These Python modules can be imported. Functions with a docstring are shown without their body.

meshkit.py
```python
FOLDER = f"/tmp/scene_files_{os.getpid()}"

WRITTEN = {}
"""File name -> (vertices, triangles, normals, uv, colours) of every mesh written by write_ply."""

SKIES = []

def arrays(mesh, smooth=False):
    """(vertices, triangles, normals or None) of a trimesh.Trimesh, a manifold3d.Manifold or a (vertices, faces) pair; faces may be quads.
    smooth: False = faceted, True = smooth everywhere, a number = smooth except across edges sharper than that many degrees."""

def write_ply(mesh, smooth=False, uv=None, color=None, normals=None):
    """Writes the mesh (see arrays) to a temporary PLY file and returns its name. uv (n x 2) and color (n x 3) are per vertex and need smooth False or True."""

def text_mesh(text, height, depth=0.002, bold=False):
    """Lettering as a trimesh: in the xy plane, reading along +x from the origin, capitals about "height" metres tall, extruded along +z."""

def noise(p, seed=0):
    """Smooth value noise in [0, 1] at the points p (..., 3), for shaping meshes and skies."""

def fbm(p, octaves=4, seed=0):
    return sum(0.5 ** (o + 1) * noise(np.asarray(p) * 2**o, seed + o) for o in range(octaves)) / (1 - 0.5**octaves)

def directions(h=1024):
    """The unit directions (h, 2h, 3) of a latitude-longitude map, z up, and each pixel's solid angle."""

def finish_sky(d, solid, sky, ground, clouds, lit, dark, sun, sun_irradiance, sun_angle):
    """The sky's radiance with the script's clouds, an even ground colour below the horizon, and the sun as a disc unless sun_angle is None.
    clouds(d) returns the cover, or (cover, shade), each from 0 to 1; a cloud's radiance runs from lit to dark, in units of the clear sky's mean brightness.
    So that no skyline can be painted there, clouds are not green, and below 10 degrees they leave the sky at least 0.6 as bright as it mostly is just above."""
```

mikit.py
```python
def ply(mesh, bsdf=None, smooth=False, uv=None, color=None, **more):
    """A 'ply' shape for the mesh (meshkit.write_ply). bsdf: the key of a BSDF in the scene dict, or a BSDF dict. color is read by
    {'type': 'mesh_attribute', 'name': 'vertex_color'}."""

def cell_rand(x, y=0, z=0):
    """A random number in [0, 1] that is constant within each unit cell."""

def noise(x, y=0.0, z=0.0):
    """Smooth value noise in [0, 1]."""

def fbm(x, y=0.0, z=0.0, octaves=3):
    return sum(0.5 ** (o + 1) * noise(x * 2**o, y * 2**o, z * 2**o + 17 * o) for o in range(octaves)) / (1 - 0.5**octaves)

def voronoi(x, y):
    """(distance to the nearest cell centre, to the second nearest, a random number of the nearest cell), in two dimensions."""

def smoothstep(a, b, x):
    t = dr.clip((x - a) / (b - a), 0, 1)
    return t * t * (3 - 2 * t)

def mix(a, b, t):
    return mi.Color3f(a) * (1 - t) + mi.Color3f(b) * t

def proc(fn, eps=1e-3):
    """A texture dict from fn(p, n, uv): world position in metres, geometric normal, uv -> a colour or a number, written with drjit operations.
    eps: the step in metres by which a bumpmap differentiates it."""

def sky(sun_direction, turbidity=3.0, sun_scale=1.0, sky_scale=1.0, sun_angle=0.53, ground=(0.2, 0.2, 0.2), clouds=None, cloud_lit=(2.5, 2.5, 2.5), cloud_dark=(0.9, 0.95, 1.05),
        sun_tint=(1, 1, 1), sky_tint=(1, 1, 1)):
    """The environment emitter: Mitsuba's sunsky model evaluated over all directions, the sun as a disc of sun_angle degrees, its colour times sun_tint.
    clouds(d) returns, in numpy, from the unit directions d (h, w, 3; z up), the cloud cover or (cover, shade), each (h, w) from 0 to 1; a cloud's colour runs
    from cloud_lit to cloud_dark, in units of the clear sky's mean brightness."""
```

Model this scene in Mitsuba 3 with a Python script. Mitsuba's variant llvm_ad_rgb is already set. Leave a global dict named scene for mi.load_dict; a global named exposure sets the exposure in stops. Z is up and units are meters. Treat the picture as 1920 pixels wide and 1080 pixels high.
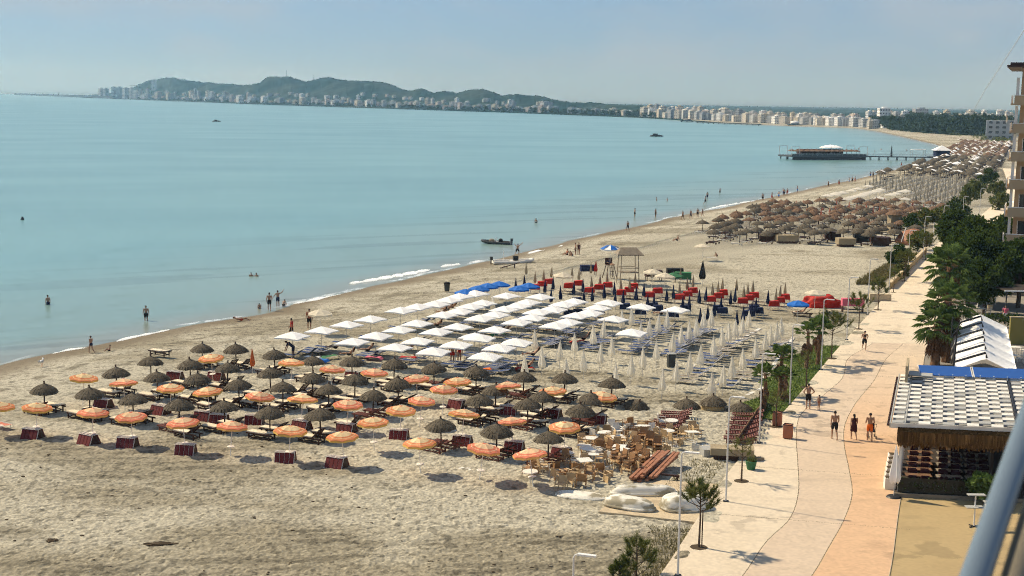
import math, random
import numpy as np, trimesh, manifold3d as m3, drjit as dr, mitsuba as mi, mikit, meshkit
from shapely.geometry import Polygon, LineString, Point
from mikit import noise, fbm, smoothstep, mix, cell_rand, proc

# ------------------------------------------------------------------ camera, sky, exposure
exposure = 1.62
F_PX, CAM_H, ROLL, PITCH = 2600.0, 21.2, math.radians(0.9), math.atan((540 - 186) / 2600.0)
cF = np.array([0, math.cos(PITCH), -math.sin(PITCH)])
_R0, _U0 = np.array([1.0, 0, 0]), np.array([0, math.sin(PITCH), math.cos(PITCH)])
cU = _U0 * math.cos(ROLL) - _R0 * math.sin(ROLL)
cR = _R0 * math.cos(ROLL) + _U0 * math.sin(ROLL)
cC = np.array([0, 0, CAM_H])
T4 = mi.ScalarTransform4f
scene, labels = {}, {}
scene['camera'] = {'type': 'thinlens', 'to_world': T4().look_at(origin=cC.tolist(), target=(cC + cF).tolist(), up=cU.tolist()),
                   'fov': 2 * math.degrees(math.atan(960 / F_PX)), 'fov_axis': 'x', 'near_clip': 0.3, 'far_clip': 40000.0,
                   'aperture_radius': 0.004, 'focus_distance': 130.0, 'medium': {'type': 'ref', 'id': 'air'}}


def cloud_cover(d):
    az, el = np.arctan2(d[..., 0], d[..., 1]), np.degrees(np.arcsin(d[..., 2]))
    q = np.stack([az * 9, el * 0.55, az * 0], -1)
    a = meshkit.fbm(q, 5, 3)
    b = meshkit.fbm(np.stack([az * 26, el * 1.5, az * 0 + 5], -1), 4, 9)
    c = np.clip((0.65 * a + 0.35 * b - 0.42) * 3.2, 0, 1) * np.clip(el / 1.5, 0, 1)
    return 0.20 + 0.42 * c


SUN = np.array([-0.87, 0.50, 0.0]) * math.cos(math.radians(44)) + np.array([0, 0, math.sin(math.radians(44))])
scene['sky'] = mikit.sky(SUN.tolist(), turbidity=3, sun_scale=1.3, sky_scale=0.82, ground=(0.12, 0.13, 0.12), clouds=cloud_cover, cloud_lit=(2.15, 2.32, 2.5), cloud_dark=(0.8, 0.9, 1.0),
                         sun_tint=(0.96, 1.0, 1.0), sky_tint=(0.78, 0.97, 1.15))
scene['air'] = {'type': 'homogeneous', 'albedo': {'type': 'rgb', 'value': [0.90, 0.95, 0.98]}, 'sigma_t': {'type': 'rgb', 'value': [0.000045, 0.000075, 0.000105]},
                'phase': {'type': 'isotropic'}}


def at(x, y, z=0.7):
    d = cF + (x - 960) / F_PX * cR - (y - 540) / F_PX * cU
    return cC + d * ((z - CAM_H) / d[2])


def at_depth(x, y, depth):
    return cC + (cF + (x - 960) / F_PX * cR - (y - 540) / F_PX * cU) * depth


def Z(ox, oy, s, pts):
    return [(ox + a / s, oy + b / s) for a, b in pts]


rng = random.Random(7)
nrng = np.random.RandomState(11)
ORD = 'first second third fourth fifth sixth seventh eighth ninth tenth eleventh twelfth thirteenth fourteenth fifteenth sixteenth seventeenth eighteenth nineteenth twentieth'.split()

# ------------------------------------------------------------------ materials


def tex(c):
    return c if isinstance(c, dict) else {'type': 'rgb', 'value': list(map(float, c))}


def M(name, c, rough=0.8, spec=0.3, two=True, bump=None, bscale=1.0, **kw):
    b = {'type': 'principled', 'base_color': tex(c), 'roughness': rough, 'specular': spec, **kw}
    if bump is not None:
        b = {'type': 'bumpmap', 'arbitrary': bump, 'scale': bscale, 'nested': b}
    scene[name] = {'type': 'twosided', 'bsdf': b} if two else b
    return name


def vary(c, amt=0.25, freq=1.5, oct_=2):
    c = [float(q) for q in c]
    return proc(lambda p, n, uv: mi.Color3f(*c) * (1 - amt + 2 * amt * fbm(p.x * freq, p.y * freq, p.z * freq, oct_)))


def sand_col(p, n, uv):
    big = fbm(p.x * 0.05, p.y * 0.13, 3.0, 3)
    mid = fbm(p.x * 0.45, p.y * 0.9, 1.0, 3)
    fine = fbm(p.x * 3.1, p.y * 3.4, 2.0, 3)
    patch = smoothstep(0.44, 0.66, 0.6 * big + 0.4 * fbm(p.x * 0.2, p.y * 0.35, 6.0, 3))
    c = mix((0.392, 0.363, 0.282), (0.24, 0.212, 0.15), 0.85 * patch)
    gr = noise(p.x * 11.0, p.y * 7.0, 5.0)
    bits = smoothstep(0.66, 0.78, noise(p.x * 7.0, p.y * 4.6, 15.0)) * (0.4 + 0.6 * mid)
    c = c * (0.66 + 0.26 * fine + 0.46 * gr) * (1 - 0.34 * bits)
    track = smoothstep(0.62, 0.74, noise(p.x * 0.25 + 0.6 * mid, p.y * 2.6 - p.x * 0.35, 9.0)) * patch
    c = c * (1 - 0.3 * track)
    spots = smoothstep(0.70, 0.80, noise(p.x * 3.2, p.y * 2.6, 8.0))
    c = c * (1 - 0.35 * spots)
    d = uv.x + 2.2 * (fbm(p.x * 0.16, p.y * 0.16, 4.0, 3) - 0.5)
    wet = 1 - smoothstep(0.8, 5.2, d)
    c = mix(c, mi.Color3f(0.155, 0.125, 0.085) * (0.9 + 0.2 * mid), 0.85 * wet)
    line = smoothstep(0.9, 0.1, dr.abs(d - 6.6)) + smoothstep(0.7, 0.1, dr.abs(d - 10.2)) * 0.7
    weed = line * smoothstep(0.42, 0.62, fbm(p.x * 0.9, p.y * 0.9, 7.0, 3))
    return mix(c, (0.10, 0.085, 0.055), 0.62 * weed)


def sand_bump(p, n, uv):
    near = smoothstep(2.0, 8.0, uv.x)
    return near * (0.05 * fbm(p.x * 2.6, p.y * 2.6, 1.0, 2) + 0.045 * noise(p.x * 8.0, p.y * 7.0, 3.0))


M('sand_m', proc(sand_col), 0.95, 0.1, bump=proc(sand_bump, 0.02), bscale=1.0)


def sea_col(p, n, uv):
    d = uv.x + 3.0 * (fbm(p.x * 0.09, p.y * 0.09, 2.0, 3) - 0.5)
    bands = fbm(p.x * 0.02 + p.y * 0.004, p.y * 0.035 - p.x * 0.012, 1.0, 3)
    deep = mix((0.098, 0.222, 0.236), (0.145, 0.285, 0.285), bands)
    mid = mix((0.135, 0.225, 0.21), (0.17, 0.25, 0.225), bands)
    c = mix(mid, deep, smoothstep(6.0, 54.0, d))
    sh = smoothstep(9.0, 0.3, d)
    c = mix(c, (0.20, 0.205, 0.165), 0.8 * sh)
    st = smoothstep(0.56, 0.72, fbm(p.x * 0.05 - p.y * 0.03, p.y * 0.22 - p.x * 0.12, 6.0, 3)) * smoothstep(54.0, 12.0, d)
    c = c * (1 - 0.22 * st)
    edge = uv.x + 1.6 * (fbm(p.x * 0.25, p.y * 0.25, 9.0, 3) - 0.5)
    foam = smoothstep(0.55, 0.1, dr.abs(edge - 0.55)) * smoothstep(0.46, 0.64, fbm(p.x * 0.10, p.y * 0.10, 3.0, 2))
    foam = foam * smoothstep(0.25, 0.55, fbm(p.x * 2.0, p.y * 2.0, 1.0, 2))
    return mix(c, (0.72, 0.74, 0.72), 0.7 * foam)


def sea_bump(p, n, uv):
    return 0.10 * fbm(p.x * 0.35 - p.y * 0.15, p.y * 0.8 - p.x * 0.4, 1.0, 3) + 0.012 * noise(p.x * 2.6, p.y * 3.2, 2.0)


M('sea_m', proc(sea_col), 0.2, 0.5, bump=proc(sea_bump, 0.05), bscale=1.0)


def stone_col(a, b, f=0.6, fade=False):
    def fn(p, n, uv):
        k = fbm(p.x * f, p.y * f, p.z * f, 4)
        s = smoothstep(0.62, 0.78, fbm(p.x * 0.35, p.y * 1.1, 4.0, 3))
        c = mix(a, b, k)
        if fade:
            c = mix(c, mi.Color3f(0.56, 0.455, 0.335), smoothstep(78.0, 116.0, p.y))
        stain = smoothstep(0.60, 0.70, fbm(p.x * 0.8, p.y * 0.9, 11.0, 4)) * smoothstep(0.5, 0.6, noise(p.x * 0.15, p.y * 0.15, 2.0))
        return c * (0.92 + 0.16 * noise(p.x * 7, p.y * 7, p.z * 7)) * (1 - 0.10 * s) * (1 - 0.22 * stain)
    return proc(fn)


M('cream_pave', stone_col((0.63, 0.54, 0.41), (0.555, 0.47, 0.35)), 0.85, 0.2)
M('pink_pave', stone_col((0.57, 0.46, 0.345), (0.50, 0.40, 0.295)), 0.85, 0.2)
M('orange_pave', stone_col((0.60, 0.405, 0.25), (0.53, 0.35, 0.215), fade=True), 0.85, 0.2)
M('tan_pave', stone_col((0.44, 0.33, 0.17), (0.34, 0.25, 0.125), 0.4), 0.75, 0.3)
M('grey_pave', stone_col((0.27, 0.25, 0.22), (0.19, 0.175, 0.15), 0.4), 0.85, 0.2)
M('joint_m', (0.17, 0.13, 0.085), 0.9)
M('slab_m', stone_col((0.56, 0.46, 0.31), (0.45, 0.36, 0.24)), 0.9)
M('lawn_m', proc(lambda p, n, uv: mix((0.075, 0.12, 0.02), (0.13, 0.16, 0.04), fbm(p.x * 1.5, p.y * 1.5, 0.0, 4)) * (0.6 + 0.8 * noise(p.x * 9, p.y * 9, 1.0))), 0.9)
M('scrub_m', vary((0.10, 0.085, 0.04), 0.5, 3.0), 0.9)
M('thatch_m', proc(lambda p, n, uv: mix((0.050, 0.041, 0.029), (0.175, 0.145, 0.10), noise(uv.x * 70.0, uv.y * 3.0, p.x * 0.3) * (0.45 + 0.75 * noise(uv.x * 19.0, uv.y * 5.0, 1.0)))), 0.85, 0.3)
M('thatch_red_m', proc(lambda p, n, uv: mix((0.075, 0.044, 0.027), (0.27, 0.165, 0.10), noise(uv.x * 70.0, uv.y * 3.0, p.x * 0.3) * (0.45 + 0.75 * noise(uv.x * 19.0, uv.y * 5.0, 1.0)))), 0.85, 0.3)
M('fringe_m', proc(lambda p, n, uv: mix((0.06, 0.030, 0.010), (0.24, 0.13, 0.045), noise(uv.x * 1.0, p.z * 1.2, 2.0) * noise(uv.x * 9.0, p.z * 2.0, 1.0) * 1.5)), 0.95, 0.1)


def thin(name, c, trans):
    scene[name] = {'type': 'principledthin', 'base_color': tex(c), 'roughness': 0.8, 'diff_trans': trans, 'spec_trans': 0.0}


def orange_col(o, c, e):
    def fn(p, n, uv):
        r = uv.y
        k = smoothstep(0.10, 0.15, r) * smoothstep(0.60, 0.54, r)
        col = mix(o, c, 0.95 * k)
        thin = smoothstep(0.70, 0.72, r) * smoothstep(0.77, 0.75, r)
        col = mix(col, c, 0.8 * thin)
        col = mix(col, e, smoothstep(0.965, 0.985, r))
        return col * (0.80 + 0.30 * cell_rand(dr.floor(uv.x * 8.0), 3, 1))
    return proc(fn)


thin('orange_a', orange_col((0.80, 0.32, 0.16), (0.94, 0.75, 0.45), (0.86, 0.60, 0.18)), 0.6)
thin('orange_b', orange_col((0.79, 0.27, 0.17), (0.92, 0.66, 0.41), (0.84, 0.52, 0.18)), 0.6)
M('orange_closed', (0.62, 0.15, 0.045), 0.8)
M('white_cloth', vary((0.86, 0.85, 0.82), 0.06, 2.0), 0.85, 0.2)
thin('beige_cloth', vary((0.90, 0.87, 0.79), 0.07, 2.5), 0.95)
thin('cream_cloth', (0.80, 0.73, 0.58), 0.6)
M('cushion_m', vary((0.72, 0.63, 0.47), 0.1, 3.0), 0.9, 0.1)
M('tan_cloth', vary((0.33, 0.27, 0.18), 0.2, 2.0), 0.9, 0.1)
M('navy_cloth', vary((0.014, 0.022, 0.062), 0.3, 3.0), 0.8, 0.2)
M('blue_cloth', (0.012, 0.13, 0.48), 0.7, 0.3)
M('sling_blue', vary((0.022, 0.05, 0.155), 0.25, 3.0), 0.7, 0.3)
M('red_cloth', vary((0.42, 0.022, 0.014), 0.2, 3.0), 0.7, 0.3)
M('maroon_m', vary((0.135, 0.012, 0.012), 0.25, 3.0), 0.6, 0.4)
M('pink_cloth', (0.50, 0.17, 0.11), 0.8)
M('hot_pink', (0.62, 0.14, 0.20), 0.8)
M('green_cloth', (0.04, 0.16, 0.07), 0.8)
M('dark_cloth', (0.014, 0.014, 0.015), 0.8)
M('orange_shorts', (0.80, 0.16, 0.02), 0.8)
M('wine_cloth', (0.055, 0.012, 0.014), 0.8)
M('wood_dark', vary((0.050, 0.021, 0.015), 0.35, 6.0), 0.55, 0.4)
M('wood_red', vary((0.165, 0.055, 0.038), 0.3, 5.0), 0.55, 0.4)
M('plank_m', vary((0.33, 0.15, 0.085), 0.35, 4.0), 0.6, 0.3)
M('wood_grey', vary((0.24, 0.20, 0.15), 0.3, 5.0), 0.8, 0.2)
M('wood_pole', (0.075, 0.045, 0.032), 0.7)
M('tan_plastic', vary((0.52, 0.37, 0.20), 0.35, 2.0), 0.6, 0.4)
M('brown_plastic', vary((0.30, 0.165, 0.075), 0.3, 2.0), 0.6, 0.4)
M('white_plastic', vary((0.70, 0.67, 0.60), 0.12, 2.0), 0.5, 0.4)
M('white_paint', (0.74, 0.73, 0.70), 0.5, 0.4)
M('worn_white', proc(lambda p, n, uv: mix((0.74, 0.71, 0.62), (0.30, 0.265, 0.18), smoothstep(0.46, 0.62, fbm(p.x * 1.3, p.y * 1.6, p.z * 2.0, 4)))), 0.6, 0.4)
M('metal_grey', (0.46, 0.46, 0.45), 0.45, 0.5)
M('lamp_m', (0.56, 0.56, 0.55), 0.5, 0.4)
M('metal_dark', (0.02, 0.02, 0.022), 0.5, 0.5)
M('rail_metal', (0.13, 0.175, 0.22), 0.42, 0.5, metallic=0.2)
M('rail_brown', (0.17, 0.145, 0.10), 0.5, 0.4)
M('panel_grey', (0.36, 0.36, 0.34), 0.6, 0.3)
M('solar_blue', (0.035, 0.12, 0.40), 0.35, 0.5)
M('terracotta', (0.34, 0.13, 0.075), 0.8)
M('pot_green', (0.02, 0.12, 0.05), 0.5, 0.4)
M('soil_m', (0.07, 0.05, 0.03), 0.95)
M('rubber_m', (0.035, 0.04, 0.042), 0.5, 0.4)
M('steel_m', (0.07, 0.08, 0.085), 0.5, 0.4)
M('glass_dark', (0.03, 0.04, 0.045), 0.12, 0.6)
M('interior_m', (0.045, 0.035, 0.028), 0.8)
M('olive_wall', (0.235, 0.20, 0.06), 0.85)
M('foam_m', (0.85, 0.87, 0.86), 0.8, 0.2)
M('rock_m', vary((0.06, 0.065, 0.065), 0.3, 0.05), 0.9)
M('skin_a', (0.37, 0.215, 0.14), 0.6, 0.3)
M('skin_b', (0.19, 0.095, 0.058), 0.6, 0.3)
M('hair_m', (0.016, 0.011, 0.009), 0.6, 0.3)
M('hill_m', proc(lambda p, n, uv: mix((0.010, 0.026, 0.022), (0.034, 0.048, 0.036), smoothstep(0.35, 0.7, fbm(p.x * 0.012, p.y * 0.012, p.z * 0.03, 4))) * (0.6 + 0.8 * noise(p.x * 0.07, p.y * 0.07, p.z * 0.1))), 0.95, 0.0)
for nm, c in dict(cream=(0.66, 0.60, 0.50), white=(0.80, 0.79, 0.76), rose=(0.58, 0.49, 0.43), grey=(0.36, 0.37, 0.38), ochre=(0.62, 0.55, 0.43), pale=(0.58, 0.575, 0.55)).items():
    M('wall_' + nm, c, 0.85, 0.1)
M('wall_near', vary((0.46, 0.34, 0.215), 0.12, 0.6), 0.85, 0.1)
M('roof_grey', (0.25, 0.245, 0.235), 0.85, 0.1)
M('window_m', (0.045, 0.055, 0.065), 0.2, 0.5)


def leaf(name, a, b):
    scene[name] = {'type': 'principledthin', 'base_color': proc(lambda p, n, uv: mix(a, b, noise(p.x * 1.7, p.y * 1.7, p.z * 1.7)) * (0.6 + 0.8 * noise(p.x * 9, p.y * 9, p.z * 9))),
                   'roughness': 0.6, 'diff_trans': 0.55, 'spec_trans': 0.0}


leaf('leaf_dark', (0.030, 0.058, 0.014), (0.085, 0.12, 0.030))
leaf('leaf_pine', (0.085, 0.115, 0.030), (0.19, 0.20, 0.065))
leaf('leaf_palm', (0.070, 0.125, 0.030), (0.18, 0.24, 0.075))
leaf('leaf_dry', (0.14, 0.125, 0.055), (0.25, 0.22, 0.11))
M('grey_cloth', vary((0.36, 0.33, 0.27), 0.2, 1.0), 0.9, 0.1)
M('screen_m', (0.02, 0.021, 0.018), 0.4, 0.3)
M('fence_m', vary((0.17, 0.095, 0.055), 0.3, 4.0), 0.8, 0.2)
leaf('leaf_far', (0.020, 0.042, 0.014), (0.058, 0.082, 0.026))
M('bark_m', vary((0.095, 0.066, 0.045), 0.35, 5.0), 0.9)
M('palm_bark', vary((0.15, 0.085, 0.05), 0.45, 6.0), 0.9)

# ------------------------------------------------------------------ mesh helpers
cat_ = trimesh.util.concatenate


def box(c, s, rz=0.0, rx=0.0, ry=0.0):
    m = trimesh.creation.box(s)
    for a, ax in ((rx, [1, 0, 0]), (ry, [0, 1, 0]), (rz, [0, 0, 1])):
        if a:
            m.apply_transform(trimesh.transformations.rotation_matrix(math.radians(a), ax))
    m.apply_translation(c)
    return m


def tube(pts, rad, n=6, cap=True):
    p = np.asarray(pts, float)
    r = np.broadcast_to(np.asarray(rad, float), (len(p),))
    t = np.gradient(p, axis=0)
    t /= np.linalg.norm(t, axis=1, keepdims=True) + 1e-12
    ref = np.array([1.0, 0, 0]) if np.abs(t[:, 2]).mean() > 0.7 else np.array([0, 0, 1.0])
    a = np.cross(t, ref)
    a /= np.linalg.norm(a, axis=1, keepdims=True) + 1e-12
    b = np.cross(t, a)
    g = np.arange(n) * 2 * np.pi / n
    v = (p[:, None] + r[:, None, None] * (np.cos(g)[None, :, None] * a[:, None] + np.sin(g)[None, :, None] * b[:, None])).reshape(-1, 3)
    f = []
    for i in range(len(p) - 1):
        for j in range(n):
            k = (j + 1) % n
            A, B, C, D = i * n + j, i * n + k, (i + 1) * n + k, (i + 1) * n + j
            f += [[A, C, B], [A, D, C]]
    if cap:
        f += [[0, j, j + 1] for j in range(1, n - 1)] + [[(len(p) - 1) * n, (len(p) - 1) * n + j + 1, (len(p) - 1) * n + j] for j in range(1, n - 1)]
    return trimesh.Trimesh(v, f, process=False)


def lathe(prof, n=12, jr=None):
    """profile [(r, z)...] -> (mesh, uv); u = angle 0..1, v = fraction along profile"""
    prof = np.asarray(prof, float)
    k = len(prof)
    g = np.linspace(0, 2 * np.pi, n + 1)
    v, uv, f = [], [], []
    for i, (r, z) in enumerate(prof):
        for j, a in enumerate(g):
            q = 1.0 if jr is None else jr(i, j % n)
            v.append([r * q * math.cos(a), r * q * math.sin(a), z])
            uv.append([j / n, i / (k - 1)])
    for i in range(k - 1):
        for j in range(n):
            A, B, C, D = i * (n + 1) + j, i * (n + 1) + j + 1, (i + 1) * (n + 1) + j + 1, (i + 1) * (n + 1) + j
            f += [[A, C, B], [A, D, C]]
    return trimesh.Trimesh(v, f, process=False), np.array(uv)


def prism(poly, z0, z1, hole=None):
    m = trimesh.creation.extrude_polygon(poly if isinstance(poly, Polygon) else Polygon(poly), z1 - z0, engine='earcut')
    m.apply_translation([0, 0, z0])
    return m


def sheet(poly, z):
    v, f = trimesh.creation.triangulate_polygon(poly if isinstance(poly, Polygon) else Polygon(poly), engine='earcut')
    return trimesh.Trimesh(np.c_[v, np.full(len(v), z)], f, process=False)


def quads(q):
    """(n,4,3) corner array -> mesh"""
    q = np.asarray(q, float).reshape(-1, 4, 3)
    i = np.arange(len(q))[:, None] * 4
    return trimesh.Trimesh(q.reshape(-1, 3), np.vstack([i + [0, 1, 2], i + [0, 2, 3]]), process=False)


def P(part, mesh, mat, smooth=False, uv=None):
    if isinstance(mesh, list):
        mesh = cat_(mesh)
    return (part, mikit.ply(mesh, mat, smooth=smooth, uv=uv))


_count = {}


def numbered(n):
    _count[n] = _count.get(n, 0) + 1
    return n if _count[n] == 1 else f'{n}_{_count[n] - 1:03d}'


def mat4(x, y, z, rz=0.0, s=1.0, tilt=(0, 0)):
    R = trimesh.transformations.euler_matrix(math.radians(tilt[0]), math.radians(tilt[1]), math.radians(rz), 'sxyz')
    S = np.diag([*(np.broadcast_to(s, (3,))), 1.0])
    R = R @ S
    R[:3, 3] = [x, y, z]
    return T4(R)


def put(name, proto, Mx, label, cat, group=None, kind=None):
    k = numbered(name)
    names, last = {}, {}
    for part, d in proto:
        if part:
            head = ''
            if '>' in part:
                up, part = part.split('>')
                head = last[up] + '__'
            names[head + part] = names.get(head + part, 0) + 1
            pp = head + (part if names[head + part] == 1 else f'{part}_{names[head + part] - 1:03d}')
            last[part] = pp
        key = k + ('__' + pp if part else '')
        scene[key] = {**d, 'to_world': Mx} if Mx is not None else d
    labels[k] = {'label': label, 'category': cat}
    if group:
        labels[k]['group'] = group
    if kind:
        labels[k]['kind'] = kind
    return k


def struct(name, mesh, mat, smooth=False, uv=None, label=None):
    k = numbered(name)
    scene[k] = mikit.ply(mesh if not isinstance(mesh, list) else cat_(mesh), mat, smooth=smooth, uv=uv)
    labels[k] = {'kind': 'structure', 'label': label or name.replace('_', ' ') + ' of the beach and town scene', 'category': name.split('_')[-1]}
    return k


def rows_of(pts, per):
    """sort photo points into rows from the front, left to right: [(row, index in row, point)]"""
    order = sorted(range(len(pts)), key=lambda i: -pts[i][1])
    out = {}
    for r in range(0, len(order), per):
        for c, i in enumerate(sorted(order[r:r + per], key=lambda i: pts[i][0])):
            out[i] = (r // per, c)
    return out

# ------------------------------------------------------------------ land, sea, hills
GZ = 0.7
shore_px = [(0, 690), (100, 664), (200, 643), (300, 622), (400, 601), (500, 585), (560, 570), (650, 550), (740, 530), (830, 508), (930, 487), (1000, 470), (1060, 455),
            (1130, 437), (1200, 422), (1280, 405), (1350, 390), (1430, 373), (1500, 358), (1560, 345), (1620, 333), (1680, 318), (1750, 300), (1772, 280), (1760, 273),
            (1715, 262), (1680, 254), (1640, 246), (1600, 240.5), (1500, 237), (1380, 232), (1200, 220), (960, 211), (500, 196), (200, 184.5)]
shore_c = [np.array(q, float) for q in [(-66, -60), (-60, 25), (-52, 64), (-45, 88)]] + [at(x, y, 0)[:2] for x, y in shore_px]
seg = np.r_[0, np.cumsum([np.linalg.norm(b - a) for a, b in zip(shore_c[:-1], shore_c[1:])])]
from scipy.interpolate import PchipInterpolator
_px, _py = PchipInterpolator(seg, [q[0] for q in shore_c]), PchipInterpolator(seg, [q[1] for q in shore_c])
s_list, s = [], 0.0
while s < seg[-1]:
    s_list.append(s)
    s += 1.0 if s < 560 else 4.0 if s < 1300 else 15.0 if s < 3500 else 60.0
s_arr = np.array(s_list + [seg[-1]])
SH = np.c_[_px(s_arr), _py(s_arr)]
tan_ = np.gradient(SH, axis=0)
tan_ /= np.linalg.norm(tan_, axis=1, keepdims=True)
for _ in range(6):
    tan_[1:-1] = (tan_[:-2] + tan_[1:-1] * 2 + tan_[2:]) / 4
    tan_ /= np.linalg.norm(tan_, axis=1, keepdims=True)
nin = np.c_[tan_[:, 1], -tan_[:, 0]]          # towards the land
jit = np.clip(1 - s_arr / 1600, 0, 1) * ((meshkit.fbm(np.c_[s_arr * 0.06, s_arr * 0, s_arr * 0], 4, 5) - 0.5) * 3.2)
SH = SH + nin * jit[:, None]


def strip(offs, zs, jitter=0.0):
    rows = [SH + nin * o for o in offs]
    n = len(SH)
    v = np.vstack([np.c_[r, np.full(n, z)] for r, z in zip(rows, zs)])
    uv = np.vstack([np.c_[np.full(n, o), s_arr] for o in offs])
    f = []
    i = np.arange(n - 1)
    for k in range(len(offs) - 1):
        a, b = k * n + i, (k + 1) * n + i
        f.append(np.c_[a, a + 1, b + 1]), f.append(np.c_[a, b + 1, b])
    m = trimesh.Trimesh(v, np.vstack(f), process=False)
    nz = m.face_normals[:, 2]
    m.faces[nz < 0] = m.faces[nz < 0][:, ::-1]
    return m, uv


sm, suv = strip([-6, -1.5, 0, 2, 5, 9, 14], [-0.30, -0.075, 0.0, 0.10, 0.28, 0.5, GZ])
edge14 = SH + nin * 14
land = Polygon([tuple(q) for q in edge14] + [(-1500, 7200), (4200, 6000), (4200, -60)]).buffer(0)
land = land if land.geom_type == 'Polygon' else max(land.geoms, key=lambda g: g.area)
v2, f2 = trimesh.creation.triangulate_polygon(land, engine='earcut')
lm = trimesh.Trimesh(np.c_[v2, np.full(len(v2), GZ)], f2, process=False)
lm.faces[lm.face_normals[:, 2] < 0] = lm.faces[lm.face_normals[:, 2] < 0][:, ::-1]
struct('beach_sand', cat_([sm, lm]), 'sand_m', uv=np.vstack([suv, np.c_[20000 + v2[:, 0], v2[:, 1]]]), label='pale trampled sand of the long curving beach')

wm, wuv = strip([3, 1, 0, -1, -2, -4, -7, -12, -20, -35, -60, -66], [0.0] * 11 + [-0.06])
e60 = SH + nin * -60
wp = Polygon([tuple(q) for q in e60] + [(-1750, 5800), (-1650, 11200)] + [(11400 * math.cos(a), 11400 * math.sin(a)) for a in np.linspace(math.radians(98.5), math.radians(180), 40)] + [(-11400, -200), (-140, -200)]).buffer(0)
wp = wp if wp.geom_type == 'Polygon' else max(wp.geoms, key=lambda g: g.area)
v3, f3 = trimesh.creation.triangulate_polygon(wp, engine='earcut')
w2 = trimesh.Trimesh(np.c_[v3, np.zeros(len(v3))], f3, process=False)
w2.faces[w2.face_normals[:, 2] < 0] = w2.faces[w2.face_normals[:, 2] < 0][:, ::-1]
wuv = wuv * [-1, 1]
struct('sea', cat_([wm, w2]), 'sea_m', uv=np.vstack([wuv, np.c_[20000 + v3[:, 0], v3[:, 1]]]), label='calm turquoise sea of the wide bay')


def shore_angle(y):
    i = int(np.argmin(np.abs(SH[:900, 1] - y)))
    return math.degrees(math.atan2(tan_[i, 1], tan_[i, 0]))


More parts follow.
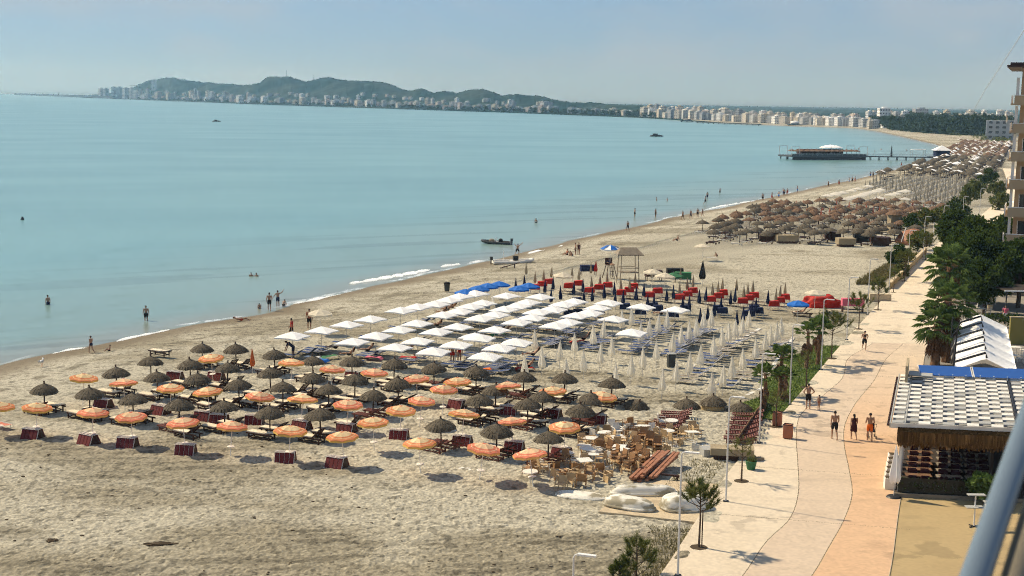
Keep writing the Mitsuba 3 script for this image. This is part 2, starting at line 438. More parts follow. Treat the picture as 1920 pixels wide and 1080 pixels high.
# breaking wavelets: thin ridges of foam
def foam_ridge(pxs, w):
    p = np.array([at(x, y, 0.02)[:2] for x, y in pxs])
    l = LineString(p)
    n = max(12, int(l.length / 0.35))
    c = np.array([l.interpolate(t, normalized=True).coords[0] for t in np.linspace(0, 1, n)])
    t = np.gradient(c, axis=0)
    t /= np.linalg.norm(t, axis=1, keepdims=True)
    nn = np.c_[t[:, 1], -t[:, 0]]
    s = np.linspace(0, 1, n)
    ww = w * (0.25 + np.sin(np.pi * s) ** 0.6) * 0.75 * (0.35 + 1.1 * meshkit.noise(np.c_[s * n * 0.35, s * 0, s * 0 + pxs[0][0]]))
    hh = 0.22 * np.minimum(1, ww / 0.8)
    rows = [np.c_[c + nn * (-0.5 * ww[:, None]), np.full(n, 0.004)], np.c_[c - nn * (0.15 * ww[:, None]), hh], np.c_[c + nn * (0.5 * ww[:, None]), np.full(n, 0.004)]]
    v, f, i = np.vstack(rows), [], np.arange(n - 1)
    for k in range(2):
        a, b = k * n + i, (k + 1) * n + i
        f += [np.c_[a, b, b + 1], np.c_[a, b + 1, a + 1]]
    return trimesh.Trimesh(v, np.vstack(f), process=False)


put('foam', [P('', [foam_ridge(a, w) for a, w in [
    ([(655, 532), (690, 527), (740, 518), (780, 511), (806, 506)], 1.3), ([(826, 500), (850, 497), (863, 495)], 0.7), ([(880, 492), (905, 489)], 0.5),
    ([(985, 478), (1010, 471), (1032, 468)], 0.8), ([(1045, 464), (1062, 459)], 0.5), ([(548, 570), (590, 563), (620, 555), (640, 551)], 0.55),
    ([(218, 640), (255, 631), (300, 622), (318, 618)], 0.55), ([(98, 663), (125, 657), (170, 651)], 0.45), ([(1322, 393), (1345, 388), (1380, 382), (1420, 376)], 0.7)]], 'foam_m', True)],
    None, 'white foam of small waves breaking along the waterline', 'foam', kind='stuff')

# hills: a height field in polar rows behind the far shore
ridge = [(150, 180), (170, 178), (235, 172), (250, 165), (262, 158), (275, 152.5), (290, 150), (310, 147), (325, 146), (345, 150), (360, 153), (380, 154), (420, 157), (450, 159), (468, 160), (488, 155), (503, 144), (525, 145),
         (540, 144), (555, 148), (575, 153), (600, 147), (618, 145), (640, 150), (675, 152), (700, 152), (730, 156), (750, 165), (768, 170), (790, 165), (812, 174), (835, 170), (855, 174), (870, 170), (885, 168), (905, 166),
         (925, 172), (940, 180), (955, 177), (975, 177), (1010, 179), (1030, 184), (1060, 190), (1090, 192), (1115, 191), (1140, 195), (1165, 197), (1190, 196), (1225, 200), (1260, 202), (1290, 205), (1330, 209), (1380, 214), (1430, 219)]
coast_far = [(150, 183.2), (200, 184.5), (500, 196), (960, 211), (1200, 220), (1380, 231), (1430, 233)]
hx = np.arange(150, 1431, 2.5)
hr = np.interp(hx, [a for a, _ in ridge], [b for _, b in ridge]) + (meshkit.fbm(np.c_[hx * 0.11, hx * 0, hx * 0], 3, 2) - 0.5) * 2.2 + (meshkit.noise(np.c_[hx * 0.31, hx * 0, hx * 0], 6) - 0.5) * 1.6
hs = np.interp(hx, [a for a, _ in coast_far], [b for _, b in coast_far])
rows = []
fr = np.array([0.0, 0.12, 0.25, 0.36, 0.47, 0.58, 0.69, 0.80, 0.90, 1.0, 1.12, 1.3])
ht = np.array([0.0, 0.02, 0.06, 0.14, 0.25, 0.38, 0.53, 0.71, 0.88, 1.0, 0.85, 0.3])
cols = []
for x, yr, ys in zip(hx, hr, hs):
    p0 = at(x, ys, GZ)
    D0 = math.hypot(p0[0], p0[1])
    far = 0.16 * D0 + 260
    pc = at_depth(x, yr, (D0 + far))
    u = p0[:2] / D0
    hc = max(pc[2] - GZ, 0.5)
    cols.append([[*(u * (D0 + far * a)), GZ - 0.4 + hc * h] for a, h in zip(fr, ht)])
H3 = np.array(cols)
nz = meshkit.fbm(np.c_[H3[..., 0].ravel() * 0.008, H3[..., 1].ravel() * 0.004, 0 * H3[..., 0].ravel()], 4, 8).reshape(H3.shape[:2]) - 0.5
H3[..., 2] += nz * (H3[..., 2] - GZ) * 0.55 * np.array([0, 1, 1, 1, 1, 1, 1, 0.7, 0.35, 0, 1, 1])
a, b = H3.shape[:2]
idx = np.arange(a * b).reshape(a, b)
q = np.stack([idx[:-1, :-1], idx[1:, :-1], idx[1:, 1:], idx[:-1, 1:]], -1).reshape(-1, 4)
hill_xyz = H3
struct('hills', trimesh.Trimesh(H3.reshape(-1, 3), np.vstack([q[:, [0, 1, 2]], q[:, [0, 2, 3]]]), process=False), 'hill_m', smooth=True, label='dark wooded coastal hills across the bay')

struct('far_plain', prism(Polygon([(330, 1800), (420, 1650), (1100, 1500), (4200, 1500), (7000, 9000), (-800, 9000), (-400, 4200)]), GZ - 1, GZ + 0.2), 'hill_m', label='flat wooded plain behind the town, pale with haze')

# ------------------------------------------------------------------ promenade and other grounds
PL = [(-9.0, 20.0), (-0.5, 40.0), (6.7, 58.2), (9.1, 65.6), (12.6, 76.2), (15.5, 83.6), (19.2, 93.0), (26.5, 112.4), (32.3, 127.5), (37.6, 141.1), (45.3, 161.3), (57.3, 191.9), (90.2, 266.0), (123, 346), (140, 395), (165, 470)]
PR = [(2.2, 20.0), (9.8, 40.0), (16.8, 58.7), (19.6, 67.6), (23.0, 78.2), (29.5, 98.0), (34.6, 114.0), (40.4, 129.5), (46.0, 143.0), (53.6, 162.5), (64.5, 190.0), (97.0, 263.0), (129, 342), (146, 391), (171, 466)]


def dens(P_, n=160):
    P_ = np.array(P_, float)
    k = np.r_[0, np.cumsum(np.linalg.norm(np.diff(P_, axis=0), axis=1))]
    t = np.linspace(0, k[-1], n)
    return np.c_[PchipInterpolator(k, P_[:, 0])(t), PchipInterpolator(k, P_[:, 1])(t)]


DL, DR = dens(PL), dens(PR)


def dl_at(y):
    return float(np.interp(y, DL[:, 1], DL[:, 0]))


def dr_at(y):
    return float(np.interp(y, DR[:, 1], DR[:, 0]))


PZ = GZ + 0.15
ys_p = np.concatenate([np.arange(22, 200, 1.0), np.arange(200, 465, 6.0)])
XL, XR = np.array([dl_at(y) for y in ys_p]), np.array([dr_at(y) for y in ys_p])


def band(xa, xb, z, y=ys_p):
    n = len(y)
    v = np.vstack([np.c_[xa, y, np.full(n, z)], np.c_[xb, y, np.full(n, z)]])
    i = np.arange(n - 1)
    return trimesh.Trimesh(v, np.vstack([np.c_[i, i + n, i + n + 1], np.c_[i, i + n + 1, i + 1]]), process=False)


prom = prism(Polygon([*zip(XL, ys_p), *zip(XR[::-1], ys_p[::-1])]), GZ - 0.3, PZ)
struct('promenade', prom, 'cream_pave', label='pale concrete promenade running beside the beach')
def wave(pts, off):
    w = np.array([at(x, y, PZ)[:2] for x, y in pts])[::1]
    w = np.vstack([[dl_at(22) + off, 22], [dl_at(44) + off - 0.6, 44], w, [dl_at(118) + off, 118], [dl_at(170) + off, 170]])
    return PchipInterpolator(w[:, 1], w[:, 0])(np.minimum(ys_p, 169))


W1 = wave([(1392, 1080), (1439, 1013), (1480, 974), (1497, 924), (1496, 869), (1493, 813), (1500, 780), (1544, 741), (1580, 708), (1589, 674)], 2.6)
W2 = wave([(1522, 1080), (1555, 1024), (1583, 974), (1598, 924), (1592, 880), (1583, 835), (1583, 802), (1600, 763), (1639, 713), (1661, 674)], 5.2)
kf = ys_p < 119
struct('pink_paving', band(W1[kf], W2[kf], PZ + 0.004, ys_p[kf]), 'pink_pave', label='wavy pinkish band down the middle of the promenade')
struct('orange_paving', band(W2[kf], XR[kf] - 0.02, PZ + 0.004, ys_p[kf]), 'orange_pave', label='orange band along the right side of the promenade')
jt = [band(w[kf] - 0.022, w[kf] + 0.022, PZ + 0.008, ys_p[kf]) for w in (W1, W2)]
for y in np.arange(30, 165, 9.3):
    x0, x1 = dl_at(y), dr_at(y)
    jt.append(quads([[[x0, y, PZ + 0.009], [x0, y + 0.03, PZ + 0.009], [x1, y + 0.03 - 2.2, PZ + 0.009], [x1, y - 2.2, PZ + 0.009]]]))
for m in jt:
    m.faces[m.face_normals[:, 2] < 0] = m.faces[m.face_normals[:, 2] < 0][:, ::-1]
put('paving_joint', [P('', jt, 'joint_m')], None, 'thin dark joints in the promenade paving', 'joint', kind='structure')
rs = np.random.RandomState(41)
for k in range(14):
    y = 56 + 5.6 * k + rs.uniform(-1, 1)
    a = np.linspace(0, 2 * np.pi, 22)[:-1]
    rr = rs.uniform(0.5, 1.3) * (0.7 + 0.6 * meshkit.noise(np.c_[np.cos(a) * 1.5 + k, np.sin(a) * 1.5, a * 0]))
    c = (dl_at(y) + rs.uniform(0.1, 0.6), y)
    pg = Polygon([(c[0] + q * 0.55 * math.cos(t) + 0.3 * q * math.sin(t), c[1] + q * math.sin(t)) for q, t in zip(rr, a)]).intersection(Polygon([*zip(XL + 0.01, ys_p), *zip(XR[::-1], ys_p[::-1])]))
    if pg.geom_type == 'Polygon' and pg.area > 0.2:
        m = sheet(pg, PZ + 0.0045)
        struct('drifted_sand', m, 'sand_m', uv=np.c_[20000 + m.vertices[:, 0], m.vertices[:, 1]], label='thin drift of beach sand blown onto the promenade edge')
# ground on the landward side
pvt = [(dr_at(y) + 0.0, y) for y in np.arange(22, 81, 4)]
struct('terrace_pavement', prism(Polygon(pvt + [(60, 80), (60, 22)]), GZ - 0.3, PZ - 0.05), 'tan_pave', label='tan concrete forecourt below the restaurant terrace')
pv2 = [(dr_at(y) + 0.0, y) for y in np.arange(80, 470, 5)]
struct('street_pavement', prism(Polygon(pv2 + [(900, 465), (900, 80)]), GZ - 0.3, PZ - 0.06), 'grey_pave', label='grey paved ground behind the promenade')
# trampled sand in relief: footprints and ruts in the near part of the beach
gx, gy = np.arange(-48, 34, 0.14), np.arange(44, 112, 0.14)
X2, Y2 = np.meshgrid(gx, gy)
def nz2(fx, fy, o, sd):
    return meshkit.fbm(np.stack([X2 * fx, Y2 * fy, 0 * X2], -1), o, sd)
hgt = 0.045 * nz2(1.6, 1.4, 2, 1) + 0.065 * (1 - np.abs(2 * nz2(3.6, 3.0, 1, 4) - 1)) + 0.075 * nz2(6.8, 5.6, 1, 6)
rut = np.clip((meshkit.noise(np.stack([X2 * 0.10 + 0.3 * nz2(0.3, 0.3, 1, 3), Y2 * 1.7 - X2 * 0.25, 0 * X2], -1), 8) - 0.55) * 4, 0, 1) * np.clip((meshkit.noise(np.stack([X2 * 0.05, Y2 * 0.09, 0 * X2], -1), 12) - 0.45) * 5, 0, 1)
hgt = hgt * (1 - 0.35 * rut) + 0.05 * rut * (meshkit.noise(np.stack([X2 * 0.3, Y2 * 6.0 - X2 * 0.9, 0 * X2], -1), 15) - 0.5)
near_sh = SH[:400]
dsh = np.interp(gy, near_sh[:, 1], near_sh[:, 0])
dl_ = np.array([dl_at(y) for y in gy])
ta = math.cos(math.radians(25.7))
keep_d = np.minimum((X2 - dsh[:, None]) * ta - 14.2, (dl_[:, None] - 0.05 - X2) * 0.93)
keep_d = np.minimum(keep_d, np.minimum(Y2 - 44.2, 111.5 - Y2))
hgt = 0.006 + np.clip(hgt - 0.045, 0, 1) * np.clip(keep_d / 0.8, 0, 1)
ny_, nx_ = X2.shape
idg = np.arange(ny_ * nx_).reshape(ny_, nx_)
ok = (keep_d[:-1, :-1] > 0) & (keep_d[1:, 1:] > 0) & (keep_d[1:, :-1] > 0) & (keep_d[:-1, 1:] > 0)
qd_ = np.stack([idg[:-1, :-1], idg[:-1, 1:], idg[1:, 1:], idg[1:, :-1]], -1)[ok]
gv = np.c_[X2.ravel(), Y2.ravel(), GZ + hgt.ravel()]
used, inv = np.unique(qd_, return_inverse=True)
qd_ = inv.reshape(-1, 4)
struct('trampled_sand', trimesh.Trimesh(gv[used], np.vstack([qd_[:, [0, 1, 2]], qd_[:, [0, 2, 3]]]), process=False), 'sand_m', smooth=True, uv=np.c_[20000 + gv[used, 0], gv[used, 1]], label='footprints and ruts in the sand of the near beach')
# concrete slab with upturned hulls
slab = [at(*q)[:2] for q in [(1122, 964), (1168, 928), (1240, 905), (1345, 912), (1307, 984)]]
struct('concrete_slab', prism(Polygon(slab), GZ - 0.2, GZ + 0.14), 'slab_m', label='low concrete slab at the edge of the promenade carrying white hulls')
# lawn strip
lawn = [(dl_at(y) - 0.02, y) for y in np.arange(88.5, 118, 2)]
lawn += [(x - 3.0 - 0.8 * math.sin(y * 0.7), y) for x, y in reversed(lawn)]
struct('lawn', prism(Polygon(lawn), GZ - 0.2, GZ + 0.10), 'lawn_m', label='strip of green lawn with palms beside the promenade')


def tufts(poly, n, h, w, zb, seed):
    r = np.random.RandomState(seed)
    P_ = Polygon(poly)
    x0, y0, x1, y1 = P_.bounds
    out = []
    while len(out) < n:
        c = (r.uniform(x0, x1), r.uniform(y0, y1))
        if P_.contains(Point(c)):
            out.append(c)
    c = np.array(out)
    a = r.uniform(0, np.pi, n)
    hh = h * r.uniform(0.4, 1.3, n)
    d = np.c_[np.cos(a), np.sin(a), 0 * a] * (w * r.uniform(0.5, 1.2, n))[:, None]
    lean = np.c_[r.normal(0, 0.3, (n, 2)) * hh[:, None], hh]
    b = np.c_[c, np.full(n, zb)]
    return quads(np.stack([b - d, b + d, b + d * 0.3 + lean, b - d * 0.3 + lean], 1))


put('grass', [P('', tufts(lawn, 9000, 0.12, 0.03, GZ + 0.1, 1), 'leaf_palm')], None, 'short green grass growing on the lawn strip', 'grass', kind='stuff')
scr = [(dl_at(y) - 0.03, y) for y in np.arange(53, 66, 1.5)]
scr += [(x - 0.9 - 1.6 * abs(math.sin(y * 0.5)), y) for x, y in reversed(scr)]
put('weeds', [P('', [tufts(scr, 1900, 0.22, 0.03, GZ, 2), tufts([(42, 158), (56, 189), (54, 190), (39.5, 158)], 9000, 0.5, 0.07, GZ, 3), tufts([(10.0, 71), (12.6, 77.6), (10.5, 78), (8.2, 72)], 700, 0.2, 0.03, GZ, 4)], 'leaf_dry')], None,
    'dry green weeds along the edge of the promenade', 'weeds', kind='stuff')

# ------------------------------------------------------------------ beach furniture prototypes


def jag(n, k, amt, seed):
    r = np.random.RandomState(seed)
    t = 1 + amt * (r.rand(k, n) - 0.5)
    return lambda i, j: t[i, j]


def thatch_proto(mat, seed, flat=1.0):
    n = 30
    t = jag(n, 7, 0.10, seed)
    r = np.random.RandomState(seed + 50)
    prof = [(0.05, 1.97), (0.26, 1.87), (0.52, 1.74), (0.76, 1.58), (0.93, 1.40), (0.90, 1.36), (0.05, 1.70)]
    m, uv = lathe(prof, n, lambda i, j: 1.0 if i in (0, 6) else t(i, j))
    v = m.vertices.copy()
    dz = r.uniform(-0.05, 0.03, n)
    for i in (3, 4, 5):
        for j in range(n + 1):
            v[i * (n + 1) + j, 2] += dz[j % n] * (1.0 if i > 3 else 0.4)
    m = trimesh.Trimesh(v, m.faces, process=False)
    # loose straws: short strips lying down the slope and over the rim
    qs = []
    for _ in range(150):
        a, s0 = r.uniform(0, 2 * np.pi), r.uniform(0.15, 0.8)
        L = r.uniform(0.22, 0.38)
        def pt(s, lift):
            return np.interp(s, [0, .26, .52, .76, .93, 1.05], [1.98, 1.88, 1.755, 1.60, 1.42, 1.30]) + lift
        p0, p1 = s0, min(s0 + L, 1.03)
        w = 0.028
        d = np.array([math.cos(a), math.sin(a)])
        e = np.array([-d[1], d[0]])
        A, B = np.r_[d * p0, pt(p0, 0.0)], np.r_[d * p1, pt(p1, 0.022)]
        E3 = np.r_[e, 0] * w
        qs.append([A - E3, A + E3, B + E3 * 0.6, B - E3 * 0.6])
    sm_ = quads(qs)
    suv_ = np.c_[r.rand(len(sm_.vertices)), np.full(len(sm_.vertices), 0.5)]
    crown = trimesh.Trimesh(np.vstack([m.vertices, sm_.vertices]), np.vstack([m.faces, sm_.faces + len(m.vertices)]), process=False)
    return [P('pole', tube([(0, 0, -0.3), (0, 0, 1.72)], 0.045, 7), 'wood_pole'),
            P('thatch', crown, mat, uv=np.vstack([uv, suv_])),
            P('thatch>finial', tube([(0, 0, 1.93), (0.01, 0, 2.02), (0.03, 0.01, 2.12)], [0.085, 0.05, 0.065], 7), 'wood_pole')]


THATCH = [thatch_proto('thatch_m', s) for s in (1, 2, 3)]
THATCH_RED = [thatch_proto('thatch_red_m', s) for s in (4, 5)]


def parasol_proto(mat, R=0.97, h=2.10, drop=0.33, n=8, table=True, pole='white_paint', seed=0):
    prof = [(0.0, h), (R * 0.2, h - drop * 0.12), (R * 0.45, h - drop * 0.34), (R * 0.72, h - drop * 0.63), (R * 0.97, h - drop * 0.96), (R * 0.98, h - drop * 0.97 - 0.10)]
    K = n * 4
    def q(i, j):
        ph = (j % 4) / 4.0
        return 1 - 0.09 * math.sin(math.pi * ph) * (i >= 2)
    m, uv = lathe(prof, K, q)
    v, r = m.vertices.copy(), np.random.RandomState(seed)
    for j in range(K + 1):
        v[5 * (K + 1) + j, 2] -= 0.02 * (j % 2) * (j % K != 0)
        v[4 * (K + 1) + j, 2] += 0.05 * math.sin(math.pi * ((j % 4) / 4.0))
        v[3 * (K + 1) + j, 2] -= 0.025 * math.sin(math.pi * ((j % 4) / 4.0))
        v[2 * (K + 1) + j, 2] -= 0.02 * math.sin(math.pi * ((j % 4) / 4.0))
    m = trimesh.Trimesh(v, m.faces, process=False)
    uv = uv.copy()
    uv[:, 1] = np.repeat([0.0, 0.2, 0.45, 0.72, 0.965, 1.0], K + 1)
    out = [P('pole', tube([(0, 0, -0.3), (0, 0, h + 0.07)], 0.022, 6), pole), P('canopy', m, mat, uv=uv),
           P('canopy>ribs', [tube([(0, 0, h - 0.12), (R * 0.95 * math.cos(a), R * 0.95 * math.sin(a), h - drop * 0.95)], 0.008, 3) for a in np.arange(n) * 2 * np.pi / n], 'metal_grey')]
    if table:
        out.append(P('pole>tray', lathe([(0.0, 0.62), (0.21, 0.62), (0.23, 0.60), (0.21, 0.575), (0.0, 0.575)], 12)[0], 'white_plastic'))
    return out


ORANGE = [parasol_proto('orange_a'), parasol_proto('orange_b')]
BLUE_P = parasol_proto('blue_cloth', 1.15, 2.1, 0.42, table=False)
CREAM_P = parasol_proto('cream_cloth', 1.15, 2.2, 0.42, table=False)
GREEN_P = parasol_proto('green_cloth', 1.15, 2.0, 0.42, table=False)


def square_parasol(mat, side=2.1, h=2.05, drop=0.42, pole='metal_grey'):
    s = side / 2
    zc, zm = h - drop, h - drop + 0.05
    ring = [(s, s, zc), (0, s, zm), (-s, s, zc), (-s, 0, zm), (-s, -s, zc), (0, -s, zm), (s, -s, zc), (s, 0, zm)]
    v = [(0, 0, h)] + [(x * 0.5, y * 0.5, h - drop * 0.47 + (0 if x * y else 0.02)) for x, y, z in ring] + ring + [(x * 1.005, y * 1.005, z - 0.09) for x, y, z in ring]
    f = []
    for i in range(8):
        j = (i + 1) % 8
        f += [[0, 1 + i, 1 + j], [1 + i, 9 + i, 9 + j], [1 + i, 9 + j, 1 + j], [9 + i, 17 + i, 17 + j], [9 + i, 17 + j, 9 + j]]
    can = trimesh.Trimesh(v, f, process=False)
    return [P('pole', tube([(0, 0, -0.3), (0, 0, h + 0.06)], 0.024, 6), pole), P('canopy', can, mat),
            P('canopy>ribs', [tube([(0, 0, h - 0.1), (x * 0.97, y * 0.97, z - 0.02)], 0.009, 3) for x, y, z in ring], 'metal_grey')]


WHITE_P = square_parasol('white_cloth')


def closed_proto(mat, L=1.5, top=2.3, r=0.33, pole='metal_grey', seed=0, folds=7):
    K = folds * 2
    prof = [(0.025, top), (r * 0.32, top - L * 0.22), (r * 0.62, top - L * 0.52), (r * 0.98, top - L * 0.84), (r * 0.86, top - L * 0.95), (r * 0.55, top - L)]
    rr = np.random.RandomState(seed)
    w = rr.uniform(0.8, 1.15, K)
    m, uv = lathe(prof, K, lambda i, j: 1.0 if i == 0 else w[j] * (1.0 if j % 2 else 0.62))
    v = m.vertices.copy()
    for j in range(K + 1):
        v[5 * (K + 1) + j, 2] -= 0.12 * w[j % K] * (j % 2)
        v[4 * (K + 1) + j, 2] -= 0.05 * w[j % K]
    return [P('pole', tube([(0, 0, -0.3), (0, 0, top + 0.03)], 0.021, 6), pole), P('folded_canopy', trimesh.Trimesh(v, m.faces, process=False), mat)]


CLOSED = [closed_proto('beige_cloth', seed=s) for s in (1, 2, 3)]
NAVY_C = [closed_proto('navy_cloth', 1.35, 2.0, 0.21, seed=s) for s in (4, 5)]
TAN_C = [closed_proto('tan_cloth', 1.2, 1.95, 0.19, seed=s) for s in (6, 7)]
ORANGE_C = closed_proto('orange_closed', 1.25, 1.95, 0.2, 'white_paint', 8)
PINK_C = closed_proto('pink_cloth', 1.3, 2.0, 0.24, seed=9)
BIG_C = closed_proto('dark_cloth', 2.0, 3.0, 0.40, seed=10)
GREY_C = closed_proto('grey_cloth', 1.4, 2.1, 0.22, seed=12)


def sunbed(frame, cushion, back=38, low=False, raised=True):
    """wooden lounger: foot at +x, raised backrest at -x"""
    h = 0.24 if low else 0.34
    legs = [P('leg', [box((sx, sy, (h - 0.04) / 2 - 0.02), (0.07, 0.07, h)), ], frame) for sx in (0.78, -0.72) for sy in (-0.27, 0.27)]
    seat = [box((0.36, sy, h), (1.2, 0.06, 0.08)) for sy in (-0.30, 0.30)] + [box((-0.60, sy, h), (0.72, 0.06, 0.08)) for sy in (-0.30, 0.30)] + \
           [box((x, 0, h + 0.01), (0.075, 0.58, 0.03)) for x in np.linspace(-0.15, 0.92, 8)] + [box((0.75, 0, 0.12), (0.05, 0.5, 0.05)), box((-0.7, 0, 0.12), (0.05, 0.5, 0.05)), box((0.02, -0.27, 0.11), (1.5, 0.04, 0.05)), box((0.02, 0.27, 0.11), (1.5, 0.04, 0.05))]
    a = math.radians(back)
    ca, sa = math.cos(a), math.sin(a)
    bk = [box((-0.2 - 0.40 * ca, sy, h + 0.40 * sa), (0.86, 0.055, 0.06), ry=back) for sy in (-0.285, 0.285)] + \
         [box((-0.2 - t * ca, 0, h + 0.01 + t * sa), (0.075, 0.54, 0.028), ry=back) for t in np.linspace(0.08, 0.8, 6)]
    out = [P('frame', seat, frame), P('backrest', bk, frame)] + legs
    if cushion:
        c = trimesh.creation.box((1.12, 0.56, 0.075))
        c.apply_translation((0.38, 0, h + 0.065))
        out.append(P('cushion', [c] + ([box((-0.2 - 0.41 * ca + 0.06 * sa, 0, h + 0.41 * sa + 0.06 * ca), (0.80, 0.5, 0.06), ry=back)] if back < 20 else []), cushion))
    return out


BED_CREAM = [sunbed('wood_dark', 'cushion_m', b) for b in (38, 45, 30)]
BED_FLAT = sunbed('wood_dark', 'cushion_m', 8)
BED_BARE = sunbed('wood_red', None, 36)
BED_RED = sunbed('wood_red', None, 22)
BED_GREY = sunbed('wood_grey', None, 30)


def sling_bed(mat, back=28, frame='metal_grey'):
    h = 0.30
    a = math.radians(back)
    ca, sa = math.cos(a), math.sin(a)
    fr = [tube([(0.95, sy, h), (-0.25, sy, h), (-0.25 - 0.7 * ca, sy, h + 0.7 * sa)], 0.022, 5) for sy in (-0.3, 0.3)]
    legs = [P('leg', tube([(x, -0.3, h), (x + 0.05, -0.3, -0.02), (x + 0.05, 0.3, -0.02), (x, 0.3, h)], 0.02, 5), frame) for x in (0.7, -0.45)]
    sl = quads([[(0.93, -0.29, h + 0.012), (0.93, 0.29, h + 0.012), (0.3, 0.29, h - 0.03), (0.3, -0.29, h - 0.03)], [(0.3, -0.29, h - 0.03), (0.3, 0.29, h - 0.03), (-0.25, 0.29, h + 0.01), (-0.25, -0.29, h + 0.01)],
                [(-0.25, -0.29, h + 0.01), (-0.25, 0.29, h + 0.01), (-0.25 - 0.69 * ca, 0.29, h + 0.69 * sa), (-0.25 - 0.69 * ca, -0.29, h + 0.69 * sa)]])
    return [P('frame', fr, frame), P('sling', sl, mat)] + legs


SLING_BLUE = [sling_bed('sling_blue', b) for b in (25, 40, 12)]
SLING_NAVY = sling_bed('navy_cloth', 20)
SLING_WHITE = [sling_bed('white_plastic', b) for b in (8, 18)]
SLING_GREY = [sling_bed('wood_grey', b) for b in (8, 18)]
SLING_BROWN = sling_bed('wood_grey', 10, 'wood_dark')
SLING_ORANGE = sling_bed('pink_cloth', 24)


def hood_bed(mat):
    """sunbed turned up under a cloth cover that hangs as a box over its white legs"""
    h = 0.42
    prof = [(-0.52, h), (-0.46, h + 0.48), (0.40, h + 0.56), (0.50, h + 0.50), (0.56, h)]
    body = prism([(x, z) for x, z in prof], -0.34, 0.34)
    body.apply_transform(trimesh.transformations.rotation_matrix(math.pi / 2, [1, 0, 0]))
    fr = [box((x, y, 0.2), (0.05, 0.05, 0.5)) for x in (-0.45, 0.5) for y in (-0.3, 0.3)]
    return [P('cover', body, mat)] + [P('leg', m, 'white_plastic') for m in fr] + [P('rail', [box((0.05, sy, h - 0.03), (1.15, 0.045, 0.05)) for sy in (-0.35, 0.35)], 'white_plastic')]


HOOD_RED, HOOD_NAVY = hood_bed('red_cloth'), hood_bed('navy_cloth')


def tent_bed():
    """two folded sunbeds leaning together, their dark red cushions outwards"""
    W, hgt, d = 1.06, 0.74, 0.62
    def slope(y0, y1, yoff):
        t = math.degrees(math.atan2(hgt, d * 0.35))
        out = []
        for k in range(4):
            x = -W / 2 + W * (k + 0.5) / 4
            m = trimesh.creation.box((W / 4 - 0.035, 0.78, 0.07))
            m.apply_transform(trimesh.transformations.rotation_matrix(math.radians(t), [1, 0, 0]))
            m.apply_translation((x, yoff, hgt / 2))
            out.append(m)
        return out
    strips = slope(0, 0, -d * 0.42)
    back = trimesh.creation.box((W - 0.04, 0.76, 0.06))
    back.apply_transform(trimesh.transformations.rotation_matrix(math.radians(-72), [1, 0, 0]))
    back.apply_translation((0, d * 0.42, hgt / 2))
    t = math.atan2(hgt, d * 0.35)
    fr = [box((-W / 2 + W * k / 4, -d * 0.42 + 0.02, hgt / 2), (0.03, 0.84, 0.03), rx=math.degrees(t)) for k in range(5)]
    top = [box((0, y, hgt - 0.01), (W + 0.04, 0.06, 0.035)) for y in (-0.19, -0.03, 0.13)] + [box((0, -d * 0.58, 0.02), (W + 0.1, 0.07, 0.06)), box((0, d * 0.6, 0.02), (W + 0.1, 0.07, 0.06))]
    side = [prism([(-d * 0.52, 0.03), (-d * 0.24, hgt - 0.04), (d * 0.24, hgt - 0.04), (d * 0.54, 0.03)], -0.015, 0.015) for _ in range(2)]
    for m, x in zip(side, (-W / 2 + 0.05, W / 2 - 0.05)):
        m.apply_transform(np.array([[0, 0, 1, x], [1, 0, 0, 0], [0, 1, 0, 0], [0, 0, 0, 1.0]]))
    return [P('cushion_strip', s_, 'maroon_m') for s_ in strips] + [P('rear_cushion', back, 'maroon_m'), P('frame', fr + top, 'white_plastic'), P('side_panel', side[0], 'wood_dark'), P('side_panel', side[1], 'wood_dark')]


TENT = tent_bed()


def armchair(mat):
    seat = box((0, 0, 0.42), (0.48, 0.46, 0.04))
    bk = [box((-0.24, 0, 0.66), (0.035, 0.46, 0.44), ry=-10)]
    arms = [tube([(-0.26, s, 0.64), (0.2, s, 0.62), (0.23, s, 0.42), (0.24, s, 0)], 0.024, 4) for s in (-0.26, 0.26)] + [tube([(-0.26, s, 0.64), (-0.24, s, 0.4), (-0.27, s, 0)], 0.024, 4) for s in (-0.26, 0.26)]
    return [P('seat', seat, mat), P('backrest', bk, mat)] + [P('arm', a, mat) for a in arms[:2]] + [P('leg', a, mat) for a in arms[2:]]


CHAIR_T, CHAIR_B, CHAIR_W = armchair('tan_plastic'), armchair('brown_plastic'), armchair('white_plastic')


def table(mat, r=0.42, sq=False):
    top = box((0, 0, 0.70), (0.75, 0.75, 0.035)) if sq else lathe([(0, 0.72), (r, 0.72), (r + 0.01, 0.70), (r, 0.68), (0, 0.68)], 18)[0]
    return [P('tabletop', top, mat), P('column', tube([(0, 0, 0.0), (0, 0, 0.69)], 0.03, 6), mat), P('foot', [box((0, 0, 0.02), (0.5, 0.06, 0.04), rz=a) for a in (45, 135)], mat)]


TABLE_R, TABLE_S = table('white_plastic'), table('white_plastic', sq=True)

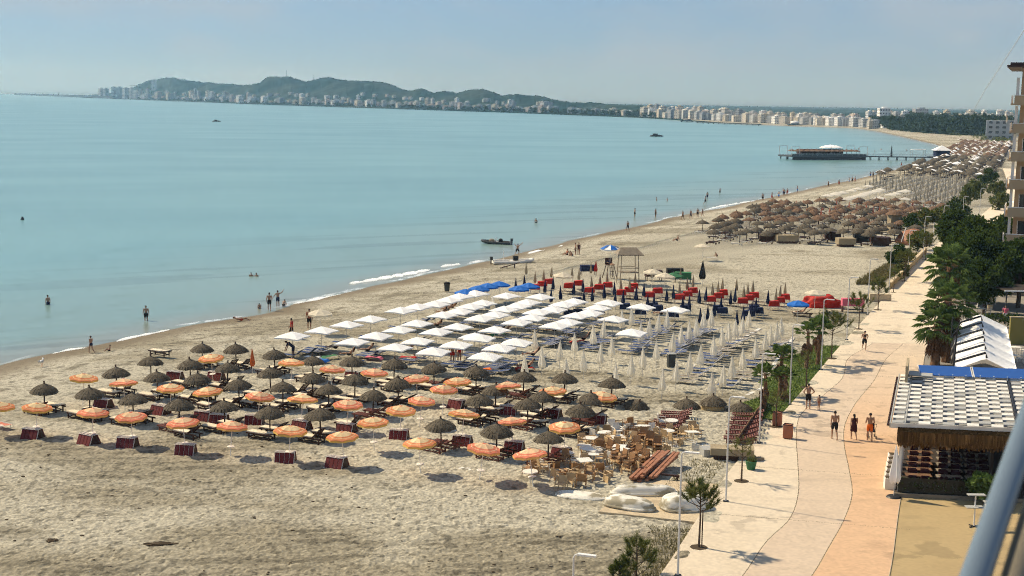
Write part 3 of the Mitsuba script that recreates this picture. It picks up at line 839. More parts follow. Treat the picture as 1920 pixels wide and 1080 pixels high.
# ------------------------------------------------------------------ thatched sunshades, orange parasols, wooden sunbeds
TH = Z(0, 600, 3.4286, [(280, 400), (575, 435), (750, 305), (968, 230), (1297, 145), (1518, 155), (1227, 252), (1460, 270), (1012, 325), (1272, 342), (1537, 370), (1740, 300), (1767, 185), (858, 472), (1148, 508), (1445, 515), (1735, 550), (1818, 390)])
TH += Z(400, 600, 3.4286, [(640, 225), (893, 238), (635, 330), (740, 410), (908, 352), (1160, 252), (1420, 272), (1190, 368), (1025, 440), (1690, 298), (688, 572), (1715, 478), (1815, 408), (1467, 628), (1822, 672)])
TH += Z(800, 600, 3.4286, [(622, 322), (887, 343), (1190, 370), (655, 500), (745, 448), (1060, 470), (985, 545), (785, 708)])
OR = Z(0, 600, 3.4286, [(-8, 515), (225, 520), (527, 342), (587, 560), (848, 577), (800, 370), (1093, 393), (1368, 208), (1350, 425), (1190, 620), (1478, 642), (1652, 452), (1855, 675), (1870, 248), (1933, 478)])
OR += Z(400, 600, 3.4286, [(757, 280), (1030, 308), (862, 502), (838, 700), (1035, 615), (1200, 540), (1315, 340), (1328, 475), (1475, 405), (1577, 362), (1598, 572), (1332, 747), (1713, 785)])
OR += Z(800, 600, 3.4286, [(530, 395), (560, 612), (820, 420), (1120, 445), (892, 645), (690, 825)])
TENTS = Z(0, 600, 3.4286, [(210, 722), (570, 758), (820, 778), (1195, 822), (1125, 350), (1390, 352), (1310, 608), (1410, 628), (1030, 568), (665, 528)])
TENTS += Z(400, 600, 3.4286, [(265, 632), (568, 668), (858, 688), (1195, 728), (1568, 532), (1602, 768), (465, 872), (795, 905), (900, 350)])
TENTS += Z(800, 600, 3.4286, [(525, 572), (810, 592), (1100, 630), (565, 802), (870, 842)])
BARE_T = {32, 40, 38, 36}
SEA0 = shore_angle(130) + 90
rT = rows_of(TH, 8)
for i, (x, y) in enumerate(TH):
    p = at(x, y, GZ + 1.97)
    r_, c_ = rT[i]
    where = f'{ORD[c_]} from the left in the {ORD[r_]} thatched row from the front'
    put('thatched_sunshade', THATCH[i % 3], mat4(p[0], p[1], GZ, rng.uniform(0, 360), rng.uniform(0.96, 1.04), (rng.uniform(-2.5, 2.5), rng.uniform(-2.5, 2.5))), f'brown thatched sunshade, {where}', 'sunshade', 'thatched sunshades on dark poles')
    if i in (3, 11):
        continue
    A = SEA0 + rng.uniform(-4, 4)
    t = np.array([math.cos(math.radians(A - 90)), math.sin(math.radians(A - 90))])
    u = np.array([math.cos(math.radians(A)), math.sin(math.radians(A))])
    for sgn, nm in ((-1, 'near'), (1, 'far')):
        q = p[:2] + t * sgn * 0.62 + u * (0.12 + rng.uniform(-0.15, 0.15))
        bare = i in BARE_T and sgn < 0 or rng.random() < 0.08
        bed = BED_BARE if bare else BED_FLAT if rng.random() < 0.15 else rng.choice(BED_CREAM)
        put('sunbed', bed, mat4(q[0], q[1], GZ + 0.02, A + rng.uniform(-3, 3)), f'wooden sunbed {"without" if bare else "with cream"} cushion, {nm} side, {ORD[c_]} sunshade of the {ORD[r_]} thatched row', 'sunbed', 'wooden sunbeds under the thatched sunshades')
rO = rows_of(OR, 7)
for i, (x, y) in enumerate(OR):
    p = at(x, y, GZ + 2.15)
    r_, c_ = rO[i]
    put('orange_parasol', ORANGE[(i * 7 // 3) % 2], mat4(p[0], p[1], GZ, rng.uniform(0, 360), rng.uniform(0.96, 1.03), (rng.uniform(-6, 6), rng.uniform(-6, 6))),
        f'orange and yellow ringed parasol, {ORD[c_]} from the left in the {ORD[r_]} orange row from front', 'parasol', 'orange parasols among the thatched sunshades')
rX = rows_of(TENTS, 6)
for i, (x, y) in enumerate(TENTS):
    p = at(x, y + 1, GZ + 0.35)
    r_, c_ = rX[i]
    put('folded_sunbeds', TENT, mat4(p[0], p[1], GZ, rng.uniform(-34, -4), (1.04, 1.25, 0.86)), f'pair of folded sunbeds with dark red cushions, {ORD[c_]} in the {ORD[r_]} row of pairs', 'folded sunbeds', 'folded sunbed pairs beside the orange parasols')
q = at(0 + 20 / 3.43 - 8, 600 + 680 / 3.43 + 4)
put('sunbed', SLING_ORANGE, mat4(q[0], q[1], GZ, SEA0 + 180), 'faded orange sunbed cut by the left edge of the picture', 'sunbed')
for x, y in [(300, 655 + 12), (392, 770), (475, 766), (600, 776), (655, 805), (250, 792), (352, 822), (170, 790), (72, 776), (480, 748), (735, 735), (560, 742), (840, 735)]:
    q = at(x, y)
    bb = rng.choice(BED_CREAM + [BED_FLAT])
    put('sunbed', bb, mat4(q[0], q[1], GZ + 0.02, SEA0 + rng.uniform(-6, 6)), 'wooden sunbed with cream cushion standing between the orange parasols', 'sunbed', 'wooden sunbeds between the orange parasols')
q = at(0 + 1622 / 3.4286, 600 + 350 / 3.4286)
put('closed_parasol', ORANGE_C, mat4(q[0], q[1], GZ), 'closed orange parasol with a white tray among the thatched sunshades', 'parasol')
# toppled thatched roofs on the sand
for j, (x, y, rx, nm) in enumerate([(1195, 768, 24, 'darkest, tipped over furthest left, nearest the wooden sunbeds'), (1287, 765, 8, 'left of the big round one'), (1337, 768, 0, 'round, raised on a pale drum'), (1388, 772, 10, 'right of the round one, nearest the palms')]):
    p = at(x, y, GZ)
    k = put('thatched_roof', [THATCH[j % 3][1], THATCH[j % 3][2]], mat4(p[0], p[1], GZ - 1.36 + (0.32 if j == 2 else 0.0) + 0.05 - (0.25 if rx > 20 else 0), 40 * j, (1.0, 1.0, 1.0), (0, 0)) if rx < 20 else
            T4(np.array(mat4(p[0], p[1], GZ + 0.15, 30, 1.0, (rx, 0)).matrix) @ trimesh.transformations.translation_matrix([0, 0, -1.45])), f'thatched sunshade roof lying on the sand, {nm}', 'sunshade roof', 'thatched roofs lying on the sand')
    if j == 2:
        scene[k + '__drum'] = mikit.ply(tube([(p[0], p[1], GZ - 0.1), (p[0], p[1], GZ + 0.42)], 0.8, 20), 'tan_pave')
q = at(871, 881)
put('board', [P('', [box((0, 0, 0.03), (0.85, 0.62, 0.03), rx=3)], 'white_plastic')], mat4(q[0], q[1], GZ, -18), 'small white board lying flat on the sand in front of the parasols', 'board')

# ------------------------------------------------------------------ white square parasols, closed parasols, blue sunbeds
WH = Z(480, 480, 3.4286, [(233, 485), (420, 452), (583, 415), (738, 380), (930, 325), (1038, 303), (1150, 285), (1235, 260), (1310, 238), (1408, 218), (620, 525), (770, 485), (920, 448), (1035, 408), (1200, 355), (1307, 332), (1375, 302), (1455, 280),
    (893, 560), (1040, 520), (1160, 460), (1292, 430), (1440, 375), (1535, 352), (1595, 320), (1140, 585), (1285, 543), (1405, 492)])
WH += Z(900, 440, 3.0968, [(155, 335), (347, 340), (275, 372), (215, 395), (140, 412), (85, 445), (15, 465), (545, 368), (480, 385), (422, 412), (335, 428), (300, 460), (215, 485), (85, 530), (635, 432), (680, 405), (745, 375), (555, 450), (505, 485), (435, 505),
    (935, 398), (1135, 415), (772, 468), (880, 545), (210, 600), (110, 632), (30, 680), (-5, 575), (0, 375)])
tmp = []
for q in WH:
    if all(math.hypot(q[0] - w[0], q[1] - w[1]) > 7 for w in tmp):
        tmp.append(q)
WH = tmp
rW = rows_of(WH, 10)
for i, (x, y) in enumerate(WH):
    p = at(x, y, GZ + 2.05)
    r_, c_ = rW[i]
    A = shore_angle(p[1])
    put('white_parasol', WHITE_P, mat4(p[0], p[1], GZ, A + rng.uniform(-3, 3), 1.0, (rng.uniform(-1.5, 1.5), rng.uniform(-1.5, 1.5))), f'open square white parasol, {ORD[c_]} from the left in the {ORD[r_]} white row from the front', 'parasol', 'open square white parasols')
    u = np.array([math.cos(math.radians(A + 90)), math.sin(math.radians(A + 90))])
    t = np.array([math.cos(math.radians(A)), math.sin(math.radians(A))])
    for sgn, nm in ((-1, 'near'), (1, 'far'))[:2 if c_ % 3 else 1]:
        navy = x > 980 and y < 560
        q = p[:2] + t * sgn * 0.55 - u * rng.uniform(-0.2, 0.4)
        hood = navy and rng.random() < 0.5
        put('sunbed', HOOD_NAVY if hood else SLING_NAVY if navy else rng.choice(SLING_BLUE), mat4(q[0], q[1], GZ, A + 90 + rng.uniform(-5, 5)),
            f'{"navy covered" if hood else "navy" if navy else "blue sling"} sunbed, {nm} side, under the {ORD[c_]} white parasol of the {ORD[r_]} row', 'sunbed', 'blue sunbeds under the white parasols')
for j, (x, y, pr, lab) in enumerate(Z2 if False else [(*a, BLUE_P, b) for a, b in zip(Z(480, 480, 3.4286, [(1345, 210), (1430, 187), (1490, 172), (1565, 160), (1690, 188), (1755, 170)]) + Z(900, 440, 3.0968, [(1848, 380)]),
        ['open blue parasol, leftmost, half hidden behind the white ones', 'open blue parasol, second from the left behind the white parasols', 'open blue parasol, third from the left behind the white parasols', 'open blue parasol, highest in the photo, beside the beach edge',
         'open blue parasol beside the first red covered sunbed, lower of two', 'open blue parasol beside the first red covered sunbed, upper of two', 'single open blue parasol standing alone near the lawn palms'])]
        + [(*a, CREAM_P, b) for a, b in zip(Z(480, 480, 3.4286, [(412, 348)]) + Z(900, 440, 3.0968, [(478, 222), (1000, 203), (1070, 225)]) + Z(1300, 340, 3.2, [(730, 655), (55, 378)]),
        ['round cream parasol beside the bather near the waterline', 'round cream parasol above the red covered sunbeds, left one', 'round cream parasol on a brown pole right of the lookout', 'round cream parasol in front of the dark green stall', 'round cream parasol above the heaped red covers', 'lone round cream parasol on the empty sand'])]
        + [(*Z(900, 440, 3.0968, [(1125, 213)])[0], GREEN_P, 'round pale green parasol beside the dark green stall')]):
    p = at(x, y, GZ + 2.12)
    put('round_parasol', pr, mat4(p[0], p[1], GZ, 17 * j, 1.0, (0, rng.uniform(-3, 3))), lab, 'parasol')
CL = Z(900, 440, 3.0968, [(315, 553), (550, 570), (658, 525), (718, 492), (885, 425), (1088, 440), (1035, 462), (985, 485), (935, 508), (1215, 500), (1262, 485), (1302, 440), (1342, 430), (1168, 525), (1118, 568), (1360, 588), (1408, 540), (1447, 512), (1485, 490), (1522, 475),
    (1565, 440), (1605, 600), (1658, 560), (1690, 530), (1720, 508), (1750, 485), (1535, 660), (1470, 705), (1415, 755), (1348, 800), (1283, 640), (1215, 680), (1137, 730), (1060, 778), (1027, 615), (948, 655), (875, 700), (790, 745), (770, 590), (698, 632), (605, 672), (505, 722),
    (465, 615), (362, 655), (265, 695), (830, 440)]) + Z(480, 480, 3.4286, [(1525, 258)])
rC = rows_of(CL, 9)
for i, (x, y) in enumerate(CL):
    p = at(x, y, GZ + 2.28)
    r_, c_ = rC[i]
    put('closed_parasol', CLOSED[i % 3], mat4(p[0], p[1], GZ, rng.uniform(0, 360), 1.0, (rng.uniform(-2, 2), rng.uniform(-2, 2))), f'closed off white parasol, {ORD[c_]} from the left in the {ORD[r_]} closed row from front', 'parasol', 'closed off white parasols')
BLB = Z(1160, 520, 6, [(230, 850), (255, 800), (290, 750), (340, 700), (420, 660), (480, 620), (540, 585), (620, 880), (660, 840), (700, 790), (740, 755), (790, 715), (850, 680), (900, 650), (950, 620), (1050, 900), (1090, 930)]) + Z(940, 540, 6, [(590, 600), (590, 650), (1010, 650), (1030, 690), (790, 500), (1150, 570), (1170, 620), (400, 820), (30, 900)]) + \
    Z(720, 540, 6, [(900, 880), (930, 910), (1270, 920), (1300, 950), (1090, 1020)]) + Z(500, 540, 6, [(500, 740), (600, 730), (1150, 780), (1200, 760)])
for i, (x, y) in enumerate(BLB):
    p = at(x, y + 2)
    A = shore_angle(p[1])
    for k in (0, 1):
        q = p[:2] + (k - 0.5) * 0.95 * np.array([math.cos(math.radians(A)), math.sin(math.radians(A))])
        put('sunbed', SLING_BLUE[(i + k) % 3], mat4(q[0], q[1], GZ, A + 90 + rng.uniform(-6, 6)), 'blue sling sunbed standing in a row beside closed off white parasols', 'sunbed', 'blue sunbeds beside the closed parasols')
for i in (15, 16, 17, 18, 19, 20, 21, 22, 23, 24, 25, 26, 27, 30, 31, 11, 12, 9, 10):
    p = at(*CL[i], GZ + 2.28)
    A = shore_angle(p[1])
    for sgn in (-1, 1):
        q = p[:2] + sgn * 0.85 * np.array([math.cos(math.radians(A)), math.sin(math.radians(A))])
        put('sunbed', (SLING_GREY if i % 3 else SLING_BLUE)[i % 2], mat4(q[0], q[1], GZ, A + 90 + rng.uniform(-4, 4)), 'low grey or blue sunbed beside the closed parasols nearest the promenade', 'sunbed', 'low sunbeds nearest the promenade')
# plank walkways between the rows
for j, (a, b) in enumerate([((1290, 692), (1425, 617)), ((1425, 722), (1487, 634)), ((1400, 742), (1432, 728))]):
    p, q = at(*a), at(*b)
    d = q - p
    L = np.linalg.norm(d)
    nb = int(L / 1.2)
    put('plank_walkway', [P('plank', box((L * (k + 0.5) / nb, 0, 0.05), (L / nb - 0.03, 0.30, 0.05)), 'white_plastic') for k in range(nb)], mat4(p[0], p[1], GZ, math.degrees(math.atan2(d[1], d[0]))),
        'narrow pale plank walkway, ' + ['longer one, left of the last closed parasols', 'right one, ending near the lawn palms', 'short piece nearest the lawn'][j], 'walkway')
NV = Z(900, 440, 3.0968, [(208, 250), (260, 232), (375, 258), (428, 240), (470, 295), (545, 268), (600, 255), (603, 322), (652, 305), (722, 290), (782, 270), (787, 330), (830, 318), (908, 300), (955, 280), (972, 345), (1015, 340), (1087, 305), (1127, 292), (1177, 355), (1215, 350), (1275, 315), (1313, 303),
    (1283, 425), (1325, 405), (1360, 388), (1402, 358), (1458, 323), (1483, 310), (1495, 435), (1533, 410), (1577, 388), (1605, 365), (1673, 322), (412, 310)])
rN = rows_of(NV, 9)
for i, (x, y) in enumerate(NV):
    p = at(x, y, GZ + 2.0)
    r_, c_ = rN[i]
    put('closed_parasol', NAVY_C[i % 2], mat4(p[0], p[1], GZ, rng.uniform(0, 360), 1.0, (rng.uniform(-2, 2), rng.uniform(-2, 2))), f'closed navy blue parasol, {ORD[c_]} from the left in the {ORD[r_]} navy row from front', 'parasol', 'closed navy parasols')
TN = Z(900, 440, 3.0968, [(270, 165), (318, 212), (370, 200), (415, 182), (538, 185), (575, 195), (645, 160), (650, 240), (697, 230), (820, 260), (870, 250), (903, 220), (1000, 185), (1160, 270), (1207, 250), (1238, 235), (1352, 280), (1385, 268), (1410, 250), (1492, 255), (1535, 295), (1560, 278), (1588, 265), (1720, 310), (1745, 290), (1773, 275), (740, 215), (1165, 195)])
rN = rows_of(TN, 10)
for i, (x, y) in enumerate(TN):
    p = at(x, y, GZ + 1.95)
    r_, c_ = rN[i]
    put('closed_parasol', TAN_C[i % 2], mat4(p[0], p[1], GZ, rng.uniform(0, 360), 1.0, (rng.uniform(-2, 2), rng.uniform(-2, 2))), f'closed tan parasol beyond the red sunbeds, {ORD[c_]} from the left in the {ORD[r_]} row', 'parasol', 'closed tan parasols')
p = at(*Z(900, 440, 3.0968, [(1290, 305)])[0])
put('closed_parasol', BIG_C, mat4(p[0], p[1], GZ), 'tall closed black parasol standing above the red sunbeds', 'parasol')
p = at(*Z(900, 440, 3.0968, [(672, 245)])[0])
put('closed_parasol', closed_proto('red_cloth', 1.2, 1.9, 0.26, seed=21), mat4(p[0], p[1], GZ), 'closed dull red parasol beside the small lookout', 'parasol')
RD = Z(900, 440, 3.0968, [(360, 282), (400, 268), (318, 300), (515, 292), (570, 278), (635, 318), (690, 300), (740, 288), (820, 332), (865, 315), (890, 295), (985, 345), (1030, 322), (1160, 358), (1205, 340), (1235, 320), (1340, 370), (1385, 350), (1410, 332), (1525, 380), (1560, 362), (1590, 347), (1707, 397), (1740, 375), (1770, 358)])
rN = rows_of(RD, 9)
for i, (x, y) in enumerate(RD):
    p = at(x, y, GZ + 0.72)
    r_, c_ = rN[i]
    put('covered_sunbed', HOOD_RED, mat4(p[0], p[1], GZ, rng.uniform(-14, -2)), f'sunbed under a bright red cover, {ORD[c_]} from the left in the {ORD[r_]} red row', 'sunbed', 'red covered sunbeds')
for j, (x, y) in enumerate(Z(900, 440, 3.0968, [(720, 353), (760, 350), (870, 372), (910, 374), (1065, 392), (1100, 394), (1280, 400), (1315, 404), (1440, 412), (1480, 416), (560, 350), (500, 345), (620, 345), (1640, 410)])):
    for k in (0,):
        p = at(x + 3 * k, y + 3 * k)
        put('sunbed', SLING_BROWN, mat4(p[0], p[1], GZ, SEA0 - 12 + rng.uniform(-6, 6)), 'low brown sunbed standing between the red and the navy sunbeds', 'sunbed', 'low brown sunbeds')
for j, (x, y) in enumerate(Z(900, 440, 3.0968, [(1380, 440), (1405, 455), (1590, 440), (1612, 455), (1560, 470), (560, 395), (640, 470), (690, 455), (840, 430), (1000, 425), (1030, 440), (1190, 440), (930, 460), (1120, 475)])):
    p = at(x, y + 8)
    put('covered_sunbed', HOOD_NAVY, mat4(p[0], p[1], GZ, rng.uniform(-12, 0)), 'sunbed under a navy cover standing near the closed navy parasols', 'sunbed', 'navy covered sunbeds')
# heap of red covers, pink stall, low wall
p = at(1538, 575)
m = trimesh.creation.icosphere(subdivisions=3, radius=1.0)
m.vertices = m.vertices * [2.1, 1.1, 1.0] * (0.75 + 0.5 * meshkit.noise(m.vertices * 2.6)[:, None])
put('red_heap', [P('', m, 'red_cloth')], mat4(p[0], p[1], GZ + 0.25), 'heap of red sunbed covers below the cream parasol', 'heap')
p = at(1598, 585)
put('stall', [P('counter', box((0, 0, 1.0), (2.2, 0.7, 0.75)), 'hot_pink'), P('post', box((-1.0, 0, 0.4), (0.1, 0.5, 1.0)), 'wood_dark'), P('post', box((1.0, 0, 0.4), (0.1, 0.5, 1.0)), 'wood_dark'), P('shelf', box((0, 0.1, 0.25), (1.8, 0.4, 0.06)), 'wood_dark')], mat4(p[0], p[1], GZ), 'small stall with a pink counter front beside the promenade', 'stall')
for j, (x, y, mt, nm) in enumerate([(1280, 530, 'green_cloth', 'covered in dark green cloth'), (1265, 522, 'dark_cloth', 'covered in black cloth, behind the green one'), (1225, 526, 'wood_dark', 'of dark wood below the brown pole parasol'), (1103, 516, 'navy_cloth', 'dark blue, left of the small lookout')]):
    p = at(x, y)
    put('stall', [P('cover', box((0, 0, 0.85), (1.9, 1.0, 0.7)), mt)] + [P('leg', box((a, b, 0.25), (0.07, 0.07, 0.6)), 'wood_dark') for a in (-0.85, 0.85) for b in (-0.4, 0.4)], mat4(p[0], p[1], GZ, rng.uniform(-10, 10)), 'beach stall table ' + nm, 'stall')
p = at(1650, 566)
put('low_wall', [P('', box((0, 0, 0.4), (2.2, 0.4, 0.9)), 'slab_m')], mat4(p[0], p[1], GZ, -5), 'short low concrete wall block beside the promenade edge', 'wall')

# ------------------------------------------------------------------ trees and plants


def leaf_quads(c, n, size, elong, seed, up=0.3):
    """n leaf quads round each of the points c (k,4: x,y,z,r)"""
    r = np.random.RandomState(seed)
    c = np.asarray(c, float)
    k = len(c)
    d = r.normal(size=(k, n, 3))
    d /= np.linalg.norm(d, axis=2, keepdims=True)
    rad = r.rand(k, n, 1) ** 0.45
    o = c[:, None, :3] + d * rad * c[:, None, 3:4]
    a = d + r.normal(0, 0.7, (k, n, 3)) + [0, 0, up]
    a /= np.linalg.norm(a, axis=2, keepdims=True)
    b = np.cross(a, r.normal(size=(k, n, 3)))
    b /= np.linalg.norm(b, axis=2, keepdims=True)
    s = size * r.uniform(0.6, 1.3, (k, n, 1))
    a, b = a * s * elong, b * s * 0.5
    return quads(np.stack([o - b * 0.4, o + a * 0.5 - b, o + a, o + a * 0.5 + b], 2).reshape(-1, 4, 3))


def broad_tree(h, R, seed, mat='leaf_dark', n=170, size=0.30, clumps=46, zc=0.6, squash=0.72):
    r = np.random.RandomState(seed)
    d = r.normal(size=(clumps, 3))
    d /= np.linalg.norm(d, axis=1, keepdims=True)
    rad = r.rand(clumps) ** 0.4
    c = d * (rad * R)[:, None] * [1, 1, squash] + [0, 0, h * zc]
    c[:, 2] = np.maximum(c[:, 2], h * 0.2)
    cl = np.c_[c, R * r.uniform(0.20, 0.36, clumps)]
    limbs = [tube([(0, 0, -0.2), (0.05, 0.03, h * 0.25), (0, 0.05, h * 0.5)], [h * 0.035, h * 0.028, h * 0.02], 8)]
    for i in range(0, clumps, 4):
        limbs.append(tube([(0, 0.03, h * 0.28), (np.array([0, 0, h * 0.28]) + c[i]) / 2 + [0, 0, 0.2], c[i]], [h * 0.016, h * 0.01, 0.02], 5))
    return [P('trunk', limbs, 'bark_m'), P('crown', leaf_quads(cl, n, size, 1.6, seed + 1), mat)]


def needle_tufts(tips, n, ln, seed, wd=0.02):
    """tufts of needles: tips rows x,y,z, dx,dy,dz, scale"""
    r = np.random.RandomState(seed)
    t = np.asarray(tips, float)
    k = len(t)
    d0 = t[:, 3:6] / (np.linalg.norm(t[:, 3:6], axis=1, keepdims=True) + 1e-9)
    o = t[:, None, :3] - d0[:, None] * (r.rand(k, n, 1) * 0.30 * t[:, None, 6:7])
    d = d0[:, None] * 1.0 + r.normal(0, 0.55, (k, n, 3)) + [0, 0, 0.25]
    d /= np.linalg.norm(d, axis=2, keepdims=True)
    L = ln * r.uniform(0.6, 1.2, (k, n, 1)) * t[:, None, 6:7]
    b = np.cross(d, r.normal(size=(k, n, 3)))
    b *= wd / (np.linalg.norm(b, axis=2, keepdims=True) + 1e-9)
    return quads(np.stack([o - b * 0.5, o + b * 0.5, o + d * L + b * 0.2, o + d * L - b * 0.2], 2).reshape(-1, 4, 3))


def pine_tree(h, R, seed, bare=0.35, tuft=46, leafless=False, stake=False, nb=18, ln=0.24):
    r = np.random.RandomState(seed)
    br, tips = [], []
    for i in range(nb):
        f = i / nb
        z = h * (bare + (1 - bare) * 0.78 * f)
        a = i * 2.4 + r.uniform(-0.5, 0.5)
        L = R * (1.05 - 0.62 * f) * r.uniform(0.7, 1.15)
        up = L * r.uniform(0.55, 1.0)
        e = np.array([math.cos(a) * L, math.sin(a) * L, z + up])
        m = np.array([math.cos(a) * L * 0.6, math.sin(a) * L * 0.6, z + up * 0.35])
        br.append(tube([(0, 0, z), m, e], [0.024, 0.016, 0.007], 4))
        dd = e - m
        tips.append([*e, *(dd + [0, 0, 0.3 * L]), 1.15])
        tips.append([*(m + dd * 0.55), *dd, 0.95])
        for _ in range(3):
            q = m + dd * r.uniform(0.0, 0.8)
            s2 = q + np.array([r.normal(0, 0.2), r.normal(0, 0.2), r.uniform(0.08, 0.3)]) * R * 0.55
            br.append(tube([q, s2], [0.010, 0.005], 3))
            tips.append([*s2, *(s2 - q), 0.9])
    tips.append([0, 0, h, 0, 0, 1, 1.3])
    tr = tube([(0, 0, -0.2), (0.03, 0.01, h * 0.4), (0, 0.02, h * 0.98)], [0.06, 0.042, 0.010], 7)
    out = [P('trunk', tr, 'bark_m'), P('branches', br, 'bark_m'), P('needles', needle_tufts(tips, 8 if leafless else tuft, ln, seed + 3), 'leaf_pine')]
    if stake:
        out.append(P('stake', box((0.14, 0, h * 0.27), (0.05, 0.05, h * 0.6)), 'wood_pole'))
    out.append(P('soil', lathe([(0.0, 0.012), (0.42, 0.012), (0.45, -0.05)], 8)[0], 'soil_m'))
    return out


def palm_tree(h, R, seed, nf=34, trunk_r=0.22, skirt=True, low=115):
    r = np.random.RandomState(seed)
    zs = np.linspace(-0.2, h, 16)
    tr = tube(np.c_[0.05 * np.sin(zs), 0.04 * np.cos(zs * 0.8), zs], trunk_r * (1.0 + 0.14 * (np.arange(16) % 2)) * np.linspace(1.2, 0.85, 16), 9)
    green, dry, stems = [], [], []
    for i in range(nf + (22 if skirt else 4)):
        isdry = i >= nf
        a = i * 2.399 + r.uniform(-0.2, 0.2)
        el = r.uniform(-85, -60) if isdry else 80 - low * (i / nf) ** 0.9 + r.uniform(-8, 8)
        el = math.radians(el)
        d = np.array([math.cos(a) * math.cos(el), math.sin(a) * math.cos(el), math.sin(el)])
        sd = np.array([-math.sin(a), math.cos(a), 0])
        L = R * (0.52 if not isdry else 0.25) * r.uniform(0.85, 1.15)
        base = np.array([0, 0, h - (r.uniform(0.0, 1.1) if isdry else 0.1)]) + d * trunk_r
        hub = base + d * L + np.array([0, 0, -0.06 * L])
        stems.append(tube([base, hub], [0.02, 0.012], 3, False))
        nrm = np.cross(d, sd)
        B = R * 0.58 * r.uniform(0.85, 1.1)
        for k in range(13):
            th = math.radians(-105 + 210 * k / 12)
            v = d * math.cos(th) + sd * math.sin(th)
            ln = B * (0.75 + 0.25 * math.cos(th))
            mid = hub + v * ln * 0.55 + nrm * 0.02
            tip = hub + v * ln + np.array([0, 0, -0.28 * ln - (0.12 if isdry else 0)])
            w = (sd * math.cos(th) - d * math.sin(th)) * ln * 0.075
            (dry if isdry else green).append([hub, mid - w, tip, mid + w])
    out = [P('trunk', tr, 'palm_bark'), P('frond_stems', stems, 'palm_bark'), P('crown', quads(green), 'leaf_palm')]
    if dry:
        out.append(P('dry_fronds', quads(dry), 'palm_bark'))
    return out


PINES = [pine_tree(3.4, 1.25, 1, 0.45), pine_tree(3.6, 1.35, 2, 0.5, nb=22), pine_tree(3.2, 1.1, 3, 0.42)]
PG = [((1310, 1026), 2.9, 0, 'nearest, on a staked trunk above the slab'), ((1390, 902), 2.4, 9, 'almost bare, above the green pot'), ((1455, 800), 2.3, 9, 'almost bare, between the two brown bins'), ((1512, 726), 2.6, 9, 'nearly leafless, beside the lawn'),
      ((1559, 672), 3.6, 1, 'with a round forked crown at the end of the lawn'), ((1610, 617), 3.3, 0, 'in front of the pink stall'), ((1646, 581), 3.6, 2, 'upright, beside the low wall block'), ((1675, 548), 2.6, 0, 'beside the sloping wall'), ((1696, 527), 3.4, 1, 'above the sloping wall'), ((1735, 487), 3.6, 0, 'just left of the big dark trees')]
for j, ((x, y), h, v, nm) in enumerate(PG):
    p = at(x, y, PZ)
    pr = pine_tree(h, 0.9, 40 + j, 0.5, leafless=True, nb=12) if v == 9 else pine_tree(h + 0.2, 1.05, 60, 0.55, stake=True, nb=20) if j == 0 else PINES[v]
    put('young_pine', pr, mat4(p[0], p[1], PZ, 50 * j, 1.0 if v == 9 or j == 0 else h / 3.4), f'young promenade pine, {nm}', 'pine tree', 'young pines along the promenade')
p = at(1192, 1084)
put('young_pine', pine_tree(1.95, 0.95, 77, 0.03, tuft=60, nb=13, ln=0.24)[:3], mat4(p[0], p[1], GZ), 'bushy young pine on the sand at the bottom edge', 'pine tree')
p = at(1160, 1092)
put('young_pine', pine_tree(1.0, 0.5, 78, 0.03, tuft=60, nb=10, ln=0.2)[:3], mat4(p[0], p[1], GZ), 'smallest bushy pine left of the other at the bottom edge', 'pine tree')
for j, ((x, y), h, R, nm) in enumerate([((1432, 770), 2.2, 0.95, 'low, nearest of the lawn palms'), ((1462, 742), 2.5, 1.15, 'fullest of the lawn palms, behind the nearest one'), ((1512, 690), 2.5, 1.1, 'left of the two farther lawn palms'), ((1533, 684), 2.7, 1.25, 'right of the two farther lawn palms'), ((1470, 752), 1.5, 0.8, 'short, at the right of the fullest lawn palm')]):
    p = at(x, y, GZ + 0.1)
    put('palm', palm_tree(h + 0.3, R, 20 + j, 17, 0.13, False, 85), mat4(p[0], p[1], GZ + 0.08), f'fan palm on the lawn, {nm}', 'palm tree', 'fan palms on the lawn')
for j, (x, y, h, R, nm) in enumerate([(33.7, 108.4, 3.3, 1.75, 'nearest and lowest, in front of the white tents'), (35.0, 109.8, 4.9, 2.0, 'just behind the nearest one, middle height'), (39.4, 124.0, 6.2, 2.2, 'tallest, farther back against the dark trees')]):
    put('palm', palm_tree(h, R, 30 + j, 34, 0.30), mat4(x, y, PZ - 0.05), f'big fan palm beside the promenade, {nm}', 'palm tree', 'big fan palms beside the promenade')
for j, (x, y, h, R, nm) in enumerate([(47.6, 143.5, 7.6, 3.4, 'nearest and darkest'), (52.0, 141, 7.5, 3.3, 'right of the nearest one'), (53.0, 156, 8.6, 3.6, 'tallest, behind the nearest one'), (59.0, 166, 7.4, 3.2, 'right of the tallest'), (46.8, 136, 5.4, 2.3, 'lowest, beside the palms'), (60.5, 188, 6.5, 2.6, 'farthest, left of the balconies')]):
    put('dark_tree', broad_tree(h, R, 100 + j, n=240, size=0.26), mat4(x, y, PZ - 0.05), f'dense dark green tree by the promenade, {nm}', 'tree', 'dense dark trees by the promenade')
BUSH = [broad_tree(1.9, 0.95, 200 + j, 'leaf_pine' if j else 'leaf_dark', 90, 0.14, 22, 0.55, 0.8) for j in range(3)]
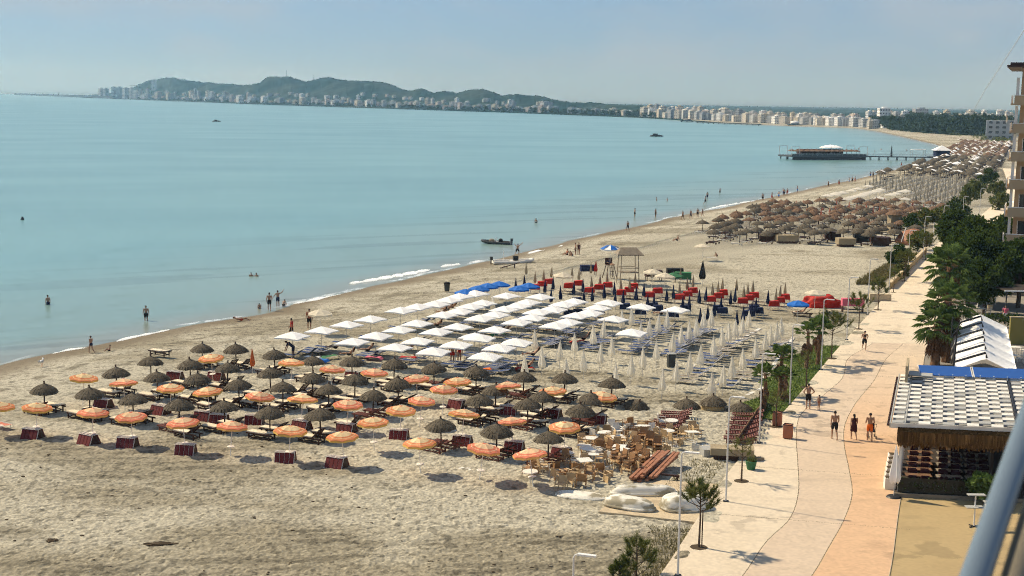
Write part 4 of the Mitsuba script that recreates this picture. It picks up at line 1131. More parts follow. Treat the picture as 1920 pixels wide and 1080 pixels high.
for j, (x, y, s, nm) in enumerate([(1682, 502, 1.5, 'round dark bush beside the sand left of the sloping wall'), (1690, 520, 0.9, 'small bush under the young pine by the sloping wall'), (1720, 470, 1.6, 'bush at the far end of the sloping wall'), (1712, 440, 1.7, 'bush in front of the farther thatched sunshades'), (1738, 425, 1.6, 'bush right of the brown awning'), (1765, 425, 1.8, 'bush left of the big dark trees'),
                                   (1795, 412, 2.0, 'bush beside the far end of the promenade'), (1815, 385, 2.2, 'bush where the farther promenade bends'), (1830, 372, 2.2, 'bush beyond the bend of the promenade'), (1850, 352, 2.4, 'farthest bush along the promenade'), (1868, 372, 2.0, 'bush right of the far promenade below the balconies'), (1872, 395, 2.0, 'lower bush right of the far promenade')]):
    p = at(x, y)
    put('bush', BUSH[j % 3], mat4(p[0], p[1], GZ, 40 * j, s), nm, 'bush')
p = at(1846, 944, PZ)
put('bush', broad_tree(1.75, 0.85, 222, 'leaf_palm', 150, 0.12, 26, 0.6, 0.8), mat4(p[0], p[1], PZ - 0.05), 'bright leafy bush beside the restaurant front', 'bush')

# ------------------------------------------------------------------ promenade furniture
LP = [(2.0, 44.2), (7.2, 57.9), (11.0, 69.3), (14.9, 81.8), (18.9, 92.8), (23.8, 105.4), (29.1, 119.4), (34.6, 134), (40.7, 149), (47.5, 166), (55.5, 187), (64.5, 208), (74.5, 230), (85, 253)]


def lamp(h=5.5, arm=0.62):
    pole = tube([(0, 0, -0.2), (0, 0, h * 0.5), (0, 0, h - 0.12), (0.05, 0, h - 0.03), (0.14, 0, h)], [0.05, 0.045, 0.035, 0.035, 0.035], 8)
    return [P('pole', pole, 'lamp_m'), P('lamp_head', [box((0.14 + arm / 2, 0, h + 0.01), (arm, 0.16, 0.06))], 'white_paint'), P('pole>base_plate', box((0, 0, 0.02), (0.26, 0.26, 0.05)), 'metal_dark')]


LAMP = lamp()
for j, (x, y) in enumerate(LP):
    put('street_lamp', LAMP, mat4(x + 0.18, y, PZ, -18), f'slim white street lamp, {ORD[j]} from the camera along the promenade edge', 'street lamp', 'street lamps along the promenade')
for j, (x, y, nm) in enumerate([(1477, 822, 'nearer'), (1457, 798, 'farther')]):
    p = at(x, y, PZ)
    put('litter_bin', [P('bin', prism(Polygon([(-0.24, -0.2), (0.24, -0.2), (0.24, 0.2), (-0.24, 0.2)]).buffer(0.03), 0.05, 0.86), 'terracotta'), P('rim', [box((0, s, 0.88), (0.56, 0.05, 0.05)) for s in (-0.21, 0.21)] + [box((s, 0, 0.88), (0.05, 0.38, 0.05)) for s in (-0.25, 0.25)], 'wood_dark'), P('foot', box((0, 0, 0.03), (0.4, 0.3, 0.06)), 'metal_dark')],
        mat4(p[0], p[1], PZ, -22), f'square reddish brown litter bin on the promenade, {nm} of two', 'bin')
p = at(1408, 880, PZ)
put('flower_pot', [P('pot', lathe([(0.0, 0.0), (0.22, 0.0), (0.33, 0.48), (0.30, 0.5), (0.28, 0.42), (0, 0.42)], 16)[0], 'pot_green'), P('soil', lathe([(0.0, 0.47), (0.27, 0.44)], 12)[0], 'soil_m'), P('plant', tufts([(-0.2, -0.2), (0.2, -0.2), (0.2, 0.2), (-0.2, 0.2)], 90, 0.35, 0.02, 0.42, 5), 'leaf_pine')], mat4(p[0], p[1], PZ),
    'round green flower pot with dry plants on the promenade edge', 'pot')
p = at(1393, 866)
put('rock_edging', [P('', [box((x, y, 0.05), (0.5, 0.35, 0.22), rz=30 * x) for x, y in [(0, 0), (0.5, 0.3), (0.9, -0.1)]], 'wood_grey')], mat4(p[0], p[1], PZ), 'low grey blocks lying behind the green flower pot', 'block')
# brown timber fence along the promenade edge near the red sunbeds
p, q = at(1384, 836), at(1438, 758)
d = q - p
L = float(np.linalg.norm(d))
put('timber_fence', [P('board', box((L * (k + 0.5) / 14, 0, 0.30), (L / 14 - 0.02, 0.05, 0.62 + 0.05 * (k % 3))), 'fence_m') for k in range(14)] + [P('rail', box((L / 2, -0.05, 0.45), (L, 0.04, 0.09)), 'wood_dark')], mat4(p[0], p[1], GZ, math.degrees(math.atan2(d[1], d[0]))), 'reddish timber fence beside the stacked sunbeds', 'fence')
# sloping concrete wall along the promenade
p, q = at(1668, 544), at(1736, 475)
d = q - p
L = float(np.linalg.norm(d))
put('edge_wall', [P('wall', box((L / 2, 0, 0.3), (L, 0.25, 1.0)), 'tan_pave'), P('coping', box((L / 2, 0, 0.84), (L, 0.38, 0.09)), 'slab_m')], mat4(p[0], p[1], GZ, math.degrees(math.atan2(d[1], d[0]))), 'long low wall with pale coping beside the promenade', 'wall')
# stacks of bare red sunbeds
for (x0, y0, x1, y1, n, nm) in [(1212, 812, 1238, 780, 5, 'left group, beside the plastic chairs'), (1358, 828, 1372, 783, 6, 'right group, beside the lamp post')]:
    a, b = at(x0 + 30, y0 + 4), at(x1 + 30, y1 + 4)
    for k in range(n):
        q = a + (b - a) * k / (n - 1)
        put('sunbed', BED_RED, mat4(q[0], q[1], GZ + 0.02, 172 + rng.uniform(-2, 2), (1.05, 1, 1)), f'bare reddish sunbed, {ORD[k]} from the front in the {nm}', 'sunbed', 'bare red sunbeds parked side by side')
# slatted mat and grey box
a = at(1318, 838)
put('slatted_walkway', [P('slat', box((0.13 * k, 0, 0.05), (0.085, 1.1, 0.04)), 'white_plastic') for k in range(28)] + [P('bearer', box((1.75, s, 0.02), (3.7, 0.06, 0.04)), 'wood_grey') for s in (-0.4, 0.4)], mat4(a[0], a[1], GZ, -4), 'pale slatted walkway in front of the bare red sunbeds', 'walkway')
a = at(1152, 806)
a = at(1240, 836)
put('slatted_walkway', [P('slat', box((0.13 * k, 0, 0.05), (0.085, 1.1, 0.04)), 'white_plastic') for k in range(16)] + [P('bearer', box((1.0, s, 0.02), (2.1, 0.06, 0.04)), 'wood_grey') for s in (-0.4, 0.4)], mat4(a[0] - 1, a[1], GZ, -4), 'short pale slatted walkway among the plastic tables', 'walkway')
a = at(1372, 862)
put('covered_table', [P('cover', prism(Polygon([(-1.2, -0.5), (1.2, -0.5), (1.2, 0.5), (-1.2, 0.5)]).buffer(0.05), 0.35, 0.75), 'tan_cloth'), P('base', box((0, 0, 0.18), (2.1, 0.8, 0.36)), 'wood_dark')], mat4(a[0], a[1], GZ, -8), 'dark low table under a tan cover by the promenade edge', 'table')
a = at(1333, 855)
put('cool_box', [P('', prism(Polygon([(-0.5, -0.4), (0.5, -0.4), (0.5, 0.4), (-0.5, 0.4)]).buffer(0.08), 0.0, 0.5), 'panel_grey')], mat4(a[0], a[1], GZ, 10), 'pale grey box behind the young pine', 'box')
# timber pile
a = at(1240, 892)
for k in range(13):
    lay = k // 6
    put('timber_plank', [P('', box((0, 0, 0), (rng.uniform(3.6, 4.4), 0.17, 0.10)), 'plank_m')], T4(np.array(mat4(a[0] - 1.0 + 0.24 * (k % 6) + 0.12 * lay + (0.5 if k == 12 else 0), a[1] + 0.3, GZ + 0.42 + 0.14 * lay, 62 + rng.uniform(-4, 4)).matrix) @ trimesh.transformations.rotation_matrix(math.radians(-7 + rng.uniform(-2, 2)), [0, 1, 0])),
        'reddish timber plank lying in the pile behind the white hulls', 'plank', 'reddish planks in the timber pile')
put('trestle', [P('beam', box((0, 0, 0.32), (1.8, 0.12, 0.1)), 'wood_dark')] + [P('leg', box((s, 0, 0.15), (0.1, 0.1, 0.36)), 'wood_dark') for s in (-0.8, 0.8)], mat4(a[0], a[1] - 0.9, GZ, -20), 'dark trestle carrying the near end of the timber pile', 'trestle')


def hull_boat(L, W, H, seed):
    """upturned plastic hull: rounded, flat along its bottom"""
    m = trimesh.creation.icosphere(subdivisions=4, radius=1.0)
    v = m.vertices.copy()
    s = np.sign(v)
    v = s * np.abs(v) ** [0.62, 0.72, 0.6]
    taper = 1 - 0.35 * np.clip(v[:, 0], 0, 1) ** 2
    v = np.c_[v[:, 0] * L / 2, v[:, 1] * W / 2 * taper * (1 - 0.14 * np.clip(v[:, 2], 0, 1)), np.where(v[:, 2] > 0, v[:, 2] * H, v[:, 2] * 0.05)]
    v[:, 2] -= 0.10 * np.exp(-(v[:, 1] / (W * 0.12)) ** 2) * (v[:, 2] > H * 0.7)
    v[:, 2] += 0.05 * (meshkit.noise(np.c_[v * 1.6] + seed) - 0.5)
    rim = []
    n = 40
    g = np.linspace(0, 2 * np.pi, n)
    e = np.c_[np.sign(np.cos(g)) * np.abs(np.cos(g)) ** 0.62 * L / 2 * 1.02, np.sign(np.sin(g)) * np.abs(np.sin(g)) ** 0.72 * W / 2 * 1.03, np.full(n, 0.09)]
    e[:, 1] *= 1 - 0.35 * np.clip(e[:, 0] / (L / 2), 0, 1) ** 2
    return [P('hull', trimesh.Trimesh(v, m.faces, process=False), 'worn_white', True), P('rim', tube(e, 0.06, 6), 'worn_white')]


for j, (x, y, L, W, Hh, rz, nm) in enumerate([(1180, 951, 2.7, 1.25, 0.55, -28, 'front left one on the slab'), (1207, 926, 3.4, 1.0, 0.5, 2, 'long one at the back of the slab'), (1284, 952, 2.5, 1.7, 0.75, 14, 'biggest and most flaking, beside the lamp post'), (1090, 927, 2.6, 1.3, 0.25, -20, 'half buried in the sand left of the slab')]):
    p = at(x, y, GZ + 0.14)
    put('upturned_hull', hull_boat(L, W, Hh, j), mat4(p[0], p[1], GZ + (0.15 if j < 3 else -0.02), rz), f'upturned white boat hull, {nm}', 'boat', 'upturned white hulls')
# plastic chairs and tables left in a heap
CP = Polygon([at(*q)[:2] for q in [(975, 905), (1065, 925), (1110, 908), (1150, 893), (1205, 893), (1225, 850), (1300, 842), (1310, 812), (1190, 800), (1110, 815), (1080, 852), (1040, 872), (985, 885)]])
tri = []
r9 = np.random.RandomState(4)
x0, y0, x1, y1 = CP.bounds
while len(tri) < 120:
    c = (r9.uniform(x0, x1), r9.uniform(y0, y1))
    if CP.contains(Point(c)) and all(math.hypot(c[0] - a, c[1] - b) > 0.54 for a, b in tri):
        tri.append(c)
for j, (x, y) in enumerate(tri):
    if j % 7 == 3:
        put('table', TABLE_S if j % 14 == 3 else TABLE_R, mat4(x, y, GZ, r9.uniform(0, 90), 1.0, (r9.uniform(-4, 4), r9.uniform(-4, 4))), 'pale plastic table among the heaped tan armchairs' if j % 14 != 3 else 'square pale plastic table among the heaped tan armchairs', 'table', 'pale tables among the armchairs' if j % 14 != 3 else 'square pale tables among the armchairs')
    else:
        br = r9.rand() < 0.3
        tip = (95, 0) if r9.rand() < 0.34 else (r9.uniform(-5, 5), r9.uniform(-5, 5))
        put('armchair', CHAIR_B if br else CHAIR_T if r9.rand() < 0.8 else CHAIR_W, mat4(x, y, GZ + (0.26 if tip[0] > 90 else 0.22 if r9.rand() < 0.25 else 0), r9.uniform(0, 360), (1.0, 1.0, 0.95), tip), 'plastic garden armchair left in the heap beside the wooden sunbeds', 'chair', 'plastic armchairs in the heap')
for j in range(9):
    p = at(1150 + 14 * (j % 5) + 40 * (j // 5), 872 + (j % 3) * 9 - 34 * (j // 5))
    for k in range(3):
        put('armchair', CHAIR_B, mat4(p[0], p[1], GZ + 0.16 * k, 200 + 8 * j), 'brown plastic armchair in a stack left of the timber pile', 'chair', 'stacked brown armchairs')

# ------------------------------------------------------------------ restaurant with the checkered roof
RO, RD_, RV = np.array([20.1, 71.4]), np.array([0.297, 0.955]), np.array([0.992, -0.125])
RZ = 4.6


def rp(a, b, z):
    q = RO + RV * a + RD_ * b
    return [q[0], q[1], z]


def slab4(a0, a1, b0, b1, z0, z1):
    v = [rp(a, b, z) for z in (z0, z1) for a, b in ((a0, b0), (a1, b0), (a1, b1), (a0, b1))]
    f = [[0, 2, 1], [0, 3, 2], [4, 5, 6], [4, 6, 7]] + [q for i in range(4) for q in ([i, (i + 1) % 4, 4 + (i + 1) % 4], [i, 4 + (i + 1) % 4, 4 + i])]
    return trimesh.Trimesh(v, f, process=False)


parts = []
colw, rowp, nrow = 0.62, 1.2, 12
aa = [(0.0, 0.60)] + [(0.74 + colw * k, 0.74 + colw * (k + 1) - 0.015) for k in range(9)] + [(6.55 + 0.58 * k, 6.55 + 0.58 * (k + 1) - 0.015) for k in range(5)]
for ci, (a0, a1) in enumerate(aa):
    off = (ci % 2) * 0.6
    for k in range(nrow + 1):
        b0 = k * rowp - off
        b1 = b0 + 0.62
        b0, b1 = max(b0, 0.0), min(b1, 14.2)
        if b1 - b0 > 0.15:
            parts.append(P('roof_panel', slab4(a0, a1, b0, b1, RZ + 0.02 + rng.uniform(0, 0.012), RZ + 0.06 + rng.uniform(0, 0.012)), 'white_plastic' if rng.random() < 0.85 else 'panel_grey'))
parts.append(P('roof_underlay', slab4(0.0, 9.5, 0.0, 14.2, RZ - 0.22, RZ - 0.18), 'roof_grey'))
parts += [P('roof_beam', slab4(a, a + 0.09, 0, 14.2, RZ - 0.12, RZ + 0.02), 'metal_dark' if a > 1 else 'panel_grey') for a in (0.62, 6.38)] + [P('roof_edge', slab4(-0.05, 9.5, -0.06, -0.01, RZ - 0.22, RZ + 0.04), 'white_plastic'), P('roof_edge', slab4(-0.12, -0.06, 0, 14.2, RZ - 0.22, RZ + 0.03), 'panel_grey')]
parts += [P('rafter_end', slab4(-0.26, -0.13, 0.3 + 0.58 * k, 0.42 + 0.58 * k, RZ - 0.2, RZ - 0.08), 'wood_dark') for k in range(24)]
parts += [P('post', slab4(a, a + 0.14, b, b + 0.14, PZ - 0.1, RZ - 0.18), 'white_paint') for a, b in [(0.45, 0.15), (0.45, 3.6), (0.45, 7.2), (0.45, 10.8), (0.45, 14.0), (3.6, 14.0), (6.5, 14.0), (6.5, 7.2)]]
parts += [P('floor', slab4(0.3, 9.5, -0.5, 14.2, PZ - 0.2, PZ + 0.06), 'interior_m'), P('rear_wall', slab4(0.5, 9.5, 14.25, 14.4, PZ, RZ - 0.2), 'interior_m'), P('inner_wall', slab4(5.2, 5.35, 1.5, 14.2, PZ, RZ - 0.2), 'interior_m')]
# straw fringe under the front edge
r8 = np.random.RandomState(3)
fq, fuv = [], []
for lay in range(5):
    for k in range(150):
        a = 0.35 + 6.6 * (k + r8.rand()) / 150
        b = -0.10 - 0.10 * lay + 0.04 * r8.rand()
        w, ln = 0.05, (0.95 - 0.10 * lay) * r8.uniform(0.8, 1.2)
        zt = RZ - 0.16 - 0.04 * lay
        sw = r8.uniform(-0.06, 0.06)
        fq.append([rp(a - w, b, zt), rp(a + w, b, zt), rp(a + w * 0.5 + sw, b - 0.16, zt - ln), rp(a - w * 0.5 + sw, b - 0.16, zt - ln)])
        u = r8.rand() * 40
        fuv += [[u, 0], [u, 0], [u, 1], [u, 1]]
parts.append(P('straw_fringe', quads(fq), 'fringe_m', uv=np.array(fuv)))
parts += [P('windscreen', slab4(0.5, 5.2, -0.42, -0.40, PZ + 0.06, PZ + 0.95), 'screen_m'), P('plinth', slab4(0.3, 7.0, -0.62, -0.5, PZ - 0.1, PZ + 0.16), 'wood_grey'), P('windscreen_post', slab4(2.8, 2.85, -0.44, -0.38, PZ, PZ + 1.3), 'metal_dark')]
put('restaurant', parts, None, 'open restaurant with a white and grey checkered roof and straw fringe', 'restaurant')
# furniture inside
n_t = 0
for b in (0.9, 2.2, 3.5, 4.8, 6.1):
    for a in (1.0, 2.6, 4.1):
        q = rp(a + 0.5, b, 0)
        ang = math.degrees(math.atan2(RV[1], RV[0]))
        lab = f'brown topped dining table, {"left" if a < 1.5 else "middle" if a < 3 else "right"} one of the {ORD[int(round((b - 0.9) / 1.3))]} row under the restaurant roof'
        put('dining_table', [P('tabletop', box((0, 0, 0.74), (1.35, 0.62, 0.04)), 'fence_m' if a < 2 else 'wood_grey')] + [P('leg', box((s, 0, 0.36), (0.07, 0.5, 0.72)), 'wood_dark') for s in (-0.5, 0.5)], mat4(q[0], q[1], PZ + 0.06, ang), lab, 'table', 'dining tables in the restaurant')
        for s in (-1, 1):
            for e in (-0.33, 0.33):
                q = rp(a + 0.5 + e, b + s * 0.58, 0)
                put('dining_chair', [P('seat', box((0, 0, 0.44), (0.42, 0.42, 0.05)), 'wine_cloth'), P('backrest', box((0, 0.2, 0.7), (0.42, 0.04, 0.45)), 'wine_cloth')] + [P('leg', box((x, y, 0.21), (0.04, 0.04, 0.42)), 'metal_dark') for x in (-0.18, 0.18) for y in (-0.18, 0.18)], mat4(q[0], q[1], PZ + 0.06, ang + (0 if s > 0 else 180)),
                    'dark red dining chair drawn up to a table under the restaurant roof', 'chair', 'dark red dining chairs in the restaurant')
for k in range(6):
    q = rp(0.02, 0.9 + 1.05 * k, 0)
    put('planter', [P('box', box((0, 0, 0.3), (0.55, 0.62, 0.62)), 'white_plastic'), P('soil', box((0, 0, 0.615), (0.46, 0.52, 0.02)), 'soil_m')], mat4(q[0], q[1], PZ, math.degrees(math.atan2(RV[1], RV[0]))), f'square white planter along the restaurant side, {ORD[k]} from the camera', 'planter', 'white planters along the restaurant')
put('hedge', [P('leaves', leaf_quads([[*rp(0.8 + 0.42 * k, -0.2, PZ + 0.55), 0.32] for k in range(10)], 130, 0.10, 1.4, 9), 'leaf_dark')], None, 'low dark hedge behind the restaurant windscreen', 'hedge')
q = rp(0.32, -0.85, 0)
put('closed_parasol', closed_proto('white_cloth', 1.9, 2.75, 0.36, seed=33, folds=6) + [P('base', lathe([(0, 0.10), (0.34, 0.08), (0.40, 0.0)], 16)[0], 'metal_dark')], mat4(q[0], q[1], PZ), 'closed white parasol on a round dark base at the restaurant corner', 'parasol')
p = at(1826, 986, PZ)
put('sign_stand', [P('post', tube([(0, 0, 0), (0, 0, 1.62)], 0.035, 6), 'white_paint'), P('board', box((0.03, 0, 1.62), (0.85, 0.35, 0.04)), 'panel_grey'), P('board', box((-0.05, -0.05, 1.02), (0.85, 0.45, 0.04)), 'panel_grey'), P('foot', [box((0, 0, 0.03), (0.6, 0.06, 0.05), rz=a) for a in (30, 120)], 'metal_dark')], mat4(p[0], p[1], PZ - 0.05), 'two tier grey stand on the tan forecourt', 'stand')
p = at(1868, 955, PZ)
put('bench', [P('seat', box((0, 0, 0.45), (1.3, 0.4, 0.05)), 'panel_grey')] + [P('leg', box((s, 0, 0.22), (0.08, 0.35, 0.44)), 'white_plastic') for s in (-0.5, 0.5)], mat4(p[0], p[1], PZ - 0.05), 'pale bench beside the two tier stand', 'bench')
# blue panels on the far roof edge
ang = math.degrees(math.atan2(RV[1], RV[0]))
for k in range(2):
    q = rp(2.65 + 3.25 * k, 13.6, 0)
    put('blue_panel', [P('sheet', box((0, 0, 0.36), (3.1, 0.95, 0.03), rx=28), 'solar_blue'), P('frame', [box((s, 0, 0.36), (0.05, 1.0, 0.05), rx=28) for s in (-1.57, 1.57)], 'white_paint')] + [P('strut', box((s, -0.35, 0.1), (0.05, 0.05, 0.25)), 'white_paint') for s in (-1.2, -0.4, 0.4, 1.2)], mat4(q[0], q[1], RZ + 0.06, ang), f'tilted blue panel on the far edge of the checkered roof, {"left" if k == 0 else "right"} of two', 'panel')
q = rp(0.55, 12.6, 0)
put('roof_box', [P('wall', box((-0.15, 0, 0.5), (0.14, 3.0, 1.1)), 'tan_cloth'), P('deck', box((0.65, 0.6, 0.25), (1.4, 1.4, 0.06)), 'panel_grey')], mat4(q[0], q[1], RZ + 0.02, math.degrees(math.atan2(RD_[1], RD_[0])) - 90), 'pale upright screen on the near left corner of the checkered roof', 'screen')

# ------------------------------------------------------------------ white tents with black arms
TO, TD, TVv = np.array([30.6, 94.0]), np.array([0.300, 0.954]), np.array([0.975, -0.22])
for k in range(6):
    b0, b1 = 3.5 * k, 3.5 * k + 3.42
    def tp(a, b, z):
        q = TO + TVv * a + TD * b
        return [q[0], q[1], z]
    na, nb = 13, 7
    v = []
    for i in range(nb):
        t = i / (nb - 1)
        for j in range(na):
            a = 4.1 * j / (na - 1)
            zz = 3.15 + 0.95 * (1 - abs(a - 1.95) / 2.1) - 0.62 * math.sin(math.pi * t) * (0.4 + 0.6 * (1 - abs(a - 2.0) / 2.05)) + (0.09 * t)
            v.append(tp(a, b0 + (b1 - b0) * t, zz))
    f = [[i * na + j, i * na + j + 1, (i + 1) * na + j + 1] for i in range(nb - 1) for j in range(na - 1)] + [[i * na + j, (i + 1) * na + j + 1, (i + 1) * na + j] for i in range(nb - 1) for j in range(na - 1)]
    pts = [tp(-0.25, b0, 3.0), tp(-0.05, b0, 3.75), tp(1.95, b0, 4.5), tp(2.05, b0, 4.15)]
    pr = [P('fabric', trimesh.Trimesh(v, f, process=False), 'white_cloth'), P('arm', tube(pts, 0.085, 6), 'metal_dark')]
    pr += [P('post', tube([tp(a, b0 + 0.1, PZ - 0.2), tp(a, b0 + 0.1, 3.18)], 0.05, 6), 'metal_dark') for a in (0.02, 4.05)]
    pr += [P('fabric>valance', quads([[tp(a, b0, 3.14), tp(a, b1, 3.22), tp(a, b1, 2.85), tp(a, b0, 2.78)]]), 'white_cloth') for a in (-0.01, 4.11)]
    put('white_tent', pr, None, f'white fabric tent roof with a black arm, {ORD[k]} in the row from the camera', 'tent', 'white tents in a row')
top = None
lx, ly = 29.6, 91.2
put('black_lamp', [P('pole', tube([(lx, ly, PZ - 0.2), (lx, ly, 4), (lx + 0.1, ly, 6.6)], [0.09, 0.07, 0.06], 8), 'metal_dark'), P('arm', tube([(lx + 0.1, ly, 6.4), (lx + 0.25, ly, 6.95), (lx + 0.75, ly, 7.15)], 0.045, 6), 'metal_dark'), P('arm', tube([(lx + 0.1, ly, 6.4), (lx - 0.3, ly, 5.9), (lx - 0.25, ly, 7.3)], 0.045, 6), 'metal_dark'), P('lamp_head', box((lx + 0.85, ly, 7.15), (0.35, 0.2, 0.12)), 'metal_dark')], None, 'black street lamp with curved arms in front of the white tents', 'street lamp')
# things right of the tents
p = at(1893, 645, PZ)
put('olive_wall', [P('panel', box((4.0, 0.2, 1.15), (8.0, 0.25, 2.5)), 'olive_wall'), P('coping', box((4.0, 0.2, 2.44), (8.1, 0.34, 0.07)), 'slab_m')], mat4(p[0], p[1], PZ - 0.1, 0), 'olive yellow wall right of the white tents', 'wall')
p = at(1880, 600, PZ)
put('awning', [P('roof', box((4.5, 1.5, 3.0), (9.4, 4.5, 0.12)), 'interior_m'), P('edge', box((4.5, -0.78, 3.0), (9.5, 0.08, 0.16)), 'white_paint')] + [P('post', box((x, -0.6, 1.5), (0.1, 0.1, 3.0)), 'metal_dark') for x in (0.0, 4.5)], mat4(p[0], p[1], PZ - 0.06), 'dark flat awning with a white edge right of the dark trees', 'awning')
p = at(1872, 612, PZ)
put('hedge', [P('leaves', leaf_quads([[0.5 * k - 2.2, 0.2 * math.sin(k), 0.7, 0.5] for k in range(9)], 110, 0.14, 1.4, 19), 'leaf_dark')], mat4(p[0], p[1], PZ), 'dark hedge behind the white tents', 'hedge')
for j, (x, y) in enumerate([(1850, 570), (1830, 565), (1872, 555), (1815, 585), (1840, 590), (1905, 665), (1897, 680)]):
    p = at(x, y, PZ)
    put('cafe_table', TABLE_R, mat4(p[0], p[1], PZ - 0.06), 'pale cafe table in the shade behind the white tents', 'table', 'cafe tables behind the tents')
    put('armchair', CHAIR_W, mat4(p[0] + 0.7, p[1] + 0.2, PZ - 0.06, 170), 'white armchair at a cafe table behind the white tents', 'chair', 'white armchairs behind the tents')
p = at(1856, 580, PZ)
put('flower_pot', [P('pot', lathe([(0, 0), (0.25, 0), (0.32, 0.55), (0, 0.5)], 12)[0], 'slab_m'), P('plant', leaf_quads([[0, 0, 1.0, 0.45]], 160, 0.14, 1.5, 8), 'leaf_dark')], mat4(p[0], p[1], PZ - 0.06), 'pot with a small dark shrub behind the white tents', 'pot')

# ------------------------------------------------------------------ apartment building at the right edge
BX, BY = 54.2, 151.0
pr = [P('wall', [box((BX + 9.0, BY + 8.3, 13.1), (17.4, 16.0, 25.0 - 0.4))], 'wall_near')]
zf = [0.8, 3.7, 6.6, 9.5, 12.5, 15.5, 18.5, 21.5]
for k, z in enumerate(zf):
    if k:
        pr.append(P('balcony', [box((BX + 6.2, BY - 0.55, z), (13.6, 1.7, 0.18)), box((BX - 0.15, BY + 4.0, z), (1.1, 6.0, 0.18))], 'wall_near'))
        pr.append(P('parapet', [box((BX + 6.3, BY - 1.36, z + 0.5), (13.2, 0.08, 0.85))], 'wall_near'))
        pr.append(P('railing', [box((BX - 0.55, BY - 0.55, z + 0.52), (0.07, 1.5, 0.86)), box((BX - 0.66, BY + 4.0, z + 0.52), (0.07, 6.0, 0.86))], 'white_paint'))
        pr.append(P('handrail', box((BX + 6.3, BY - 1.36, z + 0.97), (13.3, 0.10, 0.07)), 'white_paint'))
    for x in (0.9, 3.6, 6.4, 9.2):
        pr.append(P('window', box((BX + x + 0.5, BY + 0.29, z + 1.25), (1.15, 0.06, 2.1)), 'glass_dark'))
        pr.append(P('window>frame', [box((BX + x + 0.5 + s * 0.62, BY + 0.27, z + 1.25), (0.08, 0.08, 2.2)) for s in (-1, 1)], 'white_paint'))
    for y in (2.2, 5.6, 9.2, 12.6):
        pr.append(P('window', box((BX + 0.29, BY + y, z + 1.4), (0.06, 1.2, 1.6)), 'glass_dark'))
    pr.append(P('corner_pillar', box((BX - 0.05, BY - 0.1, z + 1.5), (0.3, 0.3, 2.7)), 'white_paint'))
pr.append(P('roof', [box((BX + 8.5, BY + 7.0, 25.5), (19.4, 19.5, 0.22)), box((BX + 8.5, BY + 7.0, 25.75), (18.8, 18.8, 0.3))], 'wood_dark'))
pr.append(P('satellite_dish', trimesh.Trimesh(*(lambda m: (m.vertices @ np.array([[0, 0, 1], [0, 1, 0], [-1, 0, 0]]) + [BX - 0.95, BY + 2.0, 19.9], m.faces))(lathe([(0, 0), (0.3, 0.05), (0.5, 0.16)], 14)[0]), process=False), 'white_paint'))
_c = T4().translate([BX, BY, 0]).rotate([0, 0, 1], -21).translate([-BX, -BY, 0])
put('apartment_building', pr, _c, 'tan apartment building with stacked balconies at the right edge', 'building')
put('apartment_building', [P('wall', box((83, 203, 5.5), (14, 18, 10)), 'wall_cream'), P('roof', box((83, 203, 10.65), (14.6, 18.6, 0.3)), 'roof_grey')] + [P('window', box((75.97, 197 + 4 * k, z), (0.08, 1.2, 1.4)), 'glass_dark') for k in range(4) for z in (2.6, 5.6, 8.6)] + [P('balcony', box((75.5, 203, z), (1.0, 14, 0.2)), 'white_paint') for z in (4.0, 7.0)], None, 'low cream building behind the dark trees with white balconies', 'building')
put('cable', [P('', tube([at_depth(1960, -5, 75), at_depth(1900, 88, 90), at_depth(1845, 172, 110), at_depth(1822, 214, 150)], 0.022, 5), 'metal_grey')], None, 'thin overhead cable crossing the sky at the upper right', 'cable')
# balcony rail beside the camera
ra, rb = at_depth(1795, 1180, 2.25), at_depth(1985, 628, 3.5)
off = np.array([0.062, 0.0, -0.030])
put('balcony_railing', [P('handrail', tube([ra, (ra + rb) / 2, rb], 0.026, 20), 'rail_metal', 50), P('lower_rail', tube([ra + off, rb + off], 0.024, 16), 'rail_brown', 50)] +
    [P('baluster', tube([ra + (rb - ra) * t + off * 1.9, ra + (rb - ra) * t + off * 1.9 - [0, 0, 0.9]], 0.012, 8), 'rail_metal') for t in np.linspace(0.05, 0.95, 9)] + [P('panel', quads([[ra + off * 2.2, rb + off * 2.2, rb + off * 2.2 - [0, 0, 0.9], ra + off * 2.2 - [0, 0, 0.9]], [ra + off * 2.35, rb + off * 2.35, rb + off * 2.35 - [0, 0, 0.9], ra + off * 2.35 - [0, 0, 0.9]]]), 'panel_grey')], None,
    'blue grey metal balcony railing close to the camera at lower right', 'railing')

# ------------------------------------------------------------------ people


def hull(pts):
    return m3.Manifold.hull_points(np.asarray(pts, np.float32)) if hasattr(m3.Manifold, 'hull_points') else m3.Manifold.batch_hull([])


_sph = trimesh.creation.icosphere(subdivisions=1, radius=1.0).vertices


def bone(a, b, ra, rb, sa=(1, 1, 1), sb=(1, 1, 1)):
    return hull(np.vstack([_sph * ra * np.array(sa) + a, _sph * rb * np.array(sb) + b]))


def union(l):
    out = l[0]
    for q in l[1:]:
        out = out + q
    return out


def to_tm(m, smooth=0, edge=None):
    if edge:
        m = m.refine_to_length(edge)
    q = m.to_mesh()
    t = trimesh.Trimesh(np.array(q.vert_properties[:, :3]), np.array(q.tri_verts), process=True)
    if smooth:
        trimesh.smoothing.filter_taubin(t, 0.5, 0.52, smooth)
    return t


STAND = dict(hipz=0.92, lean=0.0, head=(0, 0.02, 0), la=((-0.19, 0, 0), (-0.25, 0.0, -0.29), (-0.26, 0.07, -0.53)), ra=((0.19, 0, 0), (0.25, 0.0, -0.29), (0.26, 0.07, -0.53)),
             ll=((-0.09, 0, 0), (-0.105, 0.02, -0.44), (-0.11, -0.02, -0.84)), rl=((0.09, 0, 0), (0.105, 0.02, -0.44), (0.11, -0.02, -0.84)))


def pose(**k):
    return {**STAND, **k}


